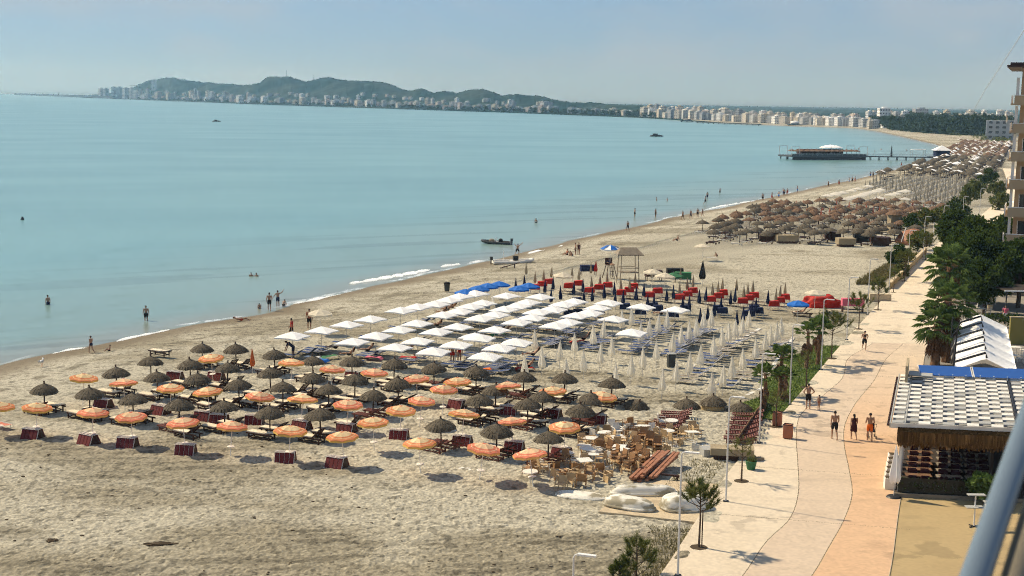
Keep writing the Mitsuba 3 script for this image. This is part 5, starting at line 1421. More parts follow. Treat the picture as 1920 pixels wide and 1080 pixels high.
POSES = {
    'stand': STAND,
    'walk': pose(ll=((-0.09, 0, 0), (-0.10, 0.17, -0.41), (-0.10, 0.16, -0.83)), rl=((0.09, 0, 0), (0.10, -0.06, -0.43), (0.10, -0.33, -0.76)), la=((-0.19, 0, 0), (-0.25, -0.11, -0.27), (-0.25, -0.08, -0.52)), ra=((0.19, 0, 0), (0.25, 0.10, -0.28), (0.24, 0.26, -0.46))),
    'hips': pose(la=((-0.19, 0, 0), (-0.37, -0.06, -0.24), (-0.20, 0.06, -0.42)), ra=((0.19, 0, 0), (0.37, -0.06, -0.24), (0.20, 0.06, -0.42))),
    'push': pose(la=((-0.19, 0, 0), (-0.25, 0.04, -0.29), (-0.22, 0.30, -0.36)), ra=((0.19, 0, 0), (0.25, 0.04, -0.29), (0.22, 0.30, -0.36)), ll=((-0.09, 0, 0), (-0.10, 0.14, -0.42), (-0.10, 0.12, -0.84)), rl=((0.09, 0, 0), (0.10, -0.05, -0.43), (0.10, -0.27, -0.79))),
    'run': pose(lean=0.12, ll=((-0.09, 0, 0), (-0.10, 0.30, -0.32), (-0.10, 0.14, -0.70)), rl=((0.09, 0, 0), (0.10, -0.12, -0.42), (0.10, -0.46, -0.62)), la=((-0.19, 0, 0), (-0.27, -0.20, -0.20), (-0.20, 0.02, -0.36)), ra=((0.19, 0, 0), (0.27, 0.14, -0.24), (0.2, 0.34, -0.12))),
    'bend': pose(lean=0.95, la=((-0.19, 0, 0), (-0.22, 0.12, -0.26), (-0.2, 0.2, -0.5)), ra=((0.19, 0, 0), (0.22, 0.12, -0.26), (0.2, 0.2, -0.5))),
    'sit': pose(hipz=0.13, lean=-0.18, ll=((-0.09, 0, 0), (-0.13, 0.36, 0.22), (-0.13, 0.62, -0.06)), rl=((0.09, 0, 0), (0.13, 0.36, 0.22), (0.13, 0.62, -0.06)), la=((-0.19, 0, 0), (-0.26, -0.10, -0.27), (-0.27, -0.20, -0.48)), ra=((0.19, 0, 0), (0.25, 0.12, -0.26), (0.20, 0.30, -0.32))),
    'crouch': pose(hipz=0.28, lean=0.55, ll=((-0.09, 0, 0), (-0.16, 0.36, 0.14), (-0.14, 0.10, -0.20)), rl=((0.09, 0, 0), (0.16, 0.36, 0.14), (0.14, 0.10, -0.20)), la=((-0.19, 0, 0), (-0.22, 0.16, -0.25), (-0.18, 0.28, -0.42)), ra=((0.19, 0, 0), (0.22, 0.16, -0.25), (0.18, 0.28, -0.42))),
    'lie': pose(hipz=0.14, lean=-1.30, ll=((-0.09, 0, 0), (-0.11, 0.43, 0.06), (-0.12, 0.84, -0.05)), rl=((0.09, 0, 0), (0.11, 0.40, 0.16), (0.12, 0.76, -0.05)), la=((-0.19, 0, 0), (-0.30, 0.22, -0.03), (-0.28, 0.46, 0.0)), ra=((0.19, 0, 0), (0.30, 0.22, -0.03), (0.28, 0.46, 0.0))),
    'lounge': pose(hipz=0.47, lean=-0.75, ll=((-0.09, 0, 0), (-0.11, 0.42, 0.10), (-0.12, 0.82, -0.04)), rl=((0.09, 0, 0), (0.11, 0.43, 0.02), (0.12, 0.85, -0.04)), la=((-0.19, 0, 0), (-0.30, 0.12, -0.2), (-0.28, 0.36, -0.2)), ra=((0.19, 0, 0), (0.30, 0.12, -0.2), (0.28, 0.36, -0.2))),
    'leap': pose(hipz=1.25, lean=0.25, ll=((-0.09, 0, 0), (-0.14, 0.30, -0.28), (-0.12, 0.05, -0.62)), rl=((0.09, 0, 0), (0.12, -0.20, -0.38), (0.12, -0.52, -0.62)), la=((-0.19, 0, 0), (-0.40, 0.05, 0.16), (-0.55, 0.12, 0.34)), ra=((0.19, 0, 0), (0.38, 0.12, 0.10), (0.52, 0.26, 0.26))),
    'wave': pose(ra=((0.19, 0, 0), (0.42, 0.02, 0.05), (0.56, 0.05, 0.27)), la=((-0.19, 0, 0), (-0.34, 0.02, -0.2), (-0.46, 0.08, -0.40))),
}
_cache = {}


def person_parts(ps, wear, female=False):
    """wear: list of (part, material); returns proto with one body mesh"""
    key = (ps, tuple(wear), female)
    if key in _cache:
        return _cache[key]
    p = POSES[ps]
    hip = np.array([0, 0, p['hipz']])
    ca, sa = math.cos(p['lean']), math.sin(p['lean'])

    def tor(x, y, z):
        return hip + np.array([x, y * ca + z * sa, z * ca - y * sa])
    chest, neck = tor(0, 0, 0.36), tor(0, 0.0, 0.54)
    head = tor(0, 0.035, 0.69) + np.array(p['head']) * 0
    sh = tor(0, 0, 0.49)
    bits = [bone(tor(0, 0, 0.02), tor(0, 0, 0.16), 0.105, 0.098, (1.45, 1, 1), (1.3, 1, 1)), bone(tor(0, 0, 0.16), tor(0, 0, 0.38), 0.098, 0.112, (1.3, 1, 1), (1.45, 1, 1)), bone(tor(0, 0, 0.38), tor(0, 0, 0.47), 0.105, 0.07, (1.5, 1, 1), (2.1, 1, 1)),
            bone(tor(0, 0, 0.47), tor(0, 0.015, 0.60), 0.062, 0.052)]
    hands = []
    for nm in ('la', 'ra'):
        q = p[nm]
        s = np.array([q[0][0], 0, 0]) + sh
        e, w = sh + np.array(q[1]), sh + np.array(q[2])
        bits += [bone(s, e, 0.056, 0.042), bone(e, w, 0.043, 0.028), bone(s, tor(0.5 * q[0][0], 0, 0.42), 0.06, 0.07)]
        d = (w - e) / np.linalg.norm(w - e)
        side = np.array([np.sign(q[0][0]), 0, 0.0])
        fw = np.cross(side, d)
        fw = fw / (np.linalg.norm(fw) + 1e-9)
        lat = np.cross(d, fw)
        palm0, palm1 = w + d * 0.02, w + d * 0.085
        hands.append(hull(np.vstack([_sph * 0.016 + palm0 + fw * o for o in (-0.02, 0.02)] + [_sph * 0.013 + palm1 + fw * o for o in (-0.032, 0.032)])))
        for o, ln in zip((-0.032, -0.011, 0.011, 0.032), (0.060, 0.076, 0.080, 0.066)):
            k0 = palm1 + fw * o
            k1 = k0 + d * ln * 0.55 - lat * 0.006
            k2 = k1 + d * ln * 0.42 - lat * 0.026
            hands += [bone(k0, k1, 0.0095, 0.0085), bone(k1, k2, 0.0085, 0.0075)]
        t0 = palm0 + fw * 0.028 + d * 0.015
        hands += [bone(t0, t0 + fw * 0.022 + d * 0.035 - lat * 0.01, 0.012, 0.010), bone(t0 + fw * 0.022 + d * 0.035 - lat * 0.01, t0 + fw * 0.022 + d * 0.065 - lat * 0.02, 0.010, 0.008)]
    legs = {}
    for nm in ('ll', 'rl'):
        q = p[nm]
        h, k, a = hip + np.array(q[0]), hip + np.array(q[1]), hip + np.array(q[2])
        legs[nm] = (h, k, a)
        bits += [bone(h, k, 0.090, 0.058), bone(k, (k * 0.62 + a * 0.38) + np.array([0, -0.012, 0]), 0.056, 0.056), bone((k * 0.62 + a * 0.38) + np.array([0, -0.012, 0]), a, 0.054, 0.036)]
        shin = (a - k) / np.linalg.norm(a - k)
        fwd = np.array([0, 1.0, 0]) - shin * shin[1]
        fwd /= np.linalg.norm(fwd)
        bits += [bone(a + shin * 0.03 - fwd * 0.03, a + shin * 0.045 + fwd * 0.14, 0.036, 0.026, (1, 1, 0.9), (1.5, 1, 0.8))]
    hf = tor(0, 1, 0) - hip
    hu = tor(0, 0, 1) - hip
    if ps in ('bend', 'crouch', 'lie', 'lounge', 'sit'):
        hf = hf * 0.7 + np.array([0, 0.7, 0])
        hf /= np.linalg.norm(hf)
    skull = [hull(np.vstack([_sph * [0.077, 0.092, 0.10] + head + hu * 0.015, _sph * [0.05, 0.05, 0.035] + head - hu * 0.085 + hf * 0.035]))]
    skull += [bone(head + hf * 0.09 + hu * 0.012, head + hf * 0.112 - hu * 0.02, 0.012, 0.016)] + [bone(head + np.array([s * 0.078, 0, 0]), head + np.array([s * 0.082, 0, 0]) - hu * 0.03, 0.018, 0.012) for s in (-1, 1)]
    skull += [bone(head + hf * 0.078 - hu * 0.062 + np.array([-0.02, 0, 0]), head + hf * 0.078 - hu * 0.062 + np.array([0.02, 0, 0]), 0.012, 0.012)]
    body = to_tm(union(bits + skull[:1]), 4, 0.045)
    body = cat_([body, to_tm(union(hands)), to_tm(union(skull[1:]))])
    out = [P('', body, 'skin_a' if hash(ps) % 1 == 0 else 'skin_b', True)]
    hairpts = _sph[np.array(_sph @ np.array([0, -0.35, 1.0])) > -0.35]
    hp = np.array([v[0] * np.array([0.088, 0, 0]) + v[1] * hf * 0.103 + v[2] * hu * 0.112 for v in hairpts]) + head + hu * 0.016 - hf * 0.008
    hm = [hull(hp)]
    if female:
        hm.append(bone(head - hf * 0.06, head - hf * 0.10 - hu * 0.2, 0.07, 0.05, (1.1, 0.7, 1)))
    out.append(P('hair', to_tm(union(hm)), 'hair_m', True))
    for part, mat in wear:
        if part in ('shorts', 'briefs', 'bikini_bottom'):
            f = 0.62 if part == 'shorts' else 0.22
            g = [bone(tor(0, 0, 0.0), tor(0, 0, 0.11), 0.120, 0.110, (1.45, 1.02, 1), (1.38, 1.05, 0.6))]
            for nm in ('ll', 'rl'):
                h, k, a = legs[nm]
                g.append(bone(h, h + (k - h) * f, 0.106, 0.088 if part == 'shorts' else 0.098))
            out.append(P(part, to_tm(union(g), 2, 0.06), mat, True))
        elif part in ('shirt', 'dress', 'swimsuit'):
            g = [bone(tor(0, 0, 0.02 if part != 'shirt' else 0.05), tor(0, 0, 0.18), 0.118, 0.108, (1.42, 1.05, 1), (1.34, 1.05, 1)), bone(tor(0, 0, 0.18), tor(0, 0, 0.40), 0.108, 0.120, (1.34, 1.05, 1), (1.45, 1.05, 1)), bone(tor(0, 0, 0.40), tor(0, 0, 0.48), 0.112, 0.066, (1.5, 1.05, 1), (1.9, 1.1, 1))]
            if part == 'dress':
                for nm in ('ll', 'rl'):
                    h, k, a = legs[nm]
                    g.append(bone(h, h + (k - h) * 0.75, 0.115, 0.115))
                g.append(hull(np.vstack([_sph * 0.11 + legs[n][0] for n in ('ll', 'rl')] + [_sph * 0.10 + legs[n][0] + (legs[n][1] - legs[n][0]) * 0.72 for n in ('ll', 'rl')])))
            if part == 'shirt':
                for nm in ('la', 'ra'):
                    q = p[nm]
                    s = np.array([q[0][0], 0, 0]) + sh
                    g.append(bone(s, s + (sh + np.array(q[1]) - s) * 0.55, 0.072, 0.062))
            out.append(P(part, to_tm(union(g), 2, 0.06), mat, True))
        elif part == 'bikini_top':
            out.append(P(part, to_tm(bone(tor(0, 0.012, 0.34), tor(0, 0.012, 0.40), 0.120, 0.118, (1.42, 1, 0.6), (1.42, 1, 0.6)), 1, 0.06), mat, True))
    _cache[key] = out
    return out


def person(x, y, ps, wear, label, z=GZ, face=None, s=1.0, female=False, group=None):
    """x, y: photo point under the feet; z: height of that point; face: heading in degrees (0 = away from the camera)"""
    p = at(x, y, z)
    dz = 0.0
    if p[1] < 420 and z > 0.3:
        pass
    return put('person', person_parts(ps, tuple(wear), female), mat4(p[0], p[1], p[2] + dz + (0.0), face if face is not None else rng.uniform(0, 360), s), label, 'person', group)


person(1564, 824, 'walk', [('shorts', 'dark_cloth')], 'shirtless man in black shorts walking away along the promenade', PZ, 0, 1.04)
person(1600, 824, 'walk', [('dress', 'wine_cloth')], 'woman in a short dark dress walking away between two men', PZ, 4, 0.93, True)
k = person(1630, 826, 'push', [('shorts', 'orange_shorts')], 'shirtless man in orange shorts pushing a small dark pushchair', PZ, -4, 1.0)
p = at(1637, 824, PZ)
put('pushchair', [P('seat', [box((0, 0, 0.45), (0.36, 0.4, 0.06)), box((0, 0.2, 0.68), (0.36, 0.05, 0.45), rx=-15)], 'dark_cloth'), P('frame', [tube([(s, -0.35, 0.95), (s, 0.0, 0.5), (s, 0.35, 0.1)], 0.015, 5) for s in (-0.2, 0.2)] + [tube([(s, 0.2, 0.5), (s, -0.25, 0.1)], 0.015, 5) for s in (-0.2, 0.2)] + [tube([(-0.2, -0.35, 0.95), (0.2, -0.35, 0.95)], 0.018, 5)], 'metal_dark')] +
    [P('wheel', lathe([(0.03, -0.02), (0.1, -0.02), (0.1, 0.02), (0.03, 0.02)], 12)[0].apply_transform(trimesh.transformations.rotation_matrix(math.pi / 2, [0, 1, 0])).apply_translation((a, b, 0.1)), 'rubber_m') for a in (-0.22, 0.22) for b in (0.35, -0.25)],
    mat4(p[0], p[1] + 0.35, PZ + 0.008, -4), 'small dark pushchair in front of the man in orange shorts', 'pushchair')
person(1515, 767, 'hips', [('shorts', 'dark_cloth')], 'shirtless man in black shorts standing by the lawn edge', PZ, 8, 1.02)
person(1535, 768, 'stand', [('briefs', 'terracotta')], 'small child standing beside the shirtless man', PZ, -60, 0.58)
person(1620, 658, 'run', [('shorts', 'dark_cloth'), ('bikini_top', 'dark_cloth')], 'woman in a dark top and shorts jogging along the promenade', PZ, 172, 1.0, True)
person(1884, 606, 'stand', [('shirt', 'hot_pink'), ('shorts', 'white_paint')], 'person in a pink top standing under the awning edge', PZ, 150, 1.0)
# at the waterline and in the sea (standing on the sea bed)
WD = [(90, 571, 1.0, -0.75, 'stand', [('shorts', 'navy_cloth')], 'bather standing waist deep, leftmost in the sea'), (274, 601, 1.0, -0.30, 'stand', [('shorts', 'dark_cloth')], 'bather standing knee deep in front of the first thatched sunshades'), (487, 578, 0.75, -0.15, 'crouch', [('briefs', 'white_paint')], 'child crouching in the shallows left of two men'),
      (505, 582, 1.05, -0.02, 'walk', [('shorts', 'dark_cloth')], 'man in dark shorts walking along the waterline'), (521, 574, 1.0, -0.1, 'wave', [('shorts', 'navy_cloth')], 'bather with an arm raised in the shallows'), (531, 574, 0.8, -0.1, 'crouch', [('briefs', 'dark_cloth')], 'child crouching in the shallows right of two men'),
      (471, 518, 1.0, -1.25, 'stand', [('briefs', 'dark_cloth')], 'left of two bathers chest deep in the sea'), (481, 518, 1.0, -1.3, 'stand', [('briefs', 'dark_cloth')], 'right of two bathers chest deep in the sea'), (1005, 418, 1.0, -0.9, 'stand', [('shorts', 'dark_cloth')], 'single bather waist deep right of the dark boat'),
      (1190, 406, 1.0, -0.2, 'stand', [('shorts', 'dark_cloth')], 'bather standing in the shallows, left of two'), (1229, 406, 1.0, -0.25, 'stand', [('shorts', 'dark_cloth')], 'bather standing in the shallows, right of two'), (1322, 383, 1.05, -0.1, 'walk', [('shorts', 'dark_cloth')], 'bather walking beside the far waterline foam'), (1326, 371, 1.0, -0.4, 'stand', [('shorts', 'navy_cloth')], 'bather knee deep behind the one beside the foam'),
      (1350, 362, 1.0, -0.5, 'stand', [('shorts', 'dark_cloth')], 'bather knee deep, highest of the far waders'), (1231, 376, 1.0, -1.0, 'stand', [('briefs', 'dark_cloth')], 'left of a far pair standing in the sea'), (1251, 377, 1.0, -1.0, 'stand', [('briefs', 'dark_cloth')], 'right of a far pair standing in the sea')]
for x, y, s_, z, ps, w, lab in WD:
    p = at(x, y, 0.0)
    put('person', person_parts(ps, tuple(w), False), mat4(p[0], p[1], z, rng.uniform(0, 360), s_), lab, 'person')
for j, (x, y) in enumerate([(1430, 376), (1447, 374), (1460, 372), (1470, 367), (1476, 366), (1495, 361), (1553, 351), (1573, 348), (1592, 344), (1598, 342), (1603, 342), (1632, 332), (1637, 332), (1653, 326), (1468, 366), (1662, 323), (1690, 312), (1640, 285), (1610, 280), (1652, 281), (1700, 283)]):
    p = at(x, y, 0.0)
    put('person', person_parts(['stand', 'walk', 'wave'][j % 3], (('shorts', ['dark_cloth', 'red_cloth', 'blue_cloth'][j % 3]),), False), mat4(p[0], p[1], -0.15 if j < 17 else -1.0, rng.uniform(0, 360), 1.02), 'tiny distant bather in or beside the water near the pier', 'person', 'distant bathers near the pier')
SB = [(171, 663, 0.85, 'walk', [('briefs', 'navy_cloth')], 'child walking on the wet sand near the left edge', 0.1, 60), (205, 659, 0.6, 'sit', [('briefs', 'dark_cloth')], 'toddler sitting on the wet sand near the walking child', 0.2, 90), (452, 602, 1.0, 'lie', [('briefs', 'red_cloth')], 'bather lying on the wet sand at the waterline', 0.1, -70),
      (547, 634, 1.0, 'walk', [('shirt', 'red_cloth'), ('shorts', 'dark_cloth')], 'person in a red shirt walking behind the leftmost white parasol', GZ, 80), (580, 618, 1.08, 'stand', [('shirt', 'terracotta'), ('shorts', 'dark_cloth')], 'person in a brown shirt standing left of the round cream parasol', GZ, 180), (550, 672, 1.0, 'bend', [('shirt', 'navy_cloth'), ('shorts', 'navy_cloth')], 'person in dark blue bending over beside the thatched sunshades', GZ, 80),
      (1063, 479, 1.0, 'sit', [('bikini_top', 'orange_closed'), ('briefs', 'dark_cloth')], 'bather sitting on the sand left of a standing pair', 0.35, 120), (1069, 481, 0.7, 'sit', [('briefs', 'dark_cloth')], 'child sitting on the sand left of a standing pair', 0.35, 200), (1079, 479, 1.0, 'stand', [('shorts', 'dark_cloth')], 'left of a pair standing on the sand behind the white boat', 0.4, 100), (1085, 479, 1.02, 'stand', [('swimsuit', 'wine_cloth')], 'right of a pair standing on the sand behind the white boat', 0.4, 200), (1074, 482, 0.9, 'crouch', [('briefs', 'navy_cloth')], 'bather crouching at the feet of a standing pair', 0.4, 90),
      (1177, 434, 1.0, 'walk', [('shorts', 'dark_cloth')], 'person walking alone along the waterline beyond the lookout', 0.2, 30), (1280, 413, 1.0, 'walk', [('shorts', 'dark_cloth')], 'walker at the waterline, first of four from the left', 0.2, 40), (1295, 411, 1.0, 'walk', [('shorts', 'navy_cloth')], 'walker at the waterline, second of four from the left', 0.2, 30), (1308, 408, 1.0, 'stand', [('shorts', 'dark_cloth')], 'walker at the waterline, third of four from the left', 0.2, 10), (1317, 407, 0.9, 'walk', [('swimsuit', 'wine_cloth')], 'walker at the waterline, last of four from the left', 0.2, 50),
      (848, 684, 1.0, 'stand', [('briefs', 'red_cloth')], 'sunburnt bather standing under a white parasol, left of two', GZ, 170), (861, 682, 1.0, 'stand', [('swimsuit', 'red_cloth')], 'bather in red standing under a white parasol, right of two', GZ, 200), (1270, 452, 1.0, 'sit', [('shorts', 'dark_cloth')], 'person sitting alone on the open sand below the far sunshades', GZ, 100)]
for x, y, s_, ps, w, lab, z, fc in SB:
    person(x, y, ps, w, lab, z, fc, s_)
for j, (x, y) in enumerate([(630, 655), (690, 660), (770, 655), (797, 670), (830, 588), (840, 582), (848, 578), (950, 620), (820, 612), (990, 690), (1000, 668), (1040, 622), (1095, 638), (1240, 590), (655, 668), (905, 600)]):
    p = at(x, y + 6)
    A = shore_angle(p[1])
    put('person', person_parts('lounge', (('briefs', 'dark_cloth'),), j % 2 == 0), mat4(p[0], p[1], GZ - 0.05, A + rng.uniform(-10, 10), 1.0), 'tanned bather lying back on a sunbed in the shade of the white parasols', 'person', 'bathers on sunbeds under the white parasols')
p = at(1505, 594)
put('sunbed', BED_CREAM[0], mat4(p[0], p[1], GZ, SEA0 + 10), 'sunbed under the lone blue parasol near the lawn', 'sunbed')
put('person', person_parts('lounge', (('shorts', 'dark_cloth'),), False), mat4(p[0] - 0.15, p[1], GZ - 0.05, SEA0 - 80, 1.0), 'bather lying back on the sunbed beside the lone blue parasol', 'person')

# towels spread on sunbeds
for j, (x, y, mt, nm) in enumerate([(600, 672, 'blue_cloth', 'blue'), (585, 668, 'white_paint', 'white'), (700, 668, 'hot_pink', 'pink'), (765, 668, 'red_cloth', 'red'), (905, 690, 'orange_shorts', 'orange'), (985, 688, 'red_cloth', 'red'), (820, 620, 'hot_pink', 'pink'), (1085, 638, 'red_cloth', 'red'), (935, 625, 'green_cloth', 'green'), (620, 666, 'green_cloth', 'green')]):
    p = at(x, y, GZ + 0.4)
    g = np.linspace(-1, 1, 9)
    vv = [(u * 0.75, v * 0.32, 0.36 + 0.03 * math.sin(3 * u + 2 * v) - (0.16 if abs(u) > 0.95 else 0)) for u in g for v in (-1, -0.3, 0.3, 1)]
    put('towel', [P('', trimesh.Trimesh(vv, [q for i in range(8) for k in range(3) for q in ([i * 4 + k, i * 4 + 4 + k, i * 4 + 5 + k], [i * 4 + k, i * 4 + 5 + k, i * 4 + 1 + k])], process=False), mt)], mat4(p[0], p[1], GZ, SEA0 + 8 * j), f'{nm} towel spread on a sunbed, {ORD[j]} of the towels from the list of shaded beds' if False else f'{nm} towel spread on a sunbed among the white parasols', 'towel', f'{nm} towels on sunbeds')

# ------------------------------------------------------------------ boats, lookouts, gull
def rib_boat(L, W, tubec, inner, cargo):
    g = np.linspace(-1, 1, 15)
    pts = [(L / 2 * (1 - abs(t) ** 2.2 * 2.0 if False else (0.5 - abs(t)) * 2 if abs(t) > 0.45 else 0.1 + 0.9 * math.cos(t / 0.45 * math.pi / 2)), W / 2 * (np.sign(t) * min(1, abs(t) / 0.42) ** 0.6), 0.22) for t in g]
    pts = [(max(-L / 2, x), y, z + 0.22 * max(0, x / (L / 2)) ** 2) for x, y, z in pts]
    out = [P('tube', tube(pts, 0.20, 9), tubec), P('floor', box((-0.1 * L, 0, 0.10), (L * 0.78, W * 0.8, 0.08)), inner), P('bench', box((0.0, 0, 0.32), (0.35, W * 0.85, 0.06)), inner), P('transom', box((-L * 0.47, 0, 0.25), (0.08, W * 0.85, 0.42)), inner),
           P('motor', [box((-L * 0.52, 0, 0.68), (0.34, 0.3, 0.42)), box((-L * 0.53, 0, 0.2), (0.14, 0.1, 0.7))], 'rubber_m')]
    return out + cargo


c1 = [P('bag', trimesh.Trimesh(_sph * [0.45, 0.35, 0.3] + [0.7, 0.1, 0.5], trimesh.creation.icosphere(subdivisions=1).faces), 'tan_cloth'), P('bag', trimesh.Trimesh(_sph * [0.35, 0.3, 0.36] + [-0.6, -0.1, 0.5], trimesh.creation.icosphere(subdivisions=1).faces), 'dark_cloth'), P('windscreen_arch', tube([(0.15, -0.5, 0.4), (0.1, -0.45, 0.9), (0.1, 0.45, 0.9), (0.15, 0.5, 0.4)], 0.04, 5), 'white_paint')]
p = at(931, 457, 0)
put('inflatable_boat', rib_boat(4.4, 1.7, 'rubber_m', 'panel_grey', c1), mat4(p[0], p[1], -0.04, 168), 'dark inflatable motor boat moored just off the beach', 'boat')
p = at(961, 494, 0.2)
put('inflatable_boat', rib_boat(5.4, 1.9, 'white_plastic', 'white_plastic', [P('console', box((0.4, 0, 0.65), (0.6, 0.6, 0.6)), 'dark_cloth'), P('mast', tube([(-1.2, 0, 0.3), (-1.2, 0, 1.6)], 0.04, 5), 'white_paint')]), mat4(p[0], p[1], 0.22, 14), 'white motor boat drawn up at the waterline', 'boat')
q = at(964, 483, 0.9)
put('person', person_parts('leap', (('shorts', 'dark_cloth'),), False), mat4(p[0] + 0.6, p[1] + 0.3, 0.75, 200, 1.0), 'person leaping up from the white motor boat', 'person')
p = at(956, 505, 0.3)
put('boat_trailer', [P('beam', box((0, 0, 0.45), (2.6, 0.1, 0.1), ry=-14), 'wood_dark'), P('crossbar', box((-0.6, 0, 0.3), (0.1, 1.3, 0.1)), 'wood_dark'), P('leg', box((0.6, 0, 0.25), (0.1, 0.1, 0.7)), 'wood_dark')], mat4(p[0], p[1], 0.35, 20), 'dark boat trailer standing on the sand below the white motor boat', 'trailer')
for x, y, L, nm in [(1231, 256, 9, 'small dark boat far out, right of the middle'), (406, 228, 7, 'tiny dark boat far out, left of the middle')]:
    p = at(x, y, 0)
    m = trimesh.creation.icosphere(subdivisions=2)
    v = m.vertices * [L / 2, L * 0.16, L * 0.12]
    put('motor_boat', [P('hull', trimesh.Trimesh(v, m.faces), 'rubber_m'), P('cabin', box((-L * 0.1, 0, L * 0.13), (L * 0.3, L * 0.2, L * 0.12)), 'metal_dark')], mat4(p[0], p[1], 0.1, 10), nm, 'boat')
p = at(42, 412, 0)
put('buoy', [P('', lathe([(0, 0.55), (0.12, 0.5), (0.3, 0.1), (0.3, -0.2), (0, -0.3)], 10)[0], 'rubber_m')], mat4(p[0], p[1], 0), 'small dark buoy floating near the left edge', 'buoy')
p = at(78, 688, 0.2)
m = trimesh.creation.icosphere(subdivisions=2)
put('gull', [P('body', trimesh.Trimesh(m.vertices * [0.2, 0.08, 0.085] * (1 - 0.35 * np.clip(-m.vertices[:, :1], 0, 1)) + [0, 0, 0.28], m.faces), 'white_cloth'), P('head', trimesh.Trimesh(_sph * 0.055 + [0.17, 0, 0.40], trimesh.creation.icosphere(subdivisions=1).faces), 'white_cloth'), P('beak', tube([(0.21, 0, 0.40), (0.28, 0, 0.385)], [0.015, 0.004], 5), 'orange_closed'),
    P('wing', trimesh.Trimesh(_sph * [0.2, 0.02, 0.06] + [-0.05, 0.07, 0.30], trimesh.creation.icosphere(subdivisions=1).faces), 'metal_grey'), P('wing', trimesh.Trimesh(_sph * [0.2, 0.02, 0.06] + [-0.05, -0.07, 0.30], trimesh.creation.icosphere(subdivisions=1).faces), 'metal_grey'), P('leg', tube([(0.02, 0.03, 0.22), (0.02, 0.03, -0.05)], 0.008, 4), 'orange_closed'), P('leg', tube([(0.02, -0.03, 0.22), (0.02, -0.03, -0.05)], 0.008, 4), 'orange_closed')],
    mat4(p[0], p[1], 0.2, 80, 1.5), 'grey and white gull standing on the wet sand near the left edge', 'gull')
# lookout with a roof
p = at(1177, 532)
Hh = 3.9
put('lookout', [P('post', tube([(sx * 1.1, sy * 0.9, -0.1), (sx * 0.95, sy * 0.8, Hh - 0.5)], 0.05, 5), 'wood_grey') for sx in (-1, 1) for sy in (-1, 1)] + [P('platform', box((0, 0, 1.35), (2.0, 1.6, 0.08)), 'wood_grey'), P('railing', [box((0, s * 0.82, 1.85), (2.0, 0.05, 0.06)) for s in (-1, 1)] + [box((s * 1.0, 0, 1.85), (0.05, 1.6, 0.06)) for s in (-1, 1)], 'wood_grey'),
    P('roof', trimesh.Trimesh([(-1.5, -1.2, Hh - 0.5), (1.5, -1.2, Hh - 0.5), (1.5, 1.2, Hh - 0.5), (-1.5, 1.2, Hh - 0.5), (-0.9, 0, Hh + 0.25), (0.9, 0, Hh + 0.25)], [[0, 1, 5], [0, 5, 4], [1, 2, 5], [2, 3, 4], [2, 4, 5], [3, 0, 4], [0, 2, 1], [0, 3, 2]], process=False), 'wood_grey')] + [P('slat', box((0, -1.24 + 0.4 * k * 0 + 0.0, Hh - 0.52), (3.0, 0.05, 0.08)), 'wood_dark') for k in range(1)],
    mat4(p[0], p[1], GZ, 8), 'tall wooden lookout on four posts with a grey hipped roof', 'lookout')
p = at(1143, 522)
put('lifeguard_chair', [P('leg', tube([(sx * 0.7, sy * 0.6, -0.1), (sx * 0.35, sy * 0.3, 1.6)], 0.05, 5), 'wood_dark') for sx in (-1, 1) for sy in (-1, 1)] + [P('seat', box((0, 0, 1.62), (0.9, 0.8, 0.08)), 'wood_dark'), P('backrest', box((0, 0.4, 2.0), (0.9, 0.06, 0.7)), 'wood_dark'), P('ladder', [tube([(-0.2, -0.9, 0), (-0.2, -0.4, 1.6)], 0.03, 4), tube([(0.2, -0.9, 0), (0.2, -0.4, 1.6)], 0.03, 4)] + [box((0, -0.9 + 0.13 * k, 0.1 + 0.4 * k), (0.4, 0.04, 0.05)) for k in range(4)], 'wood_dark')], mat4(p[0], p[1], GZ, 20), 'dark wooden lifeguard chair below a blue and white parasol', 'lifeguard chair')
scene_k = put('round_parasol', [(a if a != 'canopy' else 'canopy', d_) for a, d_ in parasol_proto('white_cloth', 1.2, 3.9, 0.5, table=False)], mat4(p[0], p[1], GZ, 0), 'blue and white parasol fixed above the lifeguard chair', 'parasol')
for k in range(4):
    a0, a1 = math.radians(90 * k), math.radians(90 * k + 45)
    v = []
    for R_, z_ in ((0.02, 3.93), (0.6, 3.80), (1.2, 3.45)):
        for a in (a0, (a0 + a1) / 2, a1):
            v.append((p[0] + R_ * math.cos(a), p[1] + R_ * math.sin(a), GZ + z_ + 0.01))
    key = scene_k + '__stripe' + ('' if k == 0 else f'_{k:03d}')
    scene[key] = mikit.ply(trimesh.Trimesh(v, [[i * 3 + j, (i + 1) * 3 + j, (i + 1) * 3 + j + 1] for i in range(2) for j in range(2)] + [[i * 3 + j, (i + 1) * 3 + j + 1, i * 3 + j + 1] for i in range(2) for j in range(2)], process=False), 'blue_cloth')
put('person', person_parts('lounge', (('shirt', 'navy_cloth'), ('shorts', 'dark_cloth')), False), mat4(p[0], p[1], GZ + 1.25, 200, 0.95), 'lifeguard in dark clothes sitting on the wooden chair', 'person')
p = at(1329, 487)
put('sunbed', SLING_WHITE[1], mat4(p[0], p[1], GZ, 10), 'pale sunbed under the lone round parasol on the empty sand', 'sunbed')
p = at(1345, 482)
put('person', person_parts('crouch', (('briefs', 'dark_cloth'),), False), mat4(p[0], p[1], GZ, 100, 0.7), 'child crouching right of the lone round parasol', 'person')
p = at(838, 546)
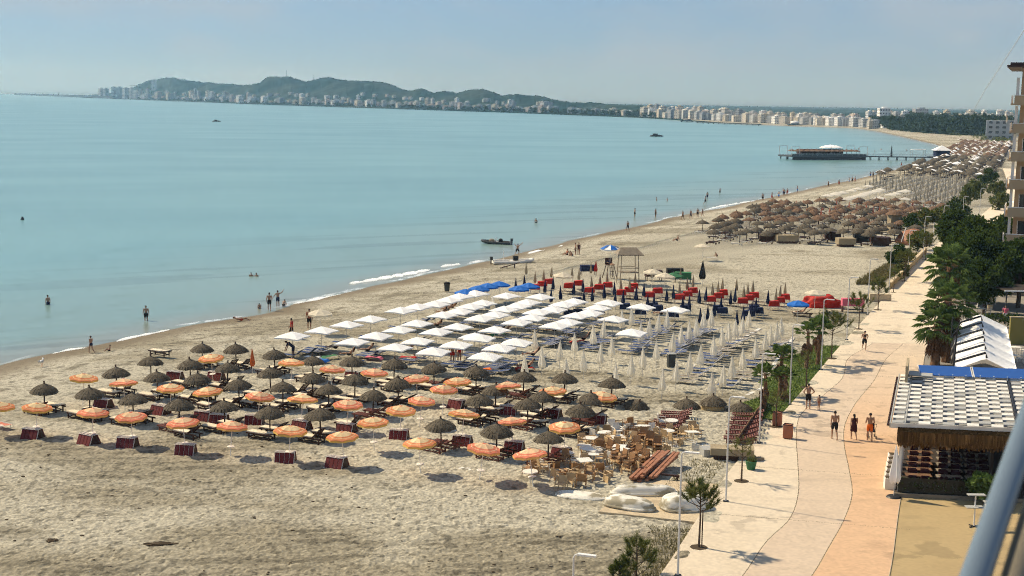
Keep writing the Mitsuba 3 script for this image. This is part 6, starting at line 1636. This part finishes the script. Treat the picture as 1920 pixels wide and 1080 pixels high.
put('waste_bin', [P('bin', lathe([(0.26, 0), (0.33, 0.85), (0.30, 0.85), (0.25, 0.1), (0, 0.1)], 12)[0], 'rubber_m'), P('bag', trimesh.Trimesh(_sph * [0.36, 0.36, 0.16] + [0, 0, 0.86], trimesh.creation.icosphere(subdivisions=1).faces), 'dark_cloth')], mat4(p[0], p[1], GZ), 'dark waste bin alone on the sand left of the blue parasols', 'bin')
p = at(1258, 690)
put('waste_bin', [P('bin', box((0, 0, 0.55), (0.55, 0.5, 1.1)), 'rubber_m'), P('lid', box((0, 0, 1.13), (0.6, 0.55, 0.08)), 'panel_grey')], mat4(p[0], p[1], GZ, 10), 'dark square bin among the closed off white parasols', 'bin')

# ------------------------------------------------------------------ pier
def flat(px, py):
    return at(px, py, 0)[:2]


pa, pb = np.array([105.0, 530.0]), np.array([137.0, 541.0])
pd = (pb - pa) / np.linalg.norm(pb - pa)
pang = math.degrees(math.atan2(pd[1], pd[0]))
LL = float(np.linalg.norm(pb - pa))
pc, pe = np.array([137.5, 541.2]), np.array([173.0, 540.0])
qd = (pe - pc) / np.linalg.norm(pe - pc)
qang = math.degrees(math.atan2(qd[1], qd[0]))
QL = float(np.linalg.norm(pe - pc))
pr = [P('deck', box((LL / 2, 4, 1.35), (LL, 10, 0.6)), 'steel_m'), P('skirt', box((LL / 2, -0.7, 0.55), (LL * 0.94, 0.3, 1.0)), 'metal_dark')]
pr += [P('pile', tube([(x, y, -2), (x, y, 1.2)], 0.22, 6), 'metal_dark') for x in np.linspace(1, LL - 1, 11) for y in (-0.6, 4, 8.6)]
pr += [P('railing', [box((LL / 2, -0.9, 2.5), (LL, 0.07, 0.07)), box((LL / 2, -0.9, 2.1), (LL, 0.05, 0.05))] + [box((x, -0.9, 2.05), (0.07, 0.07, 1.0)) for x in np.linspace(0.05, LL - 0.05, 16)], 'metal_grey')]
pr += [P('frame', [box((x, y, 3.3), (0.14, 0.14, 3.6)) for x in (0.2, 3.6) for y in (-0.8, 8.5)] + [box((1.9, y, 5.05), (3.5, 0.12, 0.12)) for y in (-0.8, 8.5)], 'metal_grey')]
pr += [P('frame', [box((x, y, 3.3), (0.14, 0.14, 3.6)) for x in (LL - 4, LL - 0.3) for y in (-0.8, 8.5)] + [box((LL - 2.1, y, 5.05), (3.8, 0.12, 0.12)) for y in (-0.8, 8.5)], 'metal_grey')]
pr += [P('bar', box((LL * 0.5, 6.6, 2.7), (LL * 0.55, 3.5, 2.2)), 'wood_dark'), P('parapet', box((LL / 2, -0.75, 1.9), (LL * 0.96, 0.08, 0.7)), 'steel_m')]
pr += [P('pavilion_roof', lathe([(0, 5.6), (2.2, 5.3), (4.4, 4.6), (4.4, 4.3)], 14)[0].apply_translation((LL * 0.62, 5.2, 0)), 'white_cloth')] + [P('pavilion_post', tube([(LL * 0.62 + 3.8 * math.cos(a), 5.2 + 3.8 * math.sin(a), 1.5), (LL * 0.62 + 3.8 * math.cos(a), 5.2 + 3.8 * math.sin(a), 5.0)], 0.12, 5), 'white_paint') for a in np.arange(6) * math.pi / 3]
put('pier', pr, mat4(pa[0], pa[1], 0, pang), 'dark bathing pier standing in the sea with a white pavilion roof', 'pier')
r7 = np.random.RandomState(5)
for k in range(26):
    x, y = 3.5 + (LL - 8) * (k % 13) / 12 + r7.uniform(-0.3, 0.3), 0.5 + 3.6 * (k // 13) + r7.uniform(-0.4, 0.4)
    q = pa + pd * x + np.array([-pd[1], pd[0]]) * y
    put('pier_sunshade', THATCH_RED[k % 2], mat4(q[0], q[1], 1.6, 30 * k, (1.6, 1.6, 1.15)), 'straw sunshade standing in a row on the pier deck', 'sunshade', 'straw sunshades on the pier')
pr = [P('deck', box((QL / 2, 0, 1.3), (QL, 2.4, 0.35)), 'steel_m')] + [P('pile', tube([(x, s, -2), (x, s, 1.2)], 0.16, 5), 'metal_dark') for x in np.linspace(1, QL * 0.8, 9) for s in (-0.9, 0.9)] + [P('railing', [box((QL / 2, s, 2.2), (QL, 0.06, 0.06)) for s in (-1.15, 1.15)] + [box((x, s, 1.85), (0.06, 0.06, 0.8)) for x in np.linspace(0.1, QL - 0.1, 18) for s in (-1.15, 1.15)], 'metal_grey')]
pr += [P('light_mast', tube([(9, 0, 1.4), (9, 0, 5.6)], [0.5, 0.12], 6), 'steel_m')]
put('pier_walkway', pr, mat4(pc[0], pc[1], 0.02, qang), 'narrow walkway on piles from the beach to the bathing pier', 'walkway')
q = pc + qd * (QL * 0.80)
put('pier_hut', [P('wall', box((0, 0, 3.0), (5.2, 4.5, 2.4)), 'navy_cloth'), P('roof', trimesh.Trimesh([(-3.3, -3, 4.1), (3.3, -3, 4.1), (3.3, 3, 4.1), (-3.3, 3, 4.1), (0, 0, 6.1)], [[0, 1, 4], [1, 2, 4], [2, 3, 4], [3, 0, 4], [0, 2, 1], [0, 3, 2]], process=False), 'white_cloth'), P('deck', box((0, -1, 1.58), (9.5, 7.5, 0.25)), 'steel_m')], mat4(q[0], q[1] + 0.6, 0, qang), 'small blue hut with a white pyramid roof at the start of the pier', 'hut')
q = pc + qd * (QL * 0.56)
put('pier_canopy', [P('roof', box((0, 0, 4.2), (5.5, 3.5, 0.15)), 'white_paint')] + [P('post', box((x, y, 2.9), (0.12, 0.12, 2.7)), 'metal_grey') for x in (-2.5, 2.5) for y in (-1.5, 1.5)], mat4(q[0], q[1] + 2, 0, qang), 'flat white canopy beside the pier hut', 'canopy')

# ------------------------------------------------------------------ farther beach sections
def grid_in(px_poly, ds, dn, jit_, seed, zz=GZ):
    P_ = Polygon([at(*q, zz)[:2] for q in px_poly]).buffer(0)
    x0, y0, x1, y1 = P_.bounds
    A = math.radians(shore_angle(0.5 * (y0 + y1)))
    t, n = np.array([math.cos(A), math.sin(A)]), np.array([-math.sin(A), math.cos(A)])
    c = np.array(P_.centroid.coords[0])
    R_ = max(x1 - x0, y1 - y0)
    r = np.random.RandomState(seed)
    out = []
    for i in range(-int(R_ / ds), int(R_ / ds) + 1):
        for j in range(-int(R_ / dn), int(R_ / dn) + 1):
            q = c + t * i * ds + n * j * dn
            if P_.contains(Point(q)):
                out.append((*(q + r.uniform(-jit_, jit_, 2)), math.degrees(A), i, j))
    return sorted(out, key=lambda o: o[1])


BEIGE_P = square_parasol('beige_cloth')
abeds = []


def bedbox(x, y, A, tilt=25, s=1.0):
    u = np.array([math.cos(math.radians(A)), math.sin(math.radians(A))])
    return cat_([box((x + 0.3 * u[0] * s, y + 0.3 * u[1] * s, GZ + 0.28), (1.3 * s, 0.62, 0.10), rz=A), box((x - 0.62 * u[0] * s, y - 0.62 * u[1] * s, GZ + 0.42), (0.75 * s, 0.62, 0.07), rz=A, ry=tilt)] + [box((x + t * u[0], y + t * u[1], GZ + 0.12), (0.08, 0.6, 0.26), rz=A) for t in (-0.6, 0.75)])


# section with thatched sunshades and reddish parasols
ga = grid_in([(1312, 440), (1345, 462), (1690, 462), (1735, 425), (1775, 400), (1690, 388), (1440, 392)], 3.7, 3.3, 0.8, 1)
skip = Polygon([at(*q)[:2] for q in [(1400, 447), (1600, 452), (1600, 437), (1400, 433)]])
nred = 0
for k, (x, y, A, i, j) in enumerate(ga):
    back = y > 245 and x > 52
    if rng.random() < 0.10 or skip.contains(Point(x, y)) and rng.random() < 0.45:
        continue
    if back and rng.random() < 0.33:
        put('closed_parasol', PINK_C, mat4(x, y, GZ, 30 * k), 'closed pinkish parasol at the back of the farther thatched section', 'parasol', 'closed pinkish parasols farther along')
    else:
        put('thatched_sunshade', (THATCH_RED if y > 222 and k % 4 else THATCH)[k % 2], mat4(x, y, GZ, 40 * k, (1.1 + 0.25 * rng.random(), 1.2, 0.98 + 0.22 * rng.random()), (rng.uniform(-7, 7), rng.uniform(-7, 7))), 'reddish straw sunshade crowded in the farther thatched section' if y > 222 else 'brown straw sunshade in the front rows of the farther thatched section', 'sunshade', 'straw sunshades farther along' if y > 222 else 'front straw sunshades farther along')
    bed = SLING_WHITE[0] if rng.random() < 0.5 else BED_GREY
    for sg in (-0.8, 0.8):
        if rng.random() < 0.8:
            abeds.append(bedbox(x + sg * math.cos(math.radians(A)), y + sg * math.sin(math.radians(A)), A + 90))
put('sunbed_rows', [P('', abeds[::3], 'white_plastic')], None, 'rows of low pale sunbeds under the farther straw sunshades', 'sunbeds', kind='stuff')
put('sunbed_rows', [P('', abeds[1::3] + abeds[2::3], 'wood_dark')], None, 'rows of low dark sunbeds under the farther straw sunshades', 'sunbeds', kind='stuff')
for j, (x, y, w, mt) in enumerate([(1440, 452, 2.6, 'wood_dark'), (1475, 456, 3.0, 'tan_cloth'), (1650, 460, 2.6, 'wood_dark'), (1620, 455, 3.0, 'dark_cloth'), (1585, 462, 2.4, 'tan_cloth'), (1560, 450, 2.2, 'wood_dark')]):
    p = at(x, y)
    put('stall', [P('cover', prism(Polygon([(-w / 2, -0.8), (w / 2, -0.8), (w / 2, 0.8), (-w / 2, 0.8)]).buffer(0.1), 0.35, 1.25), mt), P('base', box((0, 0, 0.2), (w * 0.9, 1.4, 0.4)), 'wood_dark')], mat4(p[0], p[1], GZ, rng.uniform(-8, 8)), f'dark covered bench stack before the farther sunshades, {ORD[j]} of six', 'stall', 'dark covered stacks before the farther sunshades')
p = at(1712, 458)
put('tipped_awning', [P('cloth', trimesh.Trimesh(*(lambda m: (m.vertices * [2.6, 2.2, 1.7] * (0.9 + 0.2 * meshkit.noise(m.vertices * 2)[:, None]), m.faces))(trimesh.creation.icosphere(subdivisions=3))), 'plank_m'), P('pole', tube([(-2.4, -2.2, 0), (-1.6, -1.6, 2.2)], 0.06, 5), 'white_paint'), P('pole', tube([(2.2, -2.2, -0.2), (2.3, -2.2, 3.0)], 0.06, 5), 'white_paint')], mat4(p[0], p[1], GZ + 0.5), 'reddish brown awning hanging between white poles beyond the empty sand', 'awning')
p = at(1676, 436)
put('cabin', [P('wall', box((0, 0, 1.5), (1.8, 1.8, 3.0)), 'tan_cloth'), P('roof', lathe([(0, 3.7), (0.8, 3.5), (1.5, 2.95)], 14)[0], 'thatch_red_m')], mat4(p[0], p[1], GZ, 5), 'pale square cabin with a straw roof among the farther sunshades', 'cabin')
# white square parasols, then rows of grey closed ones with low white beds
gb = [g for g in grid_in([(1532, 392), (1700, 392), (1712, 372), (1600, 358), (1570, 375)], 4.0, 5.2, 0.4, 2) if rng.random() < 0.68]
for k, (x, y, A, i, j) in enumerate(gb):
    put('white_parasol', [(a, d_) for a, d_ in BEIGE_P if a != 'canopy>ribs'], mat4(x, y, GZ, A, 1.08), 'distant open off white parasol on the sand beyond the straw sunshades', 'parasol', 'distant open white parasols')
gc = grid_in([(1700, 394), (1805, 394), (1852, 352), (1760, 332), (1660, 338), (1610, 356), (1712, 372)], 4.4, 3.2, 0.2, 3)
for k, (x, y, A, i, j) in enumerate(gc[:150]):
    put('closed_parasol', [d_ for d_ in GREY_C], mat4(x, y, GZ, 20 * k, 1.2), 'distant closed grey parasol in long rows beyond the straw sunshades', 'parasol', 'distant closed grey parasols')
bedm, bedq = [], []
for k, (x, y, A, i, j) in enumerate(gb + gc):
    for sg in (-0.9, 0.9):
        cx, cy = x + sg * math.cos(math.radians(A)), y + sg * math.sin(math.radians(A))
        bedq.append(bedbox(cx, cy, A + 90))
if bedq:
    put('sunbed_rows', [P('', bedq[::2], 'white_plastic')], None, 'rows of low white sunbeds among the distant grey and white parasols', 'sunbeds', kind='stuff')
put('sunbed_rows', [P('', bedq[1::2], 'wood_grey')], None, 'rows of low grey sunbeds among the distant grey and white parasols', 'sunbeds', kind='stuff')
# far mixed straw and white parasols up to the bend: nearest ones single, the rest as one mass
gd = grid_in([(1615, 344), (1700, 330), (1855, 345), (1890, 300), (1893, 272), (1800, 268), (1765, 285), (1755, 302), (1690, 322)], 4.2, 3.8, 0.9, 4)
near_d, far_d = gd[:240], gd[240:]
for k, (x, y, A, i, j) in enumerate(near_d):
    wht = (k * 7) % 6 == 0
    if wht:
        put('white_parasol', [(a, d_) for a, d_ in WHITE_P if a != 'canopy>ribs'], mat4(x, y, GZ, A, 1.15), 'tiny white parasol among the farthest straw sunshades', 'parasol', 'tiny white parasols far along')
    else:
        put('thatched_sunshade', [(a, d_) for a, d_ in THATCH[k % 2] if a != 'thatch>finial'], mat4(x, y, GZ, 30 * k, (1.35, 1.35, 1.25)), 'tiny straw sunshade in the crowded farthest rows of the beach', 'sunshade', 'tiny straw sunshades far along')
cones, wcones, wbeds = [], [], []
cone, _ = lathe([(0.0, 2.5), (1.3, 1.8), (1.2, 1.72)], 7)
for k, (x, y, A, i, j) in enumerate(far_d):
    m = cone.copy()
    m.apply_translation((x, y, GZ))
    (wcones if (k * 7) % 5 == 0 else cones).append(m)
for k, (x, y, A, i, j) in enumerate(gd):
    wbeds.append(box((x + 1.0, y - 1.2, GZ + 0.3), (1.9, 1.4, 0.1), rz=A + 90))
if cones:
    put('distant_sunshades', [P('', cones, 'thatch_red_m')], None, 'mass of tiny straw sunshades on the farthest beach', 'sunshades', kind='stuff')
if wcones:
    put('distant_parasols', [P('', wcones, 'white_cloth')], None, 'mass of tiny white parasols on the farthest beach', 'parasols', kind='stuff')
put('distant_sunbeds', [P('', wbeds, 'wood_dark')], None, 'mass of tiny sunbeds below the farthest parasols', 'sunbeds', kind='stuff')

# ------------------------------------------------------------------ far town, wood, breakwater
# town blocks: unit boxes with window rows, scaled into place
def block_proto(nx, ny, nz, wall):
    w = box((0, 0, 0.5), (1, 1, 1))
    q = []
    for k in range(nz):
        z0, z1 = (k + 0.30) / nz, (k + 0.78) / nz
        for i in range(nx):
            x0, x1 = -0.5 + (i + 0.22) / nx, -0.5 + (i + 0.78) / nx
            q.append([(x0, -0.506, z0), (x1, -0.506, z0), (x1, -0.506, z1), (x0, -0.506, z1)])
        for i in range(ny):
            y0, y1 = -0.5 + (i + 0.25) / ny, -0.5 + (i + 0.75) / ny
            q.append([(-0.506, y1, z0), (-0.506, y0, z0), (-0.506, y0, z1), (-0.506, y1, z1)])
    top = [box((0.1, 0.1, 1.04), (0.45, 0.45, 0.09))]
    return [P('wall', w, wall), P('windows', quads(q), 'window_m'), P('roof_house', top, wall)]


WC = ['wall_cream', 'wall_white', 'wall_rose', 'wall_grey', 'wall_ochre', 'wall_pale']
BL = {(c, n): block_proto(*n, c) for c in WC for n in ((4, 3, 5), (3, 3, 8), (6, 3, 6))}
rt = random.Random(21)
CNAME = {'wall_cream': 'cream', 'wall_white': 'white', 'wall_rose': 'pinkish', 'wall_grey': 'grey', 'wall_ochre': 'ochre', 'wall_pale': 'pale grey'}
coast_x = [a for a, _ in coast_far] + [1500, 1600, 1640, 1680]
coast_y = [b for _, b in coast_far] + [236.5, 240, 245, 252]


def town(px, w_px, top_y, back, col, n, lab, grp, rz=None, mark=True):
    yb = float(np.interp(px, coast_x, coast_y))
    p = at(px, yb, 0)
    d = math.hypot(p[0], p[1])
    u = p[:2] / d
    D = d + 25 + back
    c = u * D
    depth = float(np.dot(np.array([c[0], c[1], 0]) - cC, cF))
    t = at_depth(px, top_y, depth)
    zt = t[2]
    z0 = GZ
    if px < 1420 and back > 40:
        i = int(np.clip(round((px - 150) / 2.5), 0, len(hill_xyz) - 1))
        col_ = hill_xyz[i]
        rr = np.hypot(col_[:, 0], col_[:, 1])
        z0 = max(GZ, float(np.interp(D, rr, col_[:, 2])) - 1.5)
    h = max(zt - z0, 7.0)
    w = w_px / F_PX * depth
    put('town_building', BL[(col, n)], mat4(c[0], c[1], z0 - 0.5, rz if rz is not None else math.degrees(math.atan2(u[1], u[0])) - 90 + rt.uniform(12, 48), (w, min(w, 16), h + 0.5)), lab, 'building', grp)
    labels['town_building' + ('' if _count['town_building'] == 1 else f"_{_count['town_building'] - 1:03d}") + '__windows'] = {'kind': 'stuff'}


def tn():
    return rt.choice([(4, 3, 5), (3, 3, 8), (6, 3, 6)])


# marked ones first
town(289, 9, 149.5, 420, 'wall_white', (3, 3, 8), 'single tall white tower on the first hill of the headland', None, 0)
town(1655, 20, 203, 300, 'wall_white', (4, 3, 5), 'big white stepped block above the right end of the wood', None, 0)
town(1723, 24, 204, 560, 'wall_grey', (6, 3, 6), 'wide grey slab with dark window rows above the wood', None, 0)
for x in (190, 199, 214, 225, 236, 247):
    town(x, rt.uniform(7, 11), rt.uniform(163.5, 167), 10, rt.choice(['wall_grey', 'wall_pale']), (3, 3, 8), 'grey tower block at the left end of the headland', 'grey tower blocks at the end of the headland')
x = 255
while x < 1040:
    w = rt.uniform(5, 11)
    yb = float(np.interp(x, coast_x, coast_y))
    town(x, w, yb - rt.uniform(6, 16), rt.uniform(5, 60), rt.choice(WC + ['wall_grey', 'wall_grey', 'wall_rose']), tn(), 'hazy apartment block low on the far shore below the hills', 'hazy apartment blocks on the far shore')
    if rt.random() < 0.62:
        yb2 = yb - rt.uniform(14, 24)
        town(x + rt.uniform(-4, 4), rt.uniform(4, 9), yb2, rt.uniform(120, 330), rt.choice(WC), tn(), 'hazy house block standing on the slope of the far hills', 'hazy house blocks on the far slopes')
    x += w * rt.uniform(0.75, 1.35)
for x, w, h in [(1024, 14, 22), (1042, 10, 14), (1012, 7, 14)]:
    town(x, w, float(np.interp(x, coast_x, coast_y)) - h, 60, 'wall_grey', (3, 3, 8), 'grey tall block left of the dark trees on the far shore', 'grey tall blocks on the far shore')
x = 1072
while x < 1640:
    w = rt.uniform(7, 16)
    yb = float(np.interp(x, coast_x, coast_y))
    top = yb - rt.uniform(11, 20) if x > 1200 else yb - rt.uniform(9, 15)
    town(x, w, top, rt.uniform(5, 40), rt.choice(['wall_cream', 'wall_white', 'wall_pale', 'wall_white', 'wall_ochre', 'wall_cream', 'wall_grey', 'wall_pale']), tn(), 'pale apartment block on the seafront of the town', 'apartment blocks on the town seafront')
    for _ in range(2 if x > 1210 else 0):
        town(x + rt.uniform(-6, 6), rt.uniform(7, 13), yb - rt.uniform(18, 27), rt.uniform(90, 260), rt.choice(WC), tn(), 'apartment block in the second row behind the town seafront', 'apartment blocks behind the town seafront')
    x += w * rt.uniform(0.72, 1.05)
x = 1628
while x < 1900:
    w = rt.uniform(6, 13)
    town(x, w, rt.uniform(206, 218), rt.uniform(380, 620), rt.choice(['wall_cream', 'wall_white', 'wall_pale', 'wall_ochre']), tn(), 'pale house block showing above the dark wood', 'house blocks above the dark wood')
    x += w * rt.uniform(0.7, 1.3)
p = at(1884, 264)
put('grey_block', [P('wall', box((9, 8, 6.0), (16, 14, 12)), 'wall_grey'), P('end_wall', box((0.85, 8, 6.0), (0.3, 14.1, 12.05)), 'wall_white')] + [P('window', box((0.68, 3 + 5 * i, 1.8 + 3 * k), (0.1, 2.0, 1.6)), 'window_m') for i in range(3) for k in range(4)] + [P('window', box((3.5 + 4 * i, 0.95, 1.8 + 3 * k), (2.0, 0.12, 1.5)), 'window_m') for i in range(4) for k in range(4)], mat4(p[0] - 6, p[1] + 20, GZ, -20), 'grey four storey block in front of the wood at the right', 'building')
# white seafront halls and a ferry
for j, (x, y, w, h, nm) in enumerate([(1288, 229, 24, 4, 'low dark terrace on piles off the town seafront'), (1490, 236, 26, 5, 'low round pavilion with a white roof off the town seafront')]):
    p = at(x, y, 0)
    W_ = w / F_PX * p[1]
    put('sea_terrace', [P('deck', box((0, 0, 1.2), (W_, W_ * 0.6, 0.8)), 'steel_m')] + [P('pile', tube([(a * W_ * 0.4, b * W_ * 0.2, -2), (a * W_ * 0.4, b * W_ * 0.2, 1)], 0.4, 5), 'metal_dark') for a in (-1, 0, 1) for b in (-1, 1)] + [P('roof', lathe([(0, h), (W_ * 0.28, h * 0.85), (W_ * 0.34, h * 0.62), (W_ * 0.3, h * 0.6)], 14)[0], 'white_paint' if j else 'wood_grey'), P('hall', lathe([(W_ * 0.27, 1.5), (W_ * 0.27, h * 0.65)], 14)[0], 'wall_grey')], mat4(p[0], p[1], 0), nm, 'terrace')
p, q = at(1306, 231, 0), at(1425, 235.5, 0)
d = q - p
L = float(np.linalg.norm(d))
put('jetty', [P('deck', box((L / 2, 0, 1.2), (L, 3, 0.9)), 'rock_m')] + [P('pile', tube([(L * t, 0, -2), (L * t, 0, 1)], 0.5, 5), 'metal_dark') for t in np.linspace(0.02, 0.98, 12)], mat4(p[0], p[1], 0, math.degrees(math.atan2(d[1], d[0]))), 'long low dark jetty in front of the town seafront', 'jetty')
p = at(628, 199.4, 0)
S_ = 48 / F_PX * p[1]
put('ferry', [P('hull', prism(Polygon([(-S_ / 2, -6), (S_ * 0.38, -6), (S_ / 2, 0), (S_ * 0.38, 6), (-S_ / 2, 6)]), -1, 6), 'white_paint'), P('deckhouse', box((-S_ * 0.05, 0, 9), (S_ * 0.6, 10, 6)), 'white_paint'), P('bridge', box((S_ * 0.15, 0, 14), (S_ * 0.16, 9, 5)), 'white_paint'), P('funnel', box((-S_ * 0.22, 0, 14), (S_ * 0.06, 4, 6)), 'metal_dark'), P('windows', [box((-S_ * 0.05, -5.1, z), (S_ * 0.56, 0.3, 1.0)) for z in (7.6, 10.2)], 'window_m')], mat4(p[0], p[1] - 25, 0, -30), 'white ferry lying in the port below the hills', 'ferry')
# breakwater and harbour bits
bwp = [(30, 178.3), (70, 179.3), (110, 181), (160, 183), (215, 185.4)]
bw = np.array([at(x, y, 0)[:2] for x, y in bwp])
bl = LineString(bw).buffer(9)
put('breakwater', [P('', prism(bl, -1.0, 10.0), 'metal_dark')], None, 'long dark breakwater running out to sea at the left', 'breakwater')
p = bw[2]
put('beacon', [P('', lathe([(0, 17), (1.2, 15), (1.6, 0), (0, 0)], 8)[0], 'rock_m')], mat4(p[0], p[1], 5), 'small beacon standing on the long breakwater', 'beacon')
for x, y0, hpx, nm in [(537, 145, 11, 'left thin mast on the highest far hill'), (588, 147, 9, 'right thin mast on the far hills')]:
    i = int(round((x - 150) / 2.5))
    c = hill_xyz[i, 9]
    hh = hpx / F_PX * c[1]
    put('radio_mast', [P('', tube([(0, 0, -3), (0, 0, hh)], [0.9, 0.5], 5), 'metal_grey')], mat4(c[0], c[1], c[2]), nm, 'mast')
p = at(255, 186, 0)
u = p[:2] / np.linalg.norm(p[:2])
c = at_depth(252, 160, p[1])
hh = c[2]
put('harbour_crane', [P('tower', box((0, 0, hh / 2), (2.2, 2.2, hh)), 'wall_rose'), P('jib', box((-6, 0, hh), (42, 1.6, 1.6), ry=-3), 'wall_rose')], mat4(p[0] - 6, p[1] + 40, 0), 'tower crane above the left end of the headland', 'crane')
# the wood right of the town, trees on the shore
r6 = np.random.RandomState(17)
cl = []
for k in range(900):
    px = r6.uniform(1632, 1895)
    yb = np.interp(px, [1632, 1700, 1760, 1895], [238, 247, 252, 258]) - r6.uniform(0, 14)
    p = at(px, yb, GZ)
    h = r6.uniform(5, 13) * (1.0 if px > 1700 else 0.75)
    cl.append([p[0], p[1], GZ + h * r6.uniform(0.25, 0.9), r6.uniform(2.2, 4.2)])
put('pine_wood', [P('', leaf_quads(cl, 110, 1.5, 1.4, 23), 'leaf_far')], None, 'dark pine wood behind the far beach at the right', 'wood', kind='stuff')
cl = []
for k in range(260):
    px = rt.uniform(255, 1230)
    yb = float(np.interp(px, coast_x, coast_y))
    p = at(px, yb, 0)
    d = math.hypot(p[0], p[1])
    u = p[:2] / d
    D = d + rt.uniform(15, 40)
    cl.append([u[0] * D, u[1] * D, GZ + rt.uniform(1, 4), rt.uniform(2, 4)])
put('shore_trees', [P('', leaf_quads(cl, 40, 2.6, 1.3, 29), 'leaf_far')], None, 'low dark trees along the far shore below the town', 'trees', kind='stuff')
# sparse growth and huts on the sand in front of the wood
cl = []
for k in range(150):
    p = at(r6.uniform(1660, 1895), r6.uniform(250, 268), GZ)
    if land.contains(Point(p[:2]).buffer(25)):
        cl.append([p[0], p[1], GZ + 0.6, r6.uniform(0.8, 2.0)])
put('dune_scrub', [P('', leaf_quads(cl, 30, 0.9, 1.3, 37), 'leaf_pine')], None, 'low scrub on the sand in front of the far wood', 'scrub', kind='stuff')
for j, (x, y) in enumerate([(1662, 240), (1697, 240), (1720, 239), (1790, 246), (1815, 247), (1760, 249)]):
    p = at(x, y, GZ)
    put('beach_hut', [P('wall', box((0, 0, 1.4), (9, 6, 2.8)), 'wall_rose' if j % 2 else 'wall_white'), P('roof', box((0, 0, 2.95), (10.5, 7.4, 0.35)), 'white_plastic')], mat4(p[0], p[1], GZ, 10 * j), f'low beach hut in front of the far wood, {ORD[j]} of six', 'hut', 'beach huts before the far wood')

# odds and ends on the near sand
for j, (x, y, L, nm) in enumerate([(300, 1023, 1.5, 'long dark heap of seaweed on the near sand'), (98, 1017, 0.5, 'small dark clump of seaweed near the left edge of the near sand')]):
    p = at(x, y)
    m = trimesh.creation.icosphere(subdivisions=3)
    m.vertices = m.vertices * [L / 2, 0.22, 0.10] * (0.6 + 0.8 * meshkit.noise(m.vertices * 3.1 + j)[:, None])
    put('seaweed', [P('', m, 'soil_m')], mat4(p[0], p[1], GZ + 0.06, 8), nm, 'seaweed')
pb_ = []
r5 = np.random.RandomState(91)
ico0 = trimesh.creation.icosphere(subdivisions=1)
for k in range(420):
    p = at(r5.uniform(0, 1240), 560 + 520 * r5.rand() ** 0.8)
    if p[0] < dl_at(p[1]) - 0.3 and land.contains(Point(p[:2])):
        s_ = r5.uniform(0.02, 0.06)
        m = ico0.copy()
        m.vertices = m.vertices * [s_ * r5.uniform(1, 2.4), s_, s_ * 0.6] + [p[0], p[1], GZ + 0.07]
        pb_.append(m)
put('beach_litter', [P('', pb_[::2], 'wood_grey')], None, 'bits of driftwood and shells strewn over the near sand', 'litter', kind='stuff')
put('beach_litter', [P('', pb_[1::2], 'soil_m')], None, 'dark bits of dry seaweed strewn over the near sand', 'litter', kind='stuff')

# ------------------------------------------------------------------ haze
scene['haze'] = {'type': 'cube', 'to_world': T4().translate([0, 0, 116]).scale([14000, 14000, 118]), 'bsdf': {'type': 'null'}, 'interior': {'type': 'ref', 'id': 'air'}}
labels['haze'] = {'label': 'thin bluish sea haze over the whole bay', 'category': 'haze', 'kind': 'stuff'}
